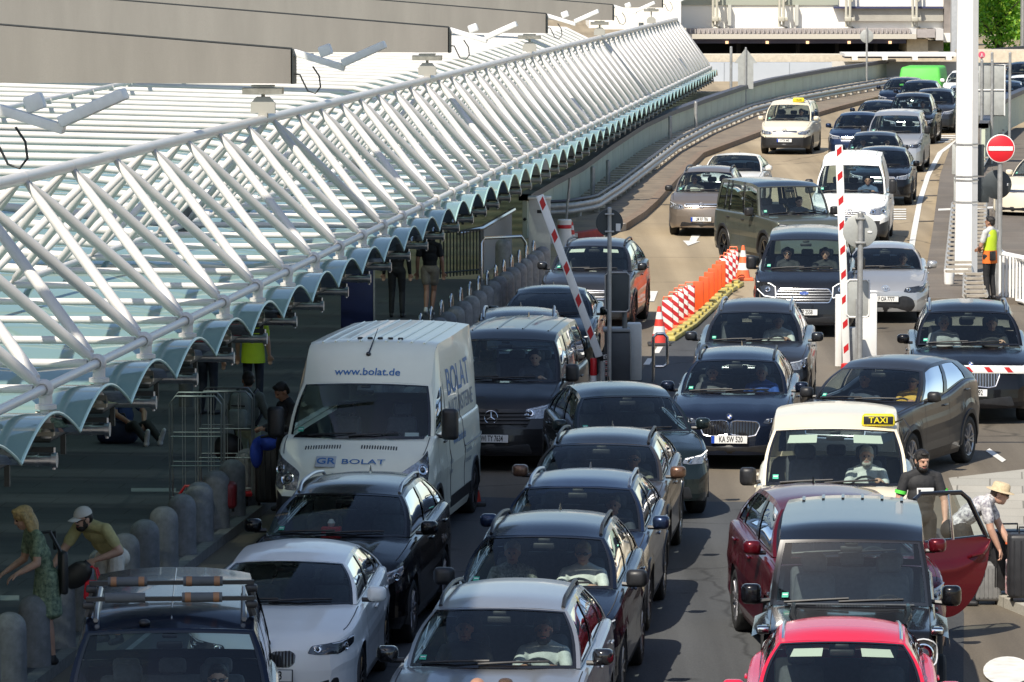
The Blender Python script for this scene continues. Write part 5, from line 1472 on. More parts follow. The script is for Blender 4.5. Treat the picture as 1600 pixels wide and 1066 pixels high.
# gate 2 with upright arm
bp = (1338, 575); g2 = thing('barrier_gate', 'pale barrier post in the right lanes with its striped arm standing upright', 'barrier gate', at(*bp), group='car park barrier gates')
b = MB(); b.rbox((-.02,.12,.36), (.26,.3,.72), .03); b.build('cabinet', mat('cabinet_mid', (.30,.31,.31), .5, var=.15), g2)
b = MB(); b.rbox((.26,.5,.62), (.28,.1,1.35), .02); b.build('white_panel', WHITEM, g2); b = MB(); b.rbox((-.30,.35,.62), (.12,.1,1.35), .02); b.build('white_panel', WHITEM, g2)
arm(g2, rel(1322, 572, bp, -.15), rel(1308, 226, bp, -.15), .135, 9)
b = MB(); b.lathe([(.10,.0),(.11,.03),(.10,.12),(.05,.14)], 14, rel(1322, 578, bp, -.15)); b.build('arm_foot', REDM, g2)
rs = thing('road_sign', 'pale grey round sign back on a zinc post right of the upright arm', 'road sign', at(1343, 590)); h_ = hz(361, 590)
post(rs, 0, 0, h_+.32, .05); disc(rs, 'sign_plate', (0, .07, h_), .30, GREYB); b = MB(); b.ell((.17,.05,h_-.02), (.045,.006,.022)); b.build('sticker', PLATE, rs)
for dz in (-.2, .22):
    b = MB(); b.rbox((0,0,h_+dz), (.18,.13,.04), .01); b.build('clamp', POSTM, rs)
rs = thing('road_sign', 'grey rectangular sign back with pale rim under the round one beside the upright arm', 'road sign', at(1339, 584)); h_ = hz(467, 584)
plate(rs, 'sign_plate', (.02,.12,h_), .40, .66, GREYB, WHITEM); b = MB(); b.box((0,.08,h_/2), (.05,.05,h_)); b.build('bracket_post', POSTM, rs)
# gate 3, horizontal arm
bp = (1700, 700); g3 = thing('barrier_gate', 'closed red and white barrier arm in front of the black car at the right edge', 'barrier gate', at(*bp), group='car park barrier gates')
b = MB(); b.rbox((0,.12,.5), (.36,.4,1.0), .03); b.build('cabinet', CAB, g3)
arm(g3, rel(1690, 577, bp, -.15), rel(1472, 575, bp, -.15), .12, 7)
# white column on the island with sign backs
wp = thing('sign_column', 'tall thick white column with grey sign backs strapped to it on the island', 'column', at(1509, 428, .13))
b = MB(); b.lathe([(.27,0),(.265,.9),(.26,4),(.235,9.5)], 8, T=Matrix.Rotation(R(22.5), 4, 'Z')); b.build('shaft', WHITEM, wp, ang=30)
b = MB(); b.rbox((-.05,0,.35), (.34,.4,.7), .02); b.build('foot_block', WHITEM, wp)
s_ = (428+110)/7.72
for x0, x1, y0, y1, m in ((1487,1503,226,273,GREYB),(1490,1504,277,316,GREYB),(1519,1537,226,275,GREYD),(1519,1545,278,317,GREYD)):
    plate(wp, 'sign_plate', (((x0+x1)/2-1509)/s_, .12, (428-(y0+y1)/2)/s_+.0), (x1-x0)/s_, (y1-y0)/s_, m)
for y in (225, 275, 281, 315):
    b = MB(); b.lathe([(.285,-.015),(.285,.015)], 8, (0,0,(428-y)/s_), T=Matrix.Rotation(R(22.5), 4, 'Z')); b.build('strap', POSTM, wp)
bn = thing('bin', 'small white round bin hanging on the slat grating left of the white column', 'bin', at(1483, 444, .13)); b = MB(); b.lathe([(0.001,.0),(.10,.0),(.11,.05),(.115,.33),(.10,.33),(.095,.06)], 16); b.build('bin_body', WHITEM, bn)
# no entry sign
ne = thing('no_entry_sign', 'red round no-entry sign with white bar on a zinc post at the right', 'road sign', at(1561, 470, .0)); h_ = hz(232, 470)
post(ne, 0, 0, h_+.2, .055); disc(ne, 'sign_rim', (0,-.075,h_), .30, WHITEM); disc(ne, 'red_disc', (0,-.082,h_), .283, mat('no_entry_red', (.72,.018,.03), .4), .012); b = MB(); b.rbox((0,-.100,h_), (.51,.012,.092), .004, 1); b.build('white_bar', WHITEM, ne)
rs = thing('road_sign', 'dark back of a round sign below the red no-entry sign', 'road sign', at(1558, 468)); h2 = hz(288, 468); disc(rs, 'sign_plate', (-.03,-.08,h2), .31, GREYD); b = MB(); b.tube((-.03,-.05,0),(-.03,-.05,h2), .03); b.build('post', POSTM, rs)
b = MB(); b.rbox((.19,-.1,h2), (.03,.03,.06), .01); b.build('sticker', PLATE, rs)
# white railing right of the security man
rl = thing('railing', 'curved white picket railing at the right edge behind the black car', 'railing', at(1562, 474)); L0 = -rl.location
pts = [at(x, y, .0) for x, y in ((1560,470),(1575,474),(1600,478),(1640,480))]; tp = [at(x, y, 0)+L0+Vector((0,0,.98)) for x, y in ((1561,465),(1570,471),(1600,478),(1640,480))]
b = MB(); b.path(tp, .07, 8); b.build('top_rail', WHITEM, rl); b = MB(); b.path([p-Vector((0,0,.9)) for p in tp], .04, 8); b.build('bottom_rail', WHITEM, rl)
for k in range(16):
    x = lerp(1562, 1640, k/15); g = at(x, 472+min(6, k*.8), 0)+L0; b = MB(); b.box(g+Vector((0,0,.53)), (.045,.02,.9)); b.build('picket', WHITEM, rl, smooth=False)
# grey sign with six panels, arrow board, lollipop signs and thin posts far away
bs = thing('direction_sign', 'large grey six-panel sign back on two zinc posts behind the white column', 'road sign', at(1549, 262)); s_ = (262+110)/7.85
for ix in range(3):
    for iy in range(2):
        plate(bs, 'sign_panel', ((1517.5+ix*20.6-1549)/s_, .05, (262-(121+iy*40))/s_), 20.2/s_, 38/s_, GREYB)
for px in (1533, 1549): post(bs, (px-1549)/s_, 0, (262-95)/s_, .05)
b = MB(); x0, x1, z0, z1 = (1507-1549)/s_, (1569-1549)/s_, (262-181)/s_, (262-101)/s_
b.path([(x0,.02,z0),(x0,.02,z1),(x1,.02,z1),(x1,.02,z0)], .03, 6, closed=True); b.path([(x0,.02,(z0+z1)/2),(x1,.02,(z0+z1)/2)], .025, 6); b.build('sign_rim', WHITEM, bs)
for px, top, base, lab in ((1549+0,83,236,'thin zinc post with black cap behind the six-panel sign'),(1577,83,240,'thin zinc post right of the six-panel sign'),):
    o = thing('zinc_post', lab, 'post', at(px, base)); post(o, 0, 0, hz(top, base), .05)
o = thing('round_sign', 'small pink-red round sign on a thin post above the six-panel sign', 'road sign', at(1533, 190)); post(o, 0, 0, hz(88, 190), .04); disc(o, 'sign_plate', (0,-.06,hz(86, 190)), .14, mat('pink_red', (.60,.10,.16), .5))
b = MB(); b.rbox((.0,-.11,hz(86,190)), (.03,.008,.13), .003); b.rbox((0,-.11,hz(88,190)), (.12,.008,.02), .003); b.build('sign_mark', PLATE, o)
o = thing('arrow_board', 'tall grey arrow-shaped sign back on a zinc post by the parapet', 'road sign', at(1165, 173)); s_ = (173+110)/7.85
pts = [(-12,-28),(12,-28),(12,12),(18,12),(0,36),(-18,12),(-12,12)]
b = MB(); vs = [Vector((x/s_, .04, (62+y)/s_)) for x, y in pts]; v2 = [v+Vector((0,.03,0)) for v in vs]; n = len(pts)
b.add(vs+v2, [tuple(range(n)), tuple(range(n, 2*n))[::-1]] + [(i, n+i, n+(i+1) % n, (i+1) % n) for i in range(n)]); b.build('sign_plate', GREYB, o, smooth=False); post(o, 0, 0, (173-75)/s_, .045)
o = thing('lamp_post', 'thin pale post standing left of the arrow-shaped board', 'post', at(1142, 178)); post(o, 0, 0, hz(74, 178), .06)
o = thing('round_sign', 'round grey sign back on a thin post in front of the white building', 'road sign', at(1354, 134)); post(o, 0, 0, hz(44, 134), .05); disc(o, 'sign_plate', (0,.06,hz(57, 134)), .34, GREYB)
o = thing('grey_column', 'square grey column standing behind the tall white column', 'column', at(1496, 112)); b = MB(); b.rbox((0,0,5), (.75,.75,10), .03); b.build('shaft', mat('column_pale', (.42,.44,.46), .6, var=.1), o)
o = thing('grey_column', 'thin grey post at the right picture edge before the trees', 'column', at(1597, 100)); b = MB(); b.tube((0,0,0),(0,0,9), .12, n=12); b.build('shaft', POSTM, o)
for px, base, top in ((1047,228,183),(1087,208,160),(926,318,262),(950,300,252)):
    o = thing('parapet_post', 'short pale post fixed against the green panel parapet', 'post', at(px, base), group='short posts on the panel parapet'); post(o, 0, 0, hz(top, base), .07)
# cones, beacons
CONER = mat('cone_red', (.62,.05,.035), .5, var=.1, vscale=6); CONEW = mat('cone_white', (.75,.74,.71), .5, var=.1, vscale=6); CONEO = mat('cone_orange', (.85,.17,.06), .5)
def cone(px, py, h, label, red):
    o = thing('traffic_cone', label, 'traffic cone', at(px, py)); R0, R1 = .165*h/.75, .03; 
    for k, (a, c_) in enumerate(((.05,.30),(.30,.50),(.50,.68),(.68,.86),(.86,1.0))):
        b = MB(); b.lathe([(lerp(R0,R1,a)+.0, a*h), (lerp(R0,R1,c_), c_*h)] + ([(R1*.6,h*1.005),(.001,h*1.005)] if c_ == 1 else []), 20); b.build('cone_band', CONEW if k % 2 else red, o)
    b = MB(); b.rbox((0,0,.03), (.44*h/.75,.44*h/.75,.06), .02); b.build('cone_base', mat('cone_base', (.03,.03,.03), .7) if red is CONER else CONEO, o)
cone(1030, 540, .74, 'red and white traffic cone at the near end of the beacon row', CONER)
cone(1161, 438, .78, 'orange and white traffic cone at the far end of the beacon row', CONEO)
cone(735, 790, .72, 'red and white traffic cone behind the white van', CONER)
cone(893, 386, .62, 'small traffic cone leaning on the white tub by the verge', CONER)
def stripes():
    m = bpy.data.materials.new('beacon_stripes'); m.use_nodes = True; nt = m.node_tree; L = nt.links.new
    tc = nt.nodes.new('ShaderNodeTexCoord'); sp = nt.nodes.new('ShaderNodeSeparateXYZ'); L(tc.outputs['Object'], sp.inputs[0])
    a = nt.nodes.new('ShaderNodeMath'); a.operation = 'MULTIPLY_ADD'; a.inputs[1].default_value = .7; L(sp.outputs[0], a.inputs[0]); L(sp.outputs[2], a.inputs[2])
    c = nt.nodes.new('ShaderNodeMath'); c.operation = 'MULTIPLY'; c.inputs[1].default_value = 5.2; L(a.outputs[0], c.inputs[0])
    f = nt.nodes.new('ShaderNodeMath'); f.operation = 'FRACT'; L(c.outputs[0], f.inputs[0]); g = nt.nodes.new('ShaderNodeMath'); g.operation = 'GREATER_THAN'; g.inputs[1].default_value = .5; L(f.outputs[0], g.inputs[0])
    mx = nt.nodes.new('ShaderNodeMixRGB'); L(g.outputs[0], mx.inputs[0]); mx.inputs[1].default_value = (.74,.72,.7,1); mx.inputs[2].default_value = (.48,.02,.025,1); L(mx.outputs[0], nt.nodes['Principled BSDF'].inputs['Base Color']); return m
STR = stripes(); ORB = mat('orange_board', (.80,.10,.02), .5, var=.12, vscale=4)
YB = mat('beacon_base_yellow', (.50,.42,.12), .6, var=.25)
proto = {}
line = [(1043,522,0),(1052,514,0),(1060,507,0),(1067,502,0),(1077,497,0),(1091,490,1),(1100,482,1),(1108,474,1),(1114,468,1),(1120,461,1),(1126,455,1),(1131,451,0),(1137,446,0),(1142,441,0),(1146,436,0)]
for i, (px, py, kd_) in enumerate(line):
    if kd_ not in proto:
        o = thing('guide_beacon', '-', 'guide beacon'); b = MB(); b.rbox((0,0,.37), (.22,.05,.58), .02, 2); b.build('board', ORB if kd_ else STR, o)
        b = MB(); b.rbox((0,0,.04), (.34,.24,.08), .03); b.build('foot', CONEO, o); proto[kd_] = o
        if not kd_: b = MB(); b.path([(-.09,0,.66),(-.08,0,.72),(.08,0,.72),(.09,0,.66)], .015, 6); b.build('carry_handle', CONEO, o)
    else: o = copy_tree(proto[kd_])
    o.location = at(px, py); o.rotation_euler.z = R(-12 + (i*37 % 11) - 5)
    if kd_: tag(o, 'plain orange guide beacon in the middle of the row between the lanes', 'guide beacon', 'orange guide beacons')
    elif i < 6: tag(o, 'red and white striped guide beacon at the near end of the row', 'guide beacon', 'near striped guide beacons')
    else: tag(o, 'red and white striped guide beacon at the far end of the row', 'guide beacon', 'far striped guide beacons')
pb = None
ln = [at(1046,534), at(1080,512), at(1112,482), at(1136,458), at(1156,446)]
tot = []
for p, q in zip(ln, ln[1:]):
    n = max(2, int((q-p).length/.8))
    for k in range(n): tot.append((p.lerp(q, (k+.5)/n), math.atan2((q-p).y, (q-p).x)))
for p, a in tot:
    if pb is None:
        b = MB(); b.rbox((0,0,.05), (.86,.24,.10), .04, 2); b.rbox((0,.02,.12), (.4,.16,.07), .03, 2); pb = b.build('lane_divider_block', YB); o = pb
    else: o = pb.copy(); COL.objects.link(o)
    o.location = (p.x, p.y, 0); o.rotation_euler.z = a; tag(o, 'yellow lane divider block at the foot of the beacon row', 'divider block', 'yellow lane divider blocks')
# white tub, cabinet, leaning post, ramp and rails at the end of the pavement
o = thing('reflector_tub', 'white plastic tub with a red band beside the kerb', 'tub', at(882, 390)); 
b = MB(); b.lathe([(.16,0),(.19,.1),(.17,.42),(.16,.5),(.175,.72),(.165,.73),(.16,.74),(0.001,.74)], 20); b.build('tub_body', WHITEM, o); b = MB(); b.lathe([(.163,.52),(.178,.53),(.178,.60),(.172,.61)], 20); b.build('red_band', REDM, o)
o = thing('leaning_post', 'thin pale post leaning above the white tub', 'post', at(884, 352)); b = MB(); b.tube((0,0,0),(.11,.1,1.25), .035); b.build('shaft', POSTM, o)
o = thing('cabinet', 'tall pale grey cabinet at the end of the bollard row', 'cabinet', at(843, 406)); b = MB(); b.rbox((0,.2,.72), (.52,.5,1.44), .02); b.build('case', mat('cabinet_pale', (.60,.59,.55), .5, var=.1), o); b = MB(); b.rbox((0,.2,1.47), (.56,.54,.06), .01); b.build('lid', WHITEM, o); b = MB(); b.box((.0,-.055,1.15), (.12,.004,.08)); b.build('sticker', INK, o)
o = thing('ramp_wall', 'grey slab ramp wall with a sloping steel handrail beside the pavement', 'wall', at(770, 428)); b = MB(); L0 = -o.location
a_, c_ = at(752,428)+L0, at(796,398)+L0; b.box((a_+c_)/2+Vector((0,0,.5)), ((c_-a_).length,.12,1.0), math.atan2((c_-a_).y,(c_-a_).x)); b.build('wall_panel', mat('ramp_grey', (.26,.26,.26), .7, var=.15), o, smooth=False)
b = MB(); b.path([a_+Vector((-.5,-.8,.98)), a_+Vector((0,0,1.04)), c_+Vector((.1,.1,1.08))], .06, 8); b.build('handrail', INOX, o)
o = thing('handrail', 'U-shaped steel handrail at the top of the pavement by the dense bollards', 'handrail', at(752, 440, .12)); L0 = -o.location
q0, q1 = at(752,440,.12)+L0, at(821,436,.12)+L0; b = MB(); b.path([q0, q0+Vector((0,0,.85)), q0.lerp(q1,.06)+Vector((0,0,.95)), q0.lerp(q1,.9)+Vector((0,0,.95)), q1+Vector((0,0,.8)), q1+Vector((0,0,.0))], .035, 8); b.build('tube', INOX, o)
o = thing('fence', 'low dark bar fence across the pavement behind the walkers', 'fence', at(690, 430, .12)); L0 = -o.location
q0, q1 = at(688,434,.12)+L0, at(750,428,.12)+L0
for k in range(13):
    p = q0.lerp(q1, k/12); b = MB(); b.tube(p, p+Vector((0,0,1.0)), .018, n=6); b.build('bar', DKS, o)
b = MB(); b.path([q0+Vector((0,0,1.0)), q1+Vector((0,0,1.0))], .025, 6); b.path([q0+Vector((0,0,.1)), q1+Vector((0,0,.1))], .02, 6); b.build('rail', DKS, o)
o = thing('information_board', 'dark blue board standing under the canopy edge', 'board', at(558, 518, .12)); b = MB(); b.rbox((0,0,.62), (.62,.10,1.24), .01); b.build('panel', mat('board_blue', (.012,.02,.085), .45, var=.15), o)
b = MB(); b.box((.33,-.0,.62), (.03,.12,1.26)); b.build('frame', POSTM, o)
# roll cages with luggage
WIRE = mat('cage_wire', (.30,.33,.33), .4, .7)
def cage(px, py, w, h, label):
    o = thing('roll_cage', label, 'luggage cage', at(px, py, .12)); 
    for y in (0, .55):
        b = MB(); b.path([(-w/2,y,.18),(-w/2,y,h-.1),(-w/2+.08,y,h),(w/2-.08,y,h),(w/2,y,h-.1),(w/2,y,.18)], .014, 6)
        for z in (.25,.66,1.05): b.path([(-w/2,y,z),(w/2,y,z)], .008, 5)
        for x in linsp(-w/2, w/2, 5)[1:-1]: b.path([(x,y,.2),(x,y,h)], .006, 5)
        b.build('wire_side', WIRE, o)
    b = MB(); b.rbox((0,.28,.17), (w,.62,.06), .01); b.build('base', REDM, o)
    for x in (-w/2+.08, w/2-.08):
        for y in (.05,.5):
            b = MB(); b.lathe([(.001,-.02),(.06,-.02),(.065,0),(.06,.02),(.001,.02)], 14, (x,y,.065), axis='X'); b.build('castor', RUBBER, o)
    return o
cage(306, 806, .68, 1.58, 'wire roll cage with rounded top rail behind the bollards')
cage(352, 792, .72, 1.55, 'second wire roll cage on a red base, standing behind the backpacked man')
def suitcase(px, py, h0, w, h, d, m, label, name='suitcase', rz_=0, soft=.05):
    g = at(px, py, h0); o = thing(name, label, name.replace('_', ' '), g, rz_)
    b = MB(); b.rbox((0,0,.05+h/2), (w,d,h), soft, 3); 
    b.build('shell', m, o)
    b = MB(); 
    for x in linsp(-w/2+.06, w/2-.06, 5): b.tube((x,-d/2-.003,.1),(x,-d/2-.003,h-.02), .008, n=5)
    b.build('ribs', m, o)
    b = MB(); b.path([(-.09,0,h+.04),(-.09,0,h+.12),(.09,0,h+.12),(.09,0,h+.04)], .012, 6); b.build('handle', BLACK, o)
    for x in (-w/2+.05, w/2-.05):
        b = MB(); b.lathe([(.001,-.015),(.03,-.015),(.03,.015),(.001,.015)], 12, (x,0,.03), axis='X'); b.build('wheel', RUBBER, o)
    return o
SUITB = mat('suitcase_black', (.022,.022,.024), .4, var=.3); SUITG = mat('suitcase_grey', (.22,.22,.22), .45, var=.2); SUITR = mat('suitcase_red', (.20,.015,.02), .45, var=.2)
suitcase(1577, 928, .12, .48, .70, .30, SUITB, 'large black ribbed suitcase standing on the side pavement behind the man with the hat', rz_=.1)
suitcase(1604, 940, .12, .44, .74, .28, mat('suitcase_charcoal', (.02,.02,.023), .5, var=.25), 'charcoal suitcase cut by the right picture edge')
suitcase(1542, 945, 0, .32, .46, .22, SUITG, 'small grey suitcase on the road beside the bent man with the hat')
suitcase(424, 790, .12, .42, .78, .3, SUITB, 'black tall suitcase between the backpacked man and the white van')
suitcase(340, 800, .32, .50, .34, .3, SUITR, 'dark red suitcase lying inside the second roll cage', soft=.06)
o = thing('bag', 'coiled black cable bag with red strap on the first roll cage', 'bag', at(300, 806, .34)); b = MB(); b.rbox((0,.25,.12), (.5,.35,.24), .09, 3); b.build('bag_body', SUITB, o); b = MB(); b.path([(-.18,.2,.24),(-.1,.2,.36),(.1,.2,.36),(.18,.2,.24)], .02, 6); b.build('strap', REDM, o)
o = thing('bag', 'dark blue travel bag lying on the pavement below the canopy', 'bag', at(184, 692, .12)); b = MB(); b.rbox((0,0,.17), (.62,.34,.34), .11, 3); b.build('bag_body', mat('bag_navy', (.012,.022,.06), .7, var=.3), o); b = MB(); b.path([(-.15,-.02,.32),(-.1,-.02,.44),(.1,-.02,.44),(.15,-.02,.32)], .018, 6); b.build('handle', BLACK, o)
# ------------------------------------------------------------------ vehicles
LANE = R(-5.8)
P_WHITE = paint('white', (.86,.86,.83), 0, .28, .05); P_CREAM = paint('cream', (.74,.665,.51), 0, .3, .06); P_BLACK = paint('black', (.008,.008,.010), .3, .22, .3)
P_NAVY = paint('navy', (.010,.016,.034), .5, .25); P_ANTH = paint('anthracite', (.045,.048,.055), .6, .28); P_SILV = paint('silver', (.40,.415,.435), .7, .3, .06)
P_LSILV = paint('light_silver', (.46,.465,.47), .6, .3, .05); P_BROWN = paint('brown', (.27,.225,.185), .6, .3, .08); P_RED = paint('red', (.62,.02,.055), .1, .25, .06); P_DRED = paint('dark_red', (.105,.006,.012), .4, .25, .1)
P_GREEN = paint('dark_green', (.125,.135,.110), .5, .28); P_BLUE = paint('dark_blue', (.02,.035,.08), .6, .28); P_GREY = paint('grey', (.14,.15,.16), .6, .28); P_TEAL = paint('dark_teal', (.012,.020,.022), .4, .25); P_BRONZE = paint('bronze_grey', (.085,.072,.062), .6, .28); P_WVAN = paint('van_white', (.84,.83,.68), 0, .35, .06)
P_VITO = paint('vito_black', (.016,.016,.018), .2, .3, .25); P_PWHITE = paint('pearl_white', (.74,.72,.66), .1, .28, .05)
def lit(u0=.44, u1=.98, z=.68, h=.10, m='g', lens=2, r=.02, drl=None, tilt=.06):
    p = [(u0, z-h*.35), (u0+.04, z+h*.35), ((u0+u1)/2, z+h*.5+tilt*.3), (u1, z+h*.55+tilt), (u1-.02, z+tilt-h*.2), ((u0+u1)/2, z-h*.5), (u0+.1, z-h*.5)]
    ls = [(lerp(u0+.10, (u0+u1)/2+.08, i/max(1, lens-1)), z+.0+tilt*.25*i, h*.36) for i in range(lens)] if lens else []
    d = [[(u0+.05, z+h*.2), ((u0+u1)/2, z+h*.36+tilt*.3), (u1-.04, z+h*.4+tilt)]] if drl is None else drl
    return [dict(p=p, m=m, lens=ls, r=r, drl=d)]
def bar_grille(u=.42, z0=.60, z1=.70, h=3, fr=SILVER, bar=ALU, n='grille', m=BLACK):
    return [dict(p=[(-u*.92, z0), (u*.92, z0), (u, (z0+z1)/2), (u*.95, z1), (-u*.95, z1), (-u, (z0+z1)/2)], h=h, frame=fr, bar=bar, n=n, m=m)]
def lower(u=.55, z0=.27, z1=.40): return [dict(p=[(-u, z0), (u, z0), (u*.92, z1), (-u*.92, z1)], r=.03)]
def kidney(z0=.50, z1=.72, u=.40, v=8, fr=SILVER, gap=.015): return [dict(p=[(gap, z0+.03), (gap+.01, z1-.02), (.10, z1), (u*.9, z1-.02), (u, z1-.08), (u*.86, z0+.02), (u*.6, z0)], two=1, frame=fr, v=v, bar=ALU, n='kidney_grille', r=.025, fr=.012)]
SUV = dict(L=4.62,W=1.86,H=1.66,R=.355,fa=.90,ra=3.58,gc=.21,sh=[(0,.80),(.05,.87),(.16,.94),(.4,.99),(1.2,1.09),(2.5,1.12),(4.1,1.19),(4.5,1.12),(4.62,1.05)],yc=1.18,zc=1.13,yt=2.02,zt=1.575,yre=4.08,yrb=4.44,zrb=1.2,wg=.80,wr=.615,clad=.10,
    plan=[(0,.76),(.06,.83),(.16,.90),(.35,.96),(.8,1.0)],ez=.80,pz=.52,light=lit(z=.80,h=.11),grille=bar_grille(.45,.66,.82),intake=lower(.6,.30,.46))
CUV = dict(SUV, L=4.40,W=1.83,H=1.58,sh=[(0,.78),(.05,.84),(.16,.91),(.4,.95),(1.15,1.04),(2.4,1.07),(3.9,1.14),(4.3,1.08),(4.40,1.0)],yc=1.14,zc=1.08,yt=1.96,zt=1.50,yre=3.88,yrb=4.22,ra=3.45,zrb=1.14)
WAG = dict(L=4.80,W=1.86,H=1.48,R=.34,fa=.90,ra=3.78,gc=.17,sh=[(0,.70),(.05,.76),(.16,.82),(.4,.87),(1.25,.97),(2.6,.99),(4.2,1.05),(4.7,1.0),(4.80,.95)],yc=1.22,zc=1.01,yt=2.10,zt=1.41,yre=4.3,yrb=4.62,zrb=1.06,wg=.79,wr=.60,ez=.74,pz=.46,light=lit(z=.66,h=.10,m='d'))
SED = dict(WAG, L=4.70, H=1.44, zt=1.37, yre=3.35, yrb=4.0, zrb=1.06, wins=[(.05,.42),(.48,.84)])
MPV = dict(L=4.42,W=1.80,H=1.68,R=.325,fa=.88,ra=3.56,gc=.18,sh=[(0,.74),(.05,.81),(.16,.88),(.4,.94),(1.0,1.06),(2.5,1.09),(4.2,1.12),(4.42,1.0)],yc=.98,zc=1.10,yt=1.82,zt=1.585,yre=4.0,yrb=4.3,zrb=1.12,wg=.79,wr=.62,ez=.82,pz=.45,light=lit(.44,.98,.76,.13),grille=bar_grille(.44,.77,.83,1),intake=lower(.55,.26,.38))
CADDY = dict(MPV, L=4.5,W=1.83,H=1.83,zt=1.70,zc=1.16,sh=[(0,.80),(.05,.88),(.16,.95),(.4,1.0),(.9,1.11),(2.5,1.14),(4.3,1.15),(4.5,1.1)],yc=.92,yt=1.66,yre=4.32,yrb=4.42,zrb=1.16,wr=.68,wg=.80,ez=.80,pz=.50)
VAN = dict(L=5.1,W=1.93,H=1.93,R=.34,fa=.93,ra=4.1,gc=.19,sh=[(0,.92),(.05,.99),(.16,1.05),(.5,1.12),(1.0,1.22),(4.8,1.25),(5.1,1.2)],crown=.05,yc=.94,zc=1.24,yt=1.72,zt=1.80,bow0=.2,bow1=.09,wg=.87,wr=.71,ze=[(0,1.765),(.12,1.85),(.6,1.87),(1,1.84)],rc=.055,yre=4.92,yrb=5.04,zrb=1.25,
    wins=[(.03,.27),(.32,.62),(.66,.93)],plan=[(0,.78),(.06,.85),(.16,.92),(.35,.97),(.7,1.0)],ez=.84,pz=.50,light=lit(.46,1.0,.86,.16,lens=2,tilt=.08),cabin=.22,mir=dict(w=.2,h=.26,z=.06,m=BLACK),intake=lower(.6,.28,.42))
HATCH = dict(L=4.33,W=1.77,H=1.43,wg=.76,wr=.57,zt=1.37,pz=.42,ez=.735)
HATCH2 = dict(HATCH, sh=[(0,.73),(.05,.79),(.16,.85),(.4,.89),(1.2,.99),(2.5,1.0),(3.9,1.06),(4.2,1.02),(4.33,.96)])
ST = dict(lod=0)
V = {}
def put(key, label, col, base, px, py, rz_=LANE, group='cars in the traffic jam', name='car', cat='car', **kw):
    P = dict(base); P.update(kw); c = Car(label, col, **P).build(at(px, py), rz_, group, name, cat); V[key] = c; return c
SOLID_RAIL = 'silver'
# kerb lane
put('A1', 'dark blue van with loaded roof bars, cut off by the bottom edge beside the bollards', P_NAVY, VAN, 262, 1405, R(3), group=None, name='van', cat='van', H=2.13, zt=1.97, ze=[(0,1.935),(.12,2.03),(.6,2.05),(1,2.02)], glassm=WSG, dark_roof=None, mir=dict(w=.2,h=.26,z=.06,m=BLACK), fin=0)
put('A2', 'white hatchback with round blue and white badge and plate ending 1313', P_WHITE, dict(HATCH2, ez=.795, pz=.48), 418, 1128, R(-3.8), light=lit(.40,1.0,.725,.105,'d',2,tilt=.05), grille=[dict(p=[(.03,.565),(.035,.685),(.07,.715),(.24,.72),(.29,.685),(.28,.595),(.23,.555)],two=1,v=7,bar=BLACK,n='kidney_grille',m=GLOSS,hr=.010)], emblem='roundel', plate='FY 1313', intake=lower(.32,.24,.36)+[dict(p=[(.42,.26),(.72,.30),(.70,.45),(.5,.40)],two=1,o=.004)], rim=(5,True,'k'), fin=0)
put('A3', 'black SUV with chrome roof rails and window trim, behind the white hatchback', P_BLACK, SUV, 500, 1020, R(-6.6), H=1.60, zt=1.52, rails='silver', rim=(5,True,'s'), light=lit(.46,1.0,.80,.12,'g',2), emblem='wing', ez=.93, clad=.0, hoodr=.02)
DUC = dict(L=5.41,W=2.05,H=2.52,R=.34,fa=.95,ra=4.35,gc=.2,sh=[(0,1.00),(.05,1.07),(.16,1.14),(.4,1.22),(.9,1.38),(5.3,1.40),(5.41,1.40)],crown=.06,yc=.70,zc=1.36,yt=1.40,zt=2.02,bow0=.26,bow1=.10,wg=.95,wr=.83,ze=[(0,1.985),(.05,2.20),(.10,2.40),(.16,2.465),(1,2.47)],rc=.045,yre=5.33,yrb=5.37,zrb=1.41,wins=[(.03,.155)],wt=(.05,.52),
    plan=[(0,.84),(.06,.89),(.16,.94),(.35,.98),(.6,1.0)],lean=[(.15,.04),(.3,0),(.6,.0),(.72,.05),(.95,.14),(1.1,.20)],bow=.12,tum=.01,lowblack=.70,clad=.02,light=None,cabin=.25,mir=dict(w=.22,h=.40,z=.12,m=BLACK,d=.14),strakes=9,fin=0,seats=1,rim=(6,False,'d'),wip=1,hoodr=0)
put('A4', 'tall white panel van with blue lettering parked at the kerb', P_WVAN, DUC, 545, 862, R(-7.5), group=None, name='van', cat='van', plate='', pz=.42,
    light=[dict(p=[(.66,.76),(.64,.98),(.70,1.03),(.93,1.18),(1.12,1.27),(1.14,1.10),(1.06,.86),(.92,.77)],m='g',r=.05,lens=[(.80,.90,.085),(.92,1.02,.07)],drl=[])])
put('A5', 'black van with a large three-pointed star in its grille', P_VITO, VAN, 768, 738, R(-7), group=None, name='van', cat='van', emblem='star', ez=.80, plate='WI TY 7634', grille=[dict(p=[(-.52,.66),(.52,.66),(.58,.80),(.52,.92),(-.52,.92),(-.58,.80)],h=4,bar=BLACK,hr=.016)], strakes=4, clad=.0, lowblack=.0, rim=(5,True,'s'))
put('A6', 'black SUV with white lamp brows between the black van and a dark saloon', P_TEAL, SUV, 806, 668, R(-1.2), rails='silver', light=lit(.46,1.0,.82,.12,'g',2,drl=[[(.5,.80),(.62,.86),(.7,.80)],[(.74,.83),(.86,.90),(.94,.84)]]), drl=1, grille=kidney(.60,.85,.42), clad=.02)
put('A7', 'dark green saloon seen between the SUV and the slanted barrier arm', P_TEAL, SED, 852, 592, R(-3), light=lit(.46,1.0,.68,.1,'d',2), drl=1, clad=0)
put('A8', 'dark SUV behind the round sign back at the head of the kerb lane', P_ANTH, SUV, 912, 520, R(-7), rails='black', lod=1, visor=1)
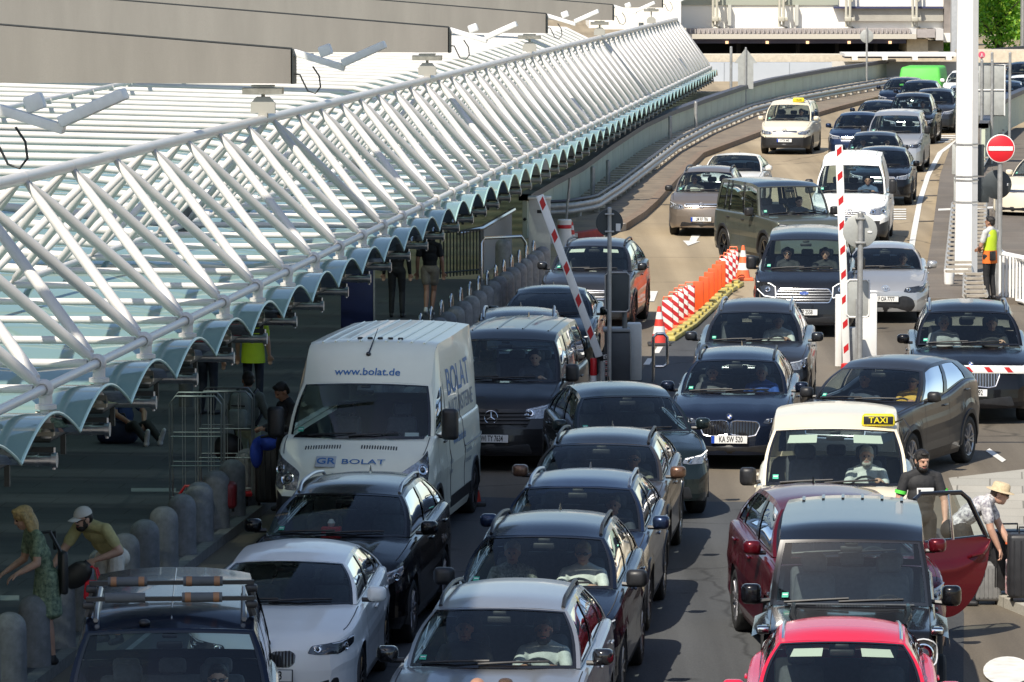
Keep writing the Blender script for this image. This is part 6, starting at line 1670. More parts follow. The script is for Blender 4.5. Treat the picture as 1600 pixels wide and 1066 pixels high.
# middle lane
put('B1', 'silver SUV with black roof rails, nearest car in the middle lane', P_SILV, SUV, 746, 1272, R(-5.6), rails='black', mir=dict(m=GLOSS), H=1.64, hoodr=.03, clad=0, fin=0)
put('B2', 'navy SUV with two women in front, second in the middle lane', P_NAVY, SUV, 822, 1119, R(-5.6), rails='black', mir=dict(w=.22,h=.18,m=BLACK), hoodr=.02, light=lit(.48,1.0,.82,.12,'g',2), fin=2, clad=.0, rim=(5,True,'s'))
put('B3', 'dark blue crossover with bright lamp strips, third in the middle lane', P_BLUE, CUV, 880, 1001, R(-5.6), H=1.56, drl=1, light=lit(.46,1.0,.80,.08,'g',2), fin=2, clad=.08, rails='silver', rim=(5,True,'s'))
put('B4', 'brownish dark crossover with brown mirrors, fourth in the middle lane', P_BRONZE, CUV, 920, 905, R(-5.6), H=1.53, zt=1.45, rails='black', mir=dict(m=paint('brown_mirror', (.16,.09,.06), .5, .3)), clad=.08, dark_roof=P_BLACK, rim=(5,True,'s'))
put('B5', 'dark green crossover turned to the right between the black van and the queue', P_TEAL, dict(CUV, L=4.5), 1012, 815, R(7), light=lit(.46,1.0,.80,.10,'g',2), drl=1, rim=(5,True,'s'), clad=.06)
# right-middle lane
put('C1', 'dark blue estate with big kidney grille and plate KA SW 520', P_NAVY, WAG, 1140, 735, R(-5), rails='black', H=1.52, zt=1.44, light=lit(.48,1.02,.72,.09,'d',2,tilt=.02), drl=None, grille=[dict(kidney(.50,.73,.44,9)[0], bar=BLACK, m=GLOSS)], emblem='roundel', ez=.785, plate='KA SW 520', intake=lower(.62,.26,.38))
put('C2', 'dark grey SUV with roof rails behind the kidney-grilled estate', P_ANTH, dict(SUV, L=4.8, W=1.94, H=1.70), 1172, 654, R(-5), rails='silver', light=lit(.46,1.05,.84,.13,'g',2), grille=bar_grille(.46,.68,.86,3), clad=.0, rim=(5,True,'s'))
put('C3', 'dark van with oval blue badge and ringed headlamps in front of the olive off-roader', paint('charcoal', (.022,.024,.030), .5, .25), VAN, 1256, 528, R(-4.5), group=None, name='van', cat='van', L=5.0, W=1.99, H=1.98, emblem='oval', ez=.86, plate='F TP 2558', drl=1, light=[dict(p=[(.52,.76),(.54,.98),(.66,1.06),(.98,1.08),(.92,.92),(.78,.78)],m='d',lens=[(.70,.92,.055)],r=.03,drl=[[(.54,.78),(.55,.97),(.66,1.04),(.95,1.06)],[(.55,.77),(.76,.80),(.9,.92)]])], grille=[dict(p=[(-.48,.68),(.48,.68),(.55,.82),(.47,.94),(-.47,.94),(-.55,.82)],h=4,hr=.007,frame=SILVER,bar=ALU,m=BLACK)], mir=dict(w=.2,h=.26,z=.08,m=BLACK), fin=0)
DEF = dict(L=4.70,W=2.0,H=1.97,R=.40,fa=.90,ra=3.75,gc=.26,sh=[(0,1.02),(.04,1.08),(.12,1.13),(.4,1.16),(1.3,1.19),(4.5,1.21),(4.7,1.18)],crown=.03,yc=1.42,zc=1.21,yt=1.86,zt=1.86,bow0=.12,bow1=.05,wg=.88,wr=.76,ze=[(0,1.84),(.2,1.91),(.8,1.92),(1,1.90)],rc=.045,yre=4.55,yrb=4.64,zrb=1.22,wins=[(.03,.33),(.37,.66),(.70,.78),(.81,.95)],plan=[(0,.90),(.06,.94),(.2,.98),(.4,1)],bow=.06,tum=.008,clad=.12,light=lit(.55,.92,.98,.18,'d',1,.03,tilt=0),grille=bar_grille(.5,.86,1.02,2,BLACK,BLACK),cabin=.35,rim=(5,False,'k'),mir=dict(w=.22,h=.2,m=BLACK),sr=.05,fin=0)
put('C4', 'olive green boxy off-roader driving at an angle past the cones', P_GREEN, DEF, 1277, 423, R(17), name='off_roader', cat='car', dark_roof=P_BLACK)
put('C5', 'brown people carrier with ring badge beside the red and white kerb', P_BROWN, MPV, 1096, 370, R(-7), emblem='ring', ez=.80, plate='LM RF 786', rails='black', lod=1, mir=dict(m=BLACK), rim=(5,True,'s'))
put('C6', 'white crossover just behind the brown people carrier', P_PWHITE, CUV, 1140, 331, R(-7), lod=1, H=1.5)
put('C7', 'cream taxi van with yellow roof sign alone on the far ramp', P_CREAM, CADDY, 1226, 242, R(-9), name='taxi', cat='taxi', group=None, emblem='ring', ez=.84, plate='F TX 440', lowblack=.62, lod=1, drl=None, mir=dict(m=P_CREAM), fin=0)
# right lanes
put('D1', 'white van with ribbed roof and black mirrors queuing beside the hatched marking', P_WHITE, VAN, 1326, 385, R(-6), group=None, name='van', cat='van', L=5.6, W=1.98, H=2.18, zt=1.95, zc=1.28, ze=[(0,1.92),(.08,2.07),(.16,2.12),(1,2.12)], lowblack=.60, lod=1, strakes=6, mir=dict(w=.2,h=.36,z=.1,m=BLACK), emblem='star', light=lit(.5,1.0,.86,.18,'g',2), grille=bar_grille(.42,.72,.86,2), wins=[(.03,.2)], fin=1)
put('D2', 'silver hatchback with two-tone nose and plate F OA 7777', P_LSILV, dict(HATCH, L=4.4, H=1.46, zt=1.40), 1383, 506, R(-4), emblem='ellipse', ez=.715, plate='F OA 7777', light=lit(.36,1.10,.68,.115,'d',2,tilt=.08), drl=None, lod=1, intake=[dict(p=[(-.52,.25),(.52,.25),(.60,.36),(.55,.50),(.42,.56),(-.42,.56),(-.55,.50),(-.60,.36)],r=.05)], pz=.50, fin=0)
put('D3', 'black SUV with two people stopped behind the closed barrier arm', P_BLACK, dict(SUV, L=4.92, W=2.0, H=1.76, R=.38, wg=.86, wr=.67, zt=1.66, zc=1.17), 1516, 664, R(-4), rails='silver', light=lit(.52,1.06,.86,.10,'d',2), grille=kidney(.60,.88,.46,9), emblem='roundel', ez=.965, plate='HD D 6192', intake=lower(.7,.30,.46), clad=0, fin=2)
put('D4', 'dark grey small crossover turning across the lanes with a man in sunglasses', P_ANTH, dict(CUV, L=4.21, W=1.80, H=1.60, fa=.82, ra=3.46, zrb=1.2, yre=3.74, yrb=4.06, wins=[(.05,.42),(.48,.80)], sh=[(0,.84),(.05,.90),(.16,.97),(.4,1.0),(1.1,1.06),(2.4,1.10),(3.5,1.24),(4.0,1.2),(4.21,1.08)], R=.35), 1305, 757, R(-23), clad=.12, rim=(5,True,'s'), mir=dict(m=BLACK), fin=0)
put('D5', 'cream taxi with a yellow taxi sign at the edge of its roof', P_CREAM, dict(CADDY, W=1.98, H=1.92, zt=1.79, wg=.87, wr=.745), 1302, 925, R(-4.2), name='taxi', cat='taxi', group=None, emblem='star', ez=.84, mir=dict(w=.2,h=.22,m=BLACK), fin=0, visor=1, grille=bar_grille(.42,.72,.84,2))
put('D6', 'dark red SUV with its rear passenger door swung open', P_DRED, dict(SUV, L=4.7, W=1.89), 1354, 1059, R(5), light=lit(.48,1.0,.84,.12,'g',2), clad=.0, rim=(5,True,'s'), dark_roof=P_DRED)
GW = dict(L=4.6,W=1.90,H=1.97,R=.41,fa=.80,ra=3.68,gc=.28,sh=[(0,1.06),(.03,1.10),(.08,1.13),(.4,1.15),(1.3,1.18),(4.5,1.20),(4.6,1.18)],crown=.04,yc=1.40,zc=1.215,yt=1.63,zt=1.83,bow0=.05,bow1=.03,wg=.80,wr=.70,ze=[(0,1.815),(.15,1.90),(.8,1.91),(1,1.89)],rc=.05,yre=4.5,yrb=4.58,zrb=1.22,wins=[(.03,.30),(.34,.62),(.66,.94)],plan=[(0,.93),(.04,.955),(.12,.97),(.3,.975)],qx=[(0,.90),(.5,.90),(.9,.90),(1,.885)],lean=[(.15,.06),(.3,0),(1.1,.03)],bow=.02,tum=.004,clad=.12,lowblack=.0,
    light=[dict(p=[(.70+.155*math.cos(a), .93+.155*math.sin(a)) for a in linsp(0, 2*math.pi, 17)[:-1]],m='d',lens=[(.70,.93,.10)],r=0,drl=[[(.70+.145*math.cos(a), .93+.145*math.sin(a)) for a in linsp(0, 2*math.pi, 21)]])],grille=bar_grille(.42,.78,1.02,3,BLACK,ALU),cabin=.5,rim=(5,True,'k'),mir=dict(w=.2,h=.2,m=P_BLACK,d=.16),sr=.04,fin=0,hoodr=0,crown2=0)
put('D7', 'black boxy off-roader with round headlamps and upright windscreen', P_BLACK, GW, 1327, 1172, R(-4.2), group=None, name='off_roader', cat='car', wip=1)
put('D8', 'bright red hatchback with silver roof strips, cut by the bottom edge', P_RED, dict(HATCH, W=1.80, L=4.1, H=1.53, zt=1.46, yre=3.4, visor=1), 1314, 1312, R(-3.8), rails=None, fin=0, hoodr=.02)
# far queue
FQ = R(-8)
put('E1', 'dark estate in the far queue just ahead of the white van, two people aboard', P_ANTH, CUV, 1361, 292, R(-7), lod=1)
put('E2', 'black car squeezed right behind the white ribbed-roof van', P_BLACK, CUV, 1374, 322, R(-7), lod=1)
put('E3', 'silver van with chrome nose in the far queue', P_LSILV, VAN, 1395, 270, FQ, lod=1, name='van', cat='van', group=None, light=lit(.5,1.0,.86,.14,'d',2), grille=bar_grille(.5,.72,.86,2))
put('E4', 'dark blue car in the far queue, left of the silver van', P_BLUE, CUV, 1334, 252, FQ, lod=2)
put('E5', 'black pick-up-like SUV with broad windscreen behind the silver van', P_BLACK, dict(SUV, W=1.96, H=1.80, zt=1.70), 1418, 226, R(-9), lod=1)
put('E6', 'dark grey SUV in the outermost far lane, right of the broad black one', P_ANTH, SUV, 1454, 209, R(-9), lod=2)
put('E7', 'black car with a pale roof edge behind the broad black SUV', P_NAVY, CUV, 1432, 188, R(-9), lod=2)
put('E8', 'dark hatchback half hidden at the inner side of the far queue', P_NAVY, HATCH, 1366, 220, R(-9), lod=2)
put('E9', 'dark blue saloon in front of the green covered trailer', P_NAVY, WAG, 1403, 178, R(-10), lod=2)
put('E11', 'white car beside the white column at the far end of the queue', P_WHITE, CUV, 1502, 168, R(-10), lod=2)
put('E12', 'silver-blue people carrier just left of the white column', P_SILV, MPV, 1504, 202, R(-9), lod=2)
put('E13', 'dark car high on the ramp right of the six-panel sign', P_NAVY, SUV, 1594, 155, R(-10), lod=2)
put('E14', 'white car with a dark windscreen right of the six-panel sign', P_WHITE, CUV, 1596, 178, R(-10), lod=2)
put('E15', 'small dark blue car half behind the thin post right of the six-panel sign', P_BLUE, HATCH, 1566, 182, R(-10), lod=2)
put('E16', 'cream taxi at the right edge below the ramp parapet', P_CREAM, CADDY, 1585, 345, R(-38), lod=1, name='taxi', cat='taxi', group=None)
# ---- details that belong to single vehicles
def sub(c, name, b, m, **k):
    b.V = [(x, y - c.L/2, z) for x, y, z in b.V]; return b.build(name, m, c.root, **k)
def lettering(c, body, size, m, p, Mrot, name='lettering', **k):
    return text_obj(body, size, m, c.root, Matrix.Translation((p[0], p[1]-c.L/2, p[2])) @ Mrot, name=name, **k)
def fold_obj(c, body, size, m, fn, sx=1.0, bold=0.0):
    o = text_obj(body, size, m, c.root, Matrix.Identity(4), sx=sx, bold=bold)
    for v in o.data.vertices:
        p = fn(v.co.x, v.co.y, v.co.z*.1); v.co = (p[0], p[1]-c.L/2, p[2])
    o.data.update(); return o
BLUET = mat('lettering_blue', (.03,.14,.36), .5); GREYT = mat('lettering_grey', (.16,.20,.26), .5)
c = V['A4']
p = c.roofP(.035, 0); q = c.roofP(.055, 0); ang = math.atan2((q-p).z, (q-p).y)
def roof_fold(x, y, z):
    k = .027 + y/4.6; t = c.roofP(k, 0); w = c.T(k).x; q = c.roofP(k, max(-1, min(1, x/w))); return q + Vector((0, -.006 - z*.3, .006 + z))
fold_obj(c, 'www.bolat.de', .125, BLUET, roof_fold, sx=1.22, bold=.012)
pz = .92; hx, hz_ = c.sec(.45)[-1]
def hoodpt(x, y):
    xx, z = c.sec(y)[-1]; k = min(1, y/.5); u = x/xx
    r = c.bend(x, y, z + c.crown*k*(1-abs(u)**2.2), xx); r.z = min(r.z, c.zc-.012); return r
a_, b_ = hoodpt(0,.04), hoodpt(0,.2); ang = math.atan2(b_.z-a_.z, b_.y-a_.y)
lettering(c, 'BOLAT', .12, BLUET, hoodpt(.16,.09)+Vector((0,-.004,.012)), Matrix.Rotation(ang, 4, 'X'), sx=1.5, bold=.004)
a_, b_ = hoodpt(0,.0), hoodpt(0,.05); ang2 = math.atan2(b_.z-a_.z, b_.y-a_.y)
lettering(c, 'NATURSTEINE', .085, GREYT, c.wrap(.13, .955, .012), RX90 @ Matrix.Rotation(R(-22), 4, 'X'), sx=1.3, bold=.006)
b = MB(); w_ = c.wrap(-.38, .985, .006)
b.rbox((0,0,0), (.26,.012,.20), .006, 1); Tm = Matrix.Translation(hoodpt(-.32,.09)+Vector((0,-.006,.008))) @ Matrix.Rotation(ang-R(90), 4, 'X'); b.V = [tuple(Tm @ Vector(v)) for v in b.V]; lg = sub(c, 'logo_panel', b, mat('logo_grey', (.42,.44,.45), .5))
text_obj('GR', .17, BLUET, lg, Tm @ Matrix.Translation((0,-c.L/2*0-.008,0)) @ Matrix.Translation((0,0,0)) @ RX90, bold=.01) if False else lettering(c, 'GR', .15, BLUET, hoodpt(-.32,.09)+Vector((0,-.012,.016)), Matrix.Rotation(ang, 4, 'X'), sx=1.2, bold=.014)
# side of the van: lettering wrapped on the driver's side panel
def side_text(body, y0, z0, size, m, **k):
    def f(x, y, z):
        yy, zz = y0 + x, z0 + y
        if zz < 1.39: return Vector((c.hw(yy, zz) + .004 + z, yy, zz))
        kk = max(0, (yy-(c.yc+c.bow0))/(c.yrb-.05-c.yc-c.bow0)); t0 = (zz-1.40)/(2.45-1.40)
        g = c.G(kk, t0); return Vector((max(g.x, 0) + .006 + z, yy, zz))
    fold_obj(c, body, size, m, f, **k)
side_text('BOLAT', 3.35, 1.92, .50, BLUET, sx=1.35, bold=.004); side_text('NATURSTEINE', 3.45, 1.58, .30, GREYT, sx=1.15, bold=.004)
side_text('www.bolat.de', 2.9, 1.18, .17, BLUET, sx=1.2); side_text('Fliesen', 2.0, .95, .10, GREYT); side_text('Treppen', 2.0, .82, .10, GREYT); side_text('Fensterbänke', 3.6, .95, .10, GREYT); side_text('Küchenplatten', 3.6, .82, .10, GREYT)
b = MB()
for sg in (-1, 1):
    for k in range(14): 
        u = sg*(.14+k*.034) - .04; p = hoodpt(u, .42); b.box(p+Vector((0,0,.003)), (.016,.07,.012), M=Matrix.Rotation(ang, 4, 'X'))
sub(c, 'bonnet_vent', b, GLOSS, smooth=False)
b = MB(); p = c.roofP(.075, -.02); b.ell(p, .035, 10, 6); b.path([p, p+Vector((.06,.40,.30))], [.012,.004], 5); sub(c, 'roof_antenna', b, GLOSS)
b = MB()
for k in range(5): b.rbox(c.roofP(.20, -.25+k*.16)+Vector((0,0,.012)), (.07,.05,.03), .01, 1)
sub(c, 'roof_mount', b, BLACK); 
b = MB(); 
for y0, y1 in ((2.0,3.95),): b.grid([[(c.hw(y, z)+.012, y, z) for z in (.34,.50)] for y in linsp(y0, y1, 8)]); b.grid([[(c.hw(y, .50)+.012-.0*i, y, .50+.001*i) for i in (0,1)] for y in (y0, y1)])
sub(c, 'rub_strip', b, BLACK)
for y in (1.98, 3.25):
    b = MB(); b.path([(c.hw(y, z)+.002, y, z) for z in linsp(.45, 1.38, 8)] + [(c.G((y-(c.yc+c.bow0))/(c.yrb-.05-c.yc-c.bow0), t).x+.003, y, lerp(1.41, 2.36, t)) for t in linsp(.02, .9, 6)], .006, 4); sub(c, 'door_seam', b, mat('seam_grey', (.10,.10,.10), .7))
rl_ = MB(); rl_.path([(c.hw(y, 1.02)+.008, y, 1.02) for y in linsp(3.3, 5.2, 8)], .014, 4); sub(c, 'slide_rail', rl_, BLACK)
b = MB(); q = [c.Wp(u, t, -.02) for u, t in ((.62,.06),(.80,.06),(.80,.12),(.62,.12))]; b.add(q, [(0,1,2,3)]); sub(c, 'paper_slip', b, PLATE)
# roof bars on the blue van
c = V['A1']
FOAM = mat('bar_padding', (.09,.10,.11), .8, var=.2); TAPE = mat('brown_tape', (.30,.15,.075), .6)
for kk in (.10, .36):
    b = MB(); p = c.roofP(kk, 0); z = p.z + .10; b.box((0, p.y, z), (1.42,.05,.035)); bar = sub(c, 'roof_bar', b, BLACK)
    for sg in (1, -1):
        b = MB(); b.path([(sg*.66, p.y, z-.02), (sg*.70, p.y, c.roofP(kk,.9).z-.01)], .035, 6); b.rbox((sg*.69,p.y,z-.05),(.10,.12,.06),.02); b.build('bar_foot', BLACK, bar).location.y = -c.L/2
    for x0, w in ((-.38,.34),(.27,.34)):
        b = MB(); b.tube((x0-w/2, p.y, z+.01), (x0+w/2, p.y, z+.01), .042, n=12); pd = b.build('padding', FOAM, bar); pd.location.y = -c.L/2
        if not (kk < .2 and x0 < 0):
            for dx in (-.12,.12):
                b = MB(); b.tube((x0+dx-.025, p.y, z+.01), (x0+dx+.025, p.y, z+.01), .044, n=12); b.build('tape', TAPE, bar).location.y = -c.L/2
for sg in (1, -1):
    b = MB(); b.path([c.roofP(k, .88*sg)+Vector((0,0,.03)) for k in linsp(.04,.5,8)], .022, 6); sub(c, 'roof_rail', b, ALU)
b = MB(); p = c.roofP(.02, -.30); b.ell(p+Vector((0,.0,.02)), (.05,.06,.03)); sub(c, 'roof_antenna', b, BLACK)
b = MB()
for u in (-.9,.0,.9): pass
b.path([c.roofP(k, .02)+Vector((0,0,.004)) for k in linsp(.05,.95,10)], .006, 4); sub(c, 'roof_seam', b, ALU)
# taxi signs
TAXY = mat('taxi_yellow', (.80,.66,.02), .4, emit=.0)
for key, u, k in (('D5', .70, .03), ('C7', .42, .10)):
    c = V[key]; p = c.roofP(k, u); b = MB(); b.rbox(p+Vector((0,0,.085)), (.42,.13,.15), .04, 3, taper=.92); o = sub(c, 'taxi_sign', b, TAXY)
    b = MB(); b.rbox(p+Vector((0,0,.085)), (.36,.136,.10), .01, 2); sub(c, 'sign_face', b, INK if key == 'D5' else TAXY).parent = o
    lettering(c, 'TAXI', .10, TAXY if key == 'D5' else INK, p+Vector((0,-.076,.085)), RX90, bold=.012, sx=1.05)
    b = MB(); b.path([p+Vector((.2,.05,.05)), p+Vector((.30,.03,.10)), p+Vector((.36,-.05,.02)), p+Vector((.40,-.10,-.05))], .012, 5); sub(c, 'sign_cable', b, BLACK)
# silver strips on the red car, ribs on the off-roader
c = V['D8']
for sg in (1, -1):
    b = MB(); b.path([c.roofP(k, .93*sg)+Vector((0,0,.008)) for k in linsp(.04,.95,9)], .016, 5); sub(c, 'roof_strip', b, SILVER)
c = V['D7']
b = MB()
for u in linsp(-.75,.75,6): b.box(c.roofP(.88,u)+Vector((0,0,.008)), (.03,.35,.02))
b.box(c.roofP(.14,-.0)+Vector((0,0,.0)), (1.1,.02,.02)) if False else None
sub(c, 'roof_rib', b, P_BLACK)
for sg in (1, -1):
    b = MB(); rows = []
    for y in linsp(.02, .80+.52, 12):
        z = 1.12 - .05*max(0, .3-y); rows.append([(sg*.76, y, z+.035), (sg*.80, y, z+.04), (sg*.94, y, z-.02), (sg*.955, y, z-.12)])
    b.grid(rows, flip=sg < 0); sub(c, 'front_wing', b, P_BLACK)
    b = MB(); b.rbox((sg*.83,.10,1.145), (.13,.22,.075), .025, 3); il = sub(c, 'indicator', b, GLOSS); b = MB(); b.rbox((sg*.83,.0,1.15), (.11,.02,.05), .008); sub(c, 'indicator_lens', b, LENS).parent = il
    b = MB(); b.rbox((sg*.80,-.05,.56), (.42,.30,.18), .05, 3); sub(c, 'bumper_corner', b, P_BLACK)
    b = MB(); b.path([(sg*.52, .15, 1.175), (sg*.56, .6, 1.20), (sg*.56, 1.3, 1.215)], [.03,.035,.03], 6); sub(c, 'bonnet_ridge', b, P_BLACK)
b = MB(); b.rbox((0,-.06,.52), (1.3,.22,.2), .04, 3); sub(c, 'front_bumper', b, P_BLACK)
b = MB(); b.path([(-.62,1.33,1.22)]+[(x,1.30,1.225) for x in (-.3,.3)]+[(.62,1.33,1.22)], .012, 4); 
for x in linsp(-.33,.33,24): b.box((x,1.28,1.222), (.014,.06,.02))
sub(c, 'cowl_vent', b, CAB); b = MB(); b.path([(0,.04,1.12),(0,.04,1.19)], .008, 5); b.path([Vector((.03*math.cos(a),.04,1.20+.03*math.sin(a))) for a in linsp(0,2*math.pi,13)[:-1]], .004, 4, closed=True); sub(c, 'bonnet_star', b, SILVER)
# the open door of the dark red SUV
c = V['D6']; hx_ = c.W/2 - .03
b = MB()
def dpt(s_, z, o=0):
    """s_ along the door away from the hinge; bulging panel facing the camera"""
    return Vector((hx_ + s_*.92, 2.42 + .34*s_ - o - .05*math.sin(math.pi*min(1, max(0, (z-.2)/.9))), z))
def dlow(s_): return .27 if s_ < .42 else .27 + (.52*(1-math.sqrt(max(0, 1-((s_-.42)/.56)**2))) + .30*((s_-.42)/.56)**2)
def dtop(s_): return 1.10 + .05*s_ + (.0 if s_ < .85 else -.3*(s_-.85))
rows = [[dpt(s_, lerp(dlow(s_), dtop(s_), t), .03*math.exp(-((t-.62)/.06)**2)) for t in linsp(0, 1, 15)] for s_ in linsp(0, .98, 22)]
b.grid(rows); b.grid([[v+Vector((0,.10,0)) for v in r] for r in rows], flip=True)
for r_ in (rows[0], rows[-1]): b.grid([r_, [v+Vector((0,.10,0)) for v in r_]])
b.grid([[r[0], r[0]+Vector((0,.1,0))] for r in rows]); b.grid([[r[-1], r[-1]+Vector((0,.1,0))] for r in rows])
door = sub(c, 'open_door', b, P_DRED, ang=45)
fr = [(0.0,1.10),(.02,1.58),(.10,1.63),(.55,1.63),(.80,1.20),(.96,1.14)]
fp = [dpt(.0,1.10)+Vector((0,.05,0)), dpt(.0,1.60)+Vector((.01,.05,0)), dpt(.08,1.645)+Vector((0,.05,0)), dpt(.60,1.64)+Vector((0,.05,0)), dpt(.70,1.56)+Vector((0,.05,0)), dpt(.94,1.13)+Vector((0,.05,0))]
b = MB(); b.path(fp, .028, 8); b.path([dpt(.02,1.10)+Vector((0,.05,0)), dpt(.94,1.14)+Vector((0,.05,0))], .022, 6); sub(c, 'door_frame', b, GLOSS).parent = door
b = MB(); b.path([dpt(.50,1.12)+Vector((0,.03,0)), dpt(.44,1.63)+Vector((0,.03,0))], .016, 6); sub(c, 'window_divider', b, SILVER).parent = door
b = MB(); vs = [p for p in fp] ; b.add(vs, [tuple(range(len(vs)))]); sub(c, 'door_glass', b, SDG, smooth=False).parent = door
b = MB(); b.path([dpt(.70,.93,.02), dpt(.72,.945,.05), dpt(.86,.965,.05), dpt(.88,.955,.02)], .018, 8); sub(c, 'door_handle', b, P_DRED).parent = door
# green covered trailer
o = thing('covered_trailer', 'trailer under a bright green cover at the far end of the queue', 'trailer', at(1437, 158), R(-10), group=None); L0 = Vector()
GT = mat('green_cover', (.10,.52,.07), .6, var=.2, vscale=1.5, bump=.5, bscale=3)
b = MB(); b.rbox((0,1.8,1.05), (2.05,3.8,1.0), .12, 3, taper=.86); b.build('cover', GT, o)
b = MB(); b.rbox((0,1.8,.52), (1.95,3.6,.14), .02); b.build('chassis', BLACK, o)
for sg in (1,-1):
    for y in (.6, 3.0):
        w = shared('wheel', 'tyre', tyre_mb, RUBBER, o); w.location = (sg*.9, y, .34); w.scale = (1,.34,.34)
        shared('rim', ('rim',5,True,'s',sg), lambda: rim_mb(5,.22,True,sg), [RIMS, BLACK], w)
# tissue box on the dash of the black SUV
c = V['A3']; p = c.local(-.1, c.yc+.32, c.zc+.0); o = thing('tissue_box', 'red and white tissue box on the dashboard of the black SUV', 'tissue box', p, c.rz); b = MB(); b.rbox((0,0,.03), (.22,.11,.07), .008, 1); b.build('carton', REDM, o); b = MB(); b.lathe([(.001,.06),(.03,.07),(.045,.11),(.02,.15),(.001,.13)], 10); b.build('tissue', PLATE, o)
# ------------------------------------------------------------------ people in the cars
T_ = cloth
seated('drive', T_('grey_tee', (.42,.44,.44)), SKIN2, HAIRB, 'heavy bearded driver in a pale grey T-shirt at the wheel of the nearest silver SUV', V['B1'], .37, 'short', False, True)
seated('sit', T_('black_tee', (.02,.02,.022)), SKIN, HAIRB, 'passenger in a dark shirt beside the driver of the nearest silver SUV', V['B1'], -.37)
seated('drive', T_('white_top', (.66,.65,.62)), SKIN, HAIRY, 'blonde driver in a white top and sunglasses in the navy SUV', V['B2'], .37, 'short', True)
seated('sit', T_('leaf_print', (.35,.36,.33), .7, 40, (.05,.06,.05)), SKIN, HAIRG, 'passenger in a black and white patterned top in the navy SUV', V['B2'], -.37)
seated('drive', T_('dark_polo', (.03,.035,.05)), SKIN2, HAIRB, 'driver in dark clothes in the blue crossover with lamp strips', V['B3'], .37)
seated('drive', T_('khaki', (.16,.15,.12)), SKIN2, HAIRB, 'driver with sunglasses in the crossover with brown mirrors', V['B4'], .37, 'short', True)
seated('drive', T_('blue_polo', (.02,.07,.30)), SKIN, HAIRG, 'driver in a blue shirt in the kidney-grilled estate', V['C1'], .37)
seated('sit', T_('dim_grey', (.09,.09,.10)), SKIN, HAIRW, 'passenger in the kidney-grilled estate', V['C1'], -.37)
seated('onehand', T_('white_shirt', (.55,.55,.53)), SKIN2, HAIRB, 'driver in a pale shirt in the dark grey SUV with roof rails', V['C2'], .37)
seated('drive', T_('black_tee', (.02,.02,.022)), SKIN, HAIRB, 'driver in a black shirt in the dark van with the oval badge', V['C3'], .37)
seated('sit', T_('black_tee', (.02,.02,.022)), SKIN, HAIRB, 'passenger with sunglasses in the dark van with the oval badge', V['C3'], -.37, 'short', True)
seated('onehand', T_('black_tee', (.02,.02,.022)), SKIN, HAIRB, 'driver with one raised hand in the black SUV behind the closed barrier', V['D3'], .39)
seated('sit', T_('stone_shirt', (.30,.31,.32)), SKIN, HAIRG, 'passenger in a grey shirt in the black SUV behind the closed barrier', V['D3'], -.39)
seated('onehand', T_('yellow_shirt', (.62,.36,.05)), SKIN2, HAIRB, 'driver in a yellow shirt and sunglasses in the turning crossover', V['D4'], .37, 'short', True)
seated('sit', T_('dark_blue', (.03,.04,.07)), SKIN2, HAIRB, 'passenger in the turning crossover', V['D4'], -.37)
seated('onehand', T_('denim_blue', (.07,.11,.19)), SKIN2, HAIRB, 'driver at the wheel of the white van with ribbed roof', V['D1'], .40)
seated('drive', T_('grey_tee', (.42,.44,.44)), SKIN, HAIRW, 'driver of the silver hatchback with the 7777 plate', V['D2'], .37)
seated('drive', T_('dim_grey', (.09,.09,.10)), SKIN, HAIRW, 'driver of the olive off-roader', V['C4'], .39)
seated('drive', T_('dim_grey', (.09,.09,.10)), SKIN, HAIRB, 'driver of the brown people carrier', V['C5'], .37)
seated('sit', T_('pale_top', (.5,.48,.44)), SKIN, HAIRW, 'passenger in a pale top in the brown people carrier', V['C5'], -.37)
seated('drive', T_('sky_shirt', (.22,.33,.42)), SKIN, HAIRB, 'driver in a light blue shirt and sunglasses in the van with roof bars', V['A1'], .40, 'short', True)
seated('onehand', T_('dark_polo', (.03,.035,.05)), SKIN, HAIRB, 'driver leaning to the wheel in the black van with the star', V['A5'], .40)
seated('drive', T_('dark_polo', (.03,.035,.05)), SKIN, HAIRB, 'driver of the black SUV with white lamp brows', V['A6'], .37)
seated('sit', T_('stone_shirt', (.30,.31,.32)), SKIN, HAIRB, 'passenger in the far dark estate ahead of the white van', V['E1'], -.37)
seated('drive', T_('pale_top', (.5,.48,.44)), SKIN, HAIRB, 'driver of the far dark estate ahead of the white van', V['E1'], .37)
seated('drive', T_('dim_grey', (.09,.09,.10)), SKIN, HAIRB, 'driver of the broad black SUV in the far queue', V['E5'], .37)
seated('drive', T_('dim_grey', (.09,.09,.10)), SKIN, HAIRB, 'driver of the cream taxi on the far ramp', V['C7'], .37)
seated('onehand', T_('white_shirt', (.55,.55,.53)), SKIN, HAIRG, 'grey-haired driver in a white shirt inside the taxi with the yellow roof sign', V['D5'], .38, 'short', False, True)
# ------------------------------------------------------------------ people on foot
def person(label, J, mats, opts, px, py, h, rz_=0, sc=1.0):
    o, P = make_person('person', label, None, J, mats, opts); o.location = at(px, py, h); o.rotation_euler.z = rz_; o.scale = (sc, sc, sc); return o
DK = T_('trouser_black', (.014,.014,.016)); NV = T_('trouser_navy', (.012,.016,.03))
VZ = lambda *a: Vector(a)
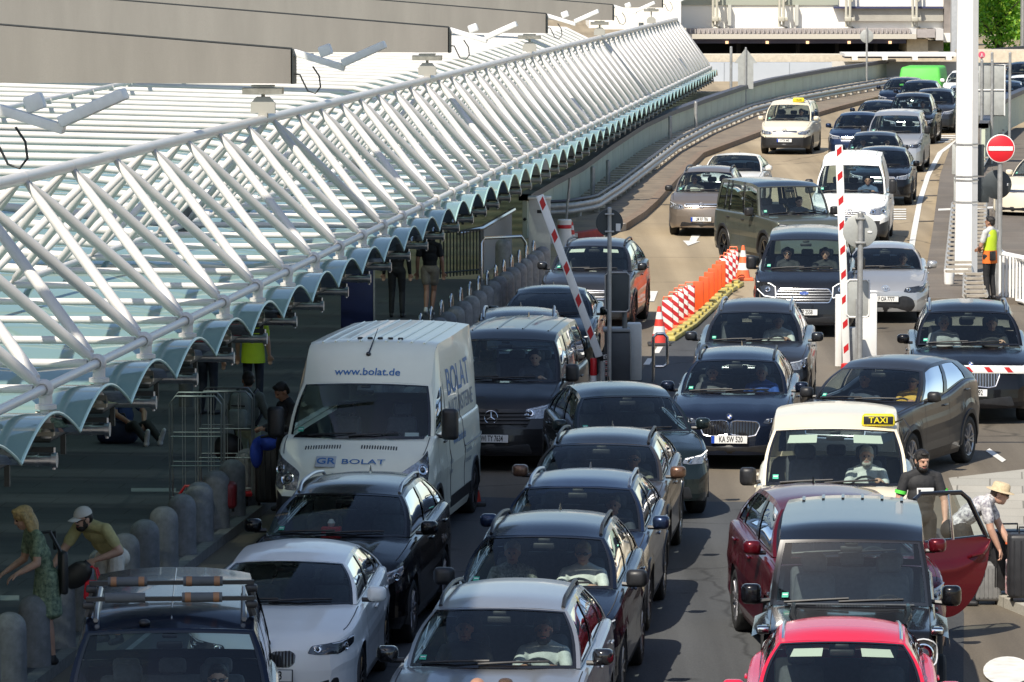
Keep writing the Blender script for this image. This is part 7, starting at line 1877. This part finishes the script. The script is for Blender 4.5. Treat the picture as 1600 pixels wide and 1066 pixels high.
# woman in the floral dress, bending forward to the left
J = J_stand(pelvis=(0,0,.95), chest=(0,-.09,1.24), neck=(0,-.17,1.43), head=(0,-.25,1.555), shl=(-.17,-.14,1.38), shr=(.17,-.14,1.38), ell=(-.23,-.18,1.10), elr=(.22,-.16,1.10), wrl=(-.20,-.38,.98), wrr=(.20,-.36,1.0))
FLOR = T_('floral', (.30,.37,.24), .75, 26, (.05,.09,.06))
o = person('woman with wavy blonde hair in a dark green floral dress among the bollards', J, dict(top=FLOR, skin=SKIN, hair=HAIRY), dict(hair='long', face=(0,-.9,-.35), fat=.98, dress=.55, voxel=.009, shorts=.3, sleeve='short'), 74, 1038, .12, R(-70))
b = MB(); b.rbox((.10,.15,.98), (.20,.08,.46), .035, 3); b.path([(.12,.12,1.2),(.14,0,1.42),(.10,-.16,1.40)], .022, 6); b.path([(-.1,.12,1.2),(-.06,.1,1.4)], .02, 6); bg = b.build('backpack', SUITB, None); bg.location = o.location; bg.rotation_euler.z = R(-70); tag(bg, 'black bag on the back of the blonde woman in the floral dress', 'bag')
# bearded man with cap, bending forward
J = J_stand(pelvis=(0,.10,.94), chest=(0,-.12,1.18), neck=(0,-.30,1.32), head=(0,-.42,1.40), shl=(-.20,-.27,1.29), shr=(.20,-.27,1.29), ell=(-.30,-.40,1.04), elr=(.33,-.20,1.05), wrl=(-.34,-.56,.84), wrr=(.14,-.38,.96), hdr=(-.7,-.5,-.4), curlr=1.1, curll=.9)
o = person('bearded man in a white cap, sunglasses and khaki T-shirt bending forward', J, dict(top=T_('khaki_tee', (.50,.44,.20)), bot=T_('cream_shorts', (.75,.69,.58)), skin=SKIN, hair=HAIRB, beard=HAIRB), dict(cap=mat('cap_white', (.66,.62,.55), .8, var=.1), shades=True, face=(-.25,-.9,-.25), hup=(0,-.35,.95), shorts=.9, fat=1.06, voxel=.0085, sleeve='short'), 172, 1006, .12, R(-38))
pw = o.matrix_basis @ VZ(.07,-.44,.90)
bg = thing('bag', 'black flat bag held by the bearded man in the white cap', 'bag', pw, R(-20)); b = MB(); b.ell((-.10,-.02,-.10), (.20,.06,.13), 16, 10, Matrix.Rotation(R(-35), 4, 'Y')); b.build('bag_body', BLACK, bg); b = MB(); b.path([(-.05,-.02,0),(0,-.02,.06),(.05,-.02,.0)], .012, 6); b.build('handle', BLACK, bg)
bg = thing('bag', 'red carrier bag with loop handles held by the bearded man in the white cap', 'bag', pw + VZ(.07,-.03,0), R(-20)); b = MB(); b.rbox((0,0,-.26), (.22,.10,.22), .04, 3, taper=.8); b.build('bag_body', mat('bag_red', (.55,.012,.03), .5, var=.2), bg)
b = MB(); b.path([(-.08,-.03,-.16),(-.05,-.03,-.03),(0,-.02,.0),(.05,-.03,-.03),(.08,-.03,-.16)], .011, 6); b.path([(-.08,.03,-.16),(-.04,.03,-.02),(.04,.03,-.02),(.08,.03,-.16)], .011, 6); b.build('handle', mat('bag_red', (.55,.012,.03)), bg)
# man with backpack seen from behind
J = J_stand(ell=(-.27,-.02,1.14), elr=(.29,-.05,1.13), wrl=(-.2,-.26,1.1), wrr=(.20,-.28,1.12))
o = person('man in a dark green top and pale green trousers carrying a grey backpack, back turned', J, dict(top=T_('green_jumper', (.17,.20,.18)), bot=T_('sage_trousers', (.52,.62,.44)), skin=SKIN2, hair=HAIRB), dict(sleeve='long', face=(.5,-.85,-.05), voxel=.0095), 388, 780, .12, R(160))
bp_ = thing('backpack', 'grey-green hiking backpack on the back of the man beside the cage', 'backpack', o.location, R(160)); b = MB(); b.rbox((0,.22,1.22), (.34,.22,.52), .08, 3, taper=.86); b.build('pack', mat('pack_grey', (.30,.37,.36), .8, var=.3, bump=.3, bscale=30), bp_)
b = MB(); b.rbox((0,.35,1.12), (.27,.10,.28), .05, 3); b.build('front_pocket', mat('pack_grey', (.1,.125,.12)), bp_); b = MB()
for x in (-.13,.13): b.path([(x,.14,1.42),(x*1.05,.02,1.50),(x*1.15,-.12,1.40),(x*1.2,-.11,1.15),(x*1.2,.10,1.02)], .022, 6)
b.path([(-.1,.335,1.3),(.1,.335,1.3)], .01, 5); b.build('strap', BLACK, bp_)
bg = thing('bag', 'round black bag hanging low behind the backpacked man', 'bag', o.location + VZ(-.26,-.18,.72)); b = MB(); b.ell((0,0,0), (.20,.10,.20), 18, 12); b.build('bag_body', BLACK, bg); b = MB(); b.path([(-.1,0,.17),(0,.02,.6),(.1,0,.17)], .012, 6); b.build('handle', BLACK, bg)
# man by the white van
J = J_stand(wrl=(-.10,-.30,1.12), wrr=(.08,-.33,1.12), ell=(-.26,-.06,1.14), elr=(.26,-.06,1.14), hdl=(.4,-.6,.1), hdr=(-.4,-.6,.1), head=(0,-.06,1.60), curll=.9, curlr=.9)
person('young man with black hair looking down beside the white van, hands together', J, dict(top=T_('jacket_dark', (.02,.02,.024)), bot=DK, skin=SKIN2, hair=HAIRB), dict(sleeve='long', face=(0,-.85,-.5), hup=(0,-.4,.9), voxel=.0095), 447, 800, .12, R(-62))
J = J_stand()
o = thing('jacket', 'royal blue jacket draped over the black suitcase by the van', 'jacket', at(424, 790, .12) + VZ(-.05,-.12,.80)); b = MB(); b.ell((0,.08,.04), (.20,.16,.12), 16, 10); b.ell((-.14,-.02,-.08), (.09,.07,.20), 14, 10); b.build('body', T_('royal_blue', (.02,.06,.42)), o); b = MB(); b.path([(-.08,.0,.13),(.02,-.03,.16),(.12,.0,.12)], .02, 6); b.build('collar', SUITB, o)
person('person in a neon yellow safety vest, head hidden by the canopy edge', J_stand(), dict(top=mat('vest_yellow', (.42,.58,.02), .7, var=.1), bot=NV, skin=SKIN, hair=HAIRB), dict(voxel=.012), 396, 640, .12, R(170))
b = MB(); b.grid([[(rx*math.cos(a), .005+ry*math.sin(a), z) for a in linsp(0, 2*math.pi, 21)[:-1]] for z, rx, ry in ((.76,.20,.155),(.95,.19,.145),(1.15,.175,.13))], closed=True); vo = [o for o in COL.objects if o.get('label', '').startswith('person in a neon yellow')][0]; b.build('vest_hem', mat('vest_yellow', (.42,.58,.02), .7), vo)
person('walker in a black suit whose upper body is hidden by the canopy glass', J_stand(knl=(-.10,-.06,.50), anl=(-.12,.10,.09), tol=(-.14,-.05,.04)), dict(top=DK, bot=DK, skin=SKIN, hair=HAIRB), dict(sleeve='long', voxel=.012), 620, 496, .12, R(175))
person('walker in pale shorts with bare legs and dark top under the canopy', J_stand(knl=(-.06,-.10,.50), anl=(-.03,.02,.09), tol=(-.04,-.14,.04), knr=(.06,.05,.50), anr=(.05,.22,.16), tor=(.05,.12,.06)), dict(top=DK, bot=T_('beige_shorts', (.22,.19,.15)), skin=SKIN2, hair=HAIRB, shoe=SHOEW), dict(shorts=.55, legr=1.05, voxel=.011), 672, 494, .12, R(172))
person('person in dark trousers standing far under the canopy behind the cages', J_stand(), dict(top=DK, bot=NV, skin=SKIN, hair=HAIRB), dict(voxel=.013, sleeve='long'), 325, 648, .12, R(150))
J = J_sit(wrl=(-.1,-.34,.15), wrr=(.1,-.34,.15), knl=(-.12,-.42,.16), knr=(.12,-.42,.16), anl=(-.12,-.78,-.06), anr=(.12,-.78,-.06), tol=(-.14,-.86,.10), tor=(.14,-.86,.10))
person('person sitting on the ground with white shoes beside the blue travel bag', J, dict(top=T_('blue_print', (.03,.06,.16)), bot=DK, skin=SKIN2, hair=HAIRB, shoe=SHOEW), dict(voxel=.012), 198, 676, .26, R(35))
# taxi driver
J = J_stand(ell=(-.28,.0,1.13), elr=(.27,-.03,1.12), wrl=(-.24,-.20,.95), wrr=(.24,-.22,.93), head=(0,-.03,1.61), hdr=(-.15,-.5,-.75))
o = person('bearded man with tied hair in a black printed T-shirt behind the open red door', J, dict(top=T_('black_tee', (.02,.02,.022)), bot=DK, skin=SKIN, hair=HAIRB, beard=HAIRB), dict(hair='tied', face=(.28,-.9,-.22), fat=1.02, voxel=.008), 1439, 932, 0, R(6))
NEON = mat('neon_green', (.12,.75,.08), .6)
b = MB(); b.rbox((.02,-.125,1.255), (.20,.012,.085), .004, 1); pr = b.build('shirt_print', PLATE, o); b = MB(); b.rbox((.065,-.133,1.235), (.10,.008,.035), .003, 1); b.build('print_bar', NEON, pr); b = MB(); b.rbox((-.05,-.133,1.255), (.03,.008,.05), .003, 1); b.build('print_block', BLACK, pr)
for sg in (1, -1):
    b = MB(); b.lathe([(.072,-.02),(.074,.02)], 14, (sg*.245,.01,1.24), T=Matrix.Rotation(R(sg*-12), 4, 'Y')); b.build('sleeve_band', NEON, o)
# man with the hat bending to the right
J = J_stand(pelvis=(0,.12,.92), chest=(0,-.14,1.15), neck=(0,-.32,1.27), head=(0,-.44,1.33), shl=(-.19,-.28,1.23), shr=(.19,-.28,1.23), ell=(-.22,-.34,.95), elr=(.20,-.42,.95), wrl=(-.2,-.44,.72), wrr=(.12,-.55,.72), knl=(-.11,.02,.50), knr=(.11,-.16,.52), anl=(-.12,.22,.09), anr=(.13,.0,.09), tol=(-.13,.06,.036), tor=(.14,-.16,.036), curll=.9, curlr=1.0)
o = person('man in a straw hat and white leaf-print shirt bending over luggage at the right', J, dict(top=T_('leaf_shirt', (.78,.76,.74), .8, 22, (.10,.09,.13)), bot=DK, skin=SKIN, hair=HAIRW), dict(hat=mat('straw', (.58,.46,.29), .8, var=.2, vscale=40), shades=True, face=(0,-.95,-.25), hup=(0,-.3,.95), legr=1.12, fat=1.04, voxel=.0085, sleeve='short'), 1502, 950, 0, R(82))
pw = o.matrix_basis @ VZ(.12,-.60,.60)
bg = thing('bag', 'colourful printed shopping bag held by the man in the straw hat', 'bag', pw, .3); b = MB(); b.rbox((0,0,-.24), (.20,.10,.42), .03, 3); bm_ = mat('bag_print', (.75,.72,.70), .5, var=.8, vscale=9, col2=(.45,.03,.08)); b.build('bag_body', bm_, bg); b = MB(); b.path([(-.07,0,-.04),(-.03,0,.07),(.03,0,.07),(.07,0,-.04)], .010, 6); b.build('handle', PLATE, bg)
b = MB(); b.lathe([(.034,-.012),(.036,.012)], 14, (.125,-.53,.75)); b.build('wristband', CONEO, o)
# guard
J = J_stand(wrl=(-.02,-.22,1.04), wrr=(.04,-.25,1.06), ell=(-.25,-.06,1.12), elr=(.26,-.04,1.12), hdl=(.3,-.6,-.1), hdr=(-.3,-.6,-.1), head=(0,-.01,1.61))
o = person('security man in a neon vest and orange apron standing by the slat grating, back turned', J, dict(top=T_('white_shirt', (.7,.7,.69)), bot=DK, skin=SKIN2, hair=HAIRB), dict(face=(.2,-.97,.05), voxel=.01), 1546, 468, .13, R(-132))
b = MB(); rows = []
for z, rx, ry in ((1.03,.165,.125),(1.15,.165,.122),(1.28,.178,.128),(1.40,.165,.118),(1.46,.11,.10)): rows.append([(rx*math.cos(a), .005+ry*math.sin(a), z) for a in linsp(0, 2*math.pi, 25)[:-1]])
b.grid(rows, closed=True); b.build('vest', mat('vest_neon', (.55,.72,.03), .7, var=.1), o)
b = MB(); b.grid([[(rx*math.cos(a), .003+ry*math.sin(a), z) for a in linsp(0, 2*math.pi, 25)[:-1]] for z, rx, ry in ((.76,.185,.145),(.9,.18,.14),(1.03,.172,.132))], closed=True); b.build('apron', mat('apron_orange', (.78,.17,.02), .7, var=.1), o)
b = MB(); b.rbox((.10,.15,.92), (.16,.06,.2), .02, 2); b.build('pouch', BLACK, o)
# two heads at the lower edge
person('person whose bald sunlit head just shows at the bottom edge before the silver SUV', J_stand(), dict(top=T_('white_shirt', (.7,.7,.69)), bot=NV, skin=SKIN2, hair=HAIRB), dict(hair='bald', voxel=.011), 746, 1388, 0, R(180))
person('person whose brown hair just shows at the bottom edge before the silver SUV', J_stand(), dict(top=T_('dark_blue', (.03,.04,.07)), bot=NV, skin=SKIN2, hair=HAIRW), dict(hair='short', voxel=.011), 790, 1392, 0, R(180))
# ------------------------------------------------------------------ daylight, camera
w = bpy.data.worlds.new('World'); scene.world = w; w.use_nodes = True
nt = w.node_tree; sky = nt.nodes.new('ShaderNodeTexSky'); sky.sky_type = 'NISHITA'; sky.sun_disc = False
SUND = Vector((.37, .75, -.95)).normalized()         # travel direction of the sunlight
el = math.asin(-SUND.z); az = math.atan2(-SUND.x, -SUND.y)
sky.sun_elevation = el; sky.sun_rotation = az; sky.air_density = 1.0; sky.dust_density = 1.0; sky.ozone_density = 1.0
nt.links.new(sky.outputs[0], nt.nodes['Background'].inputs[0]); nt.nodes['Background'].inputs[1].default_value = .118
l = bpy.data.lights.new('sun', 'SUN'); l.energy = 4.5; l.angle = R(.5); l.color = (1, .925, .80); lo = bpy.data.objects.new('sun', l); COL.objects.link(lo)
lo.rotation_euler = SUND.to_track_quat('-Z', 'Y').to_euler(); lo.location = (-40, -30, 60)
cam = bpy.data.cameras.new('camera'); co = bpy.data.objects.new('camera', cam); COL.objects.link(co)
cam.sensor_width = 36; cam.lens = 36*FPX/1600; cam.clip_start = .5; cam.clip_end = 6000
co.location = (0, 0, CAMH); co.rotation_euler = (math.pi/2 - PITCH, 0, 0); scene.camera = co
scene.view_settings.view_transform = 'Standard'; scene.view_settings.look = 'None'; scene.view_settings.exposure = .40; scene.view_settings.gamma = 1
c_ = scene.cycles; c_.max_bounces = 7; c_.diffuse_bounces = 3; c_.glossy_bounces = 4; c_.transmission_bounces = 4; c_.transparent_max_bounces = 24; c_.caustics_reflective = False; c_.caustics_refractive = False
c_.use_denoising = True; c_.sample_clamp_indirect = 6
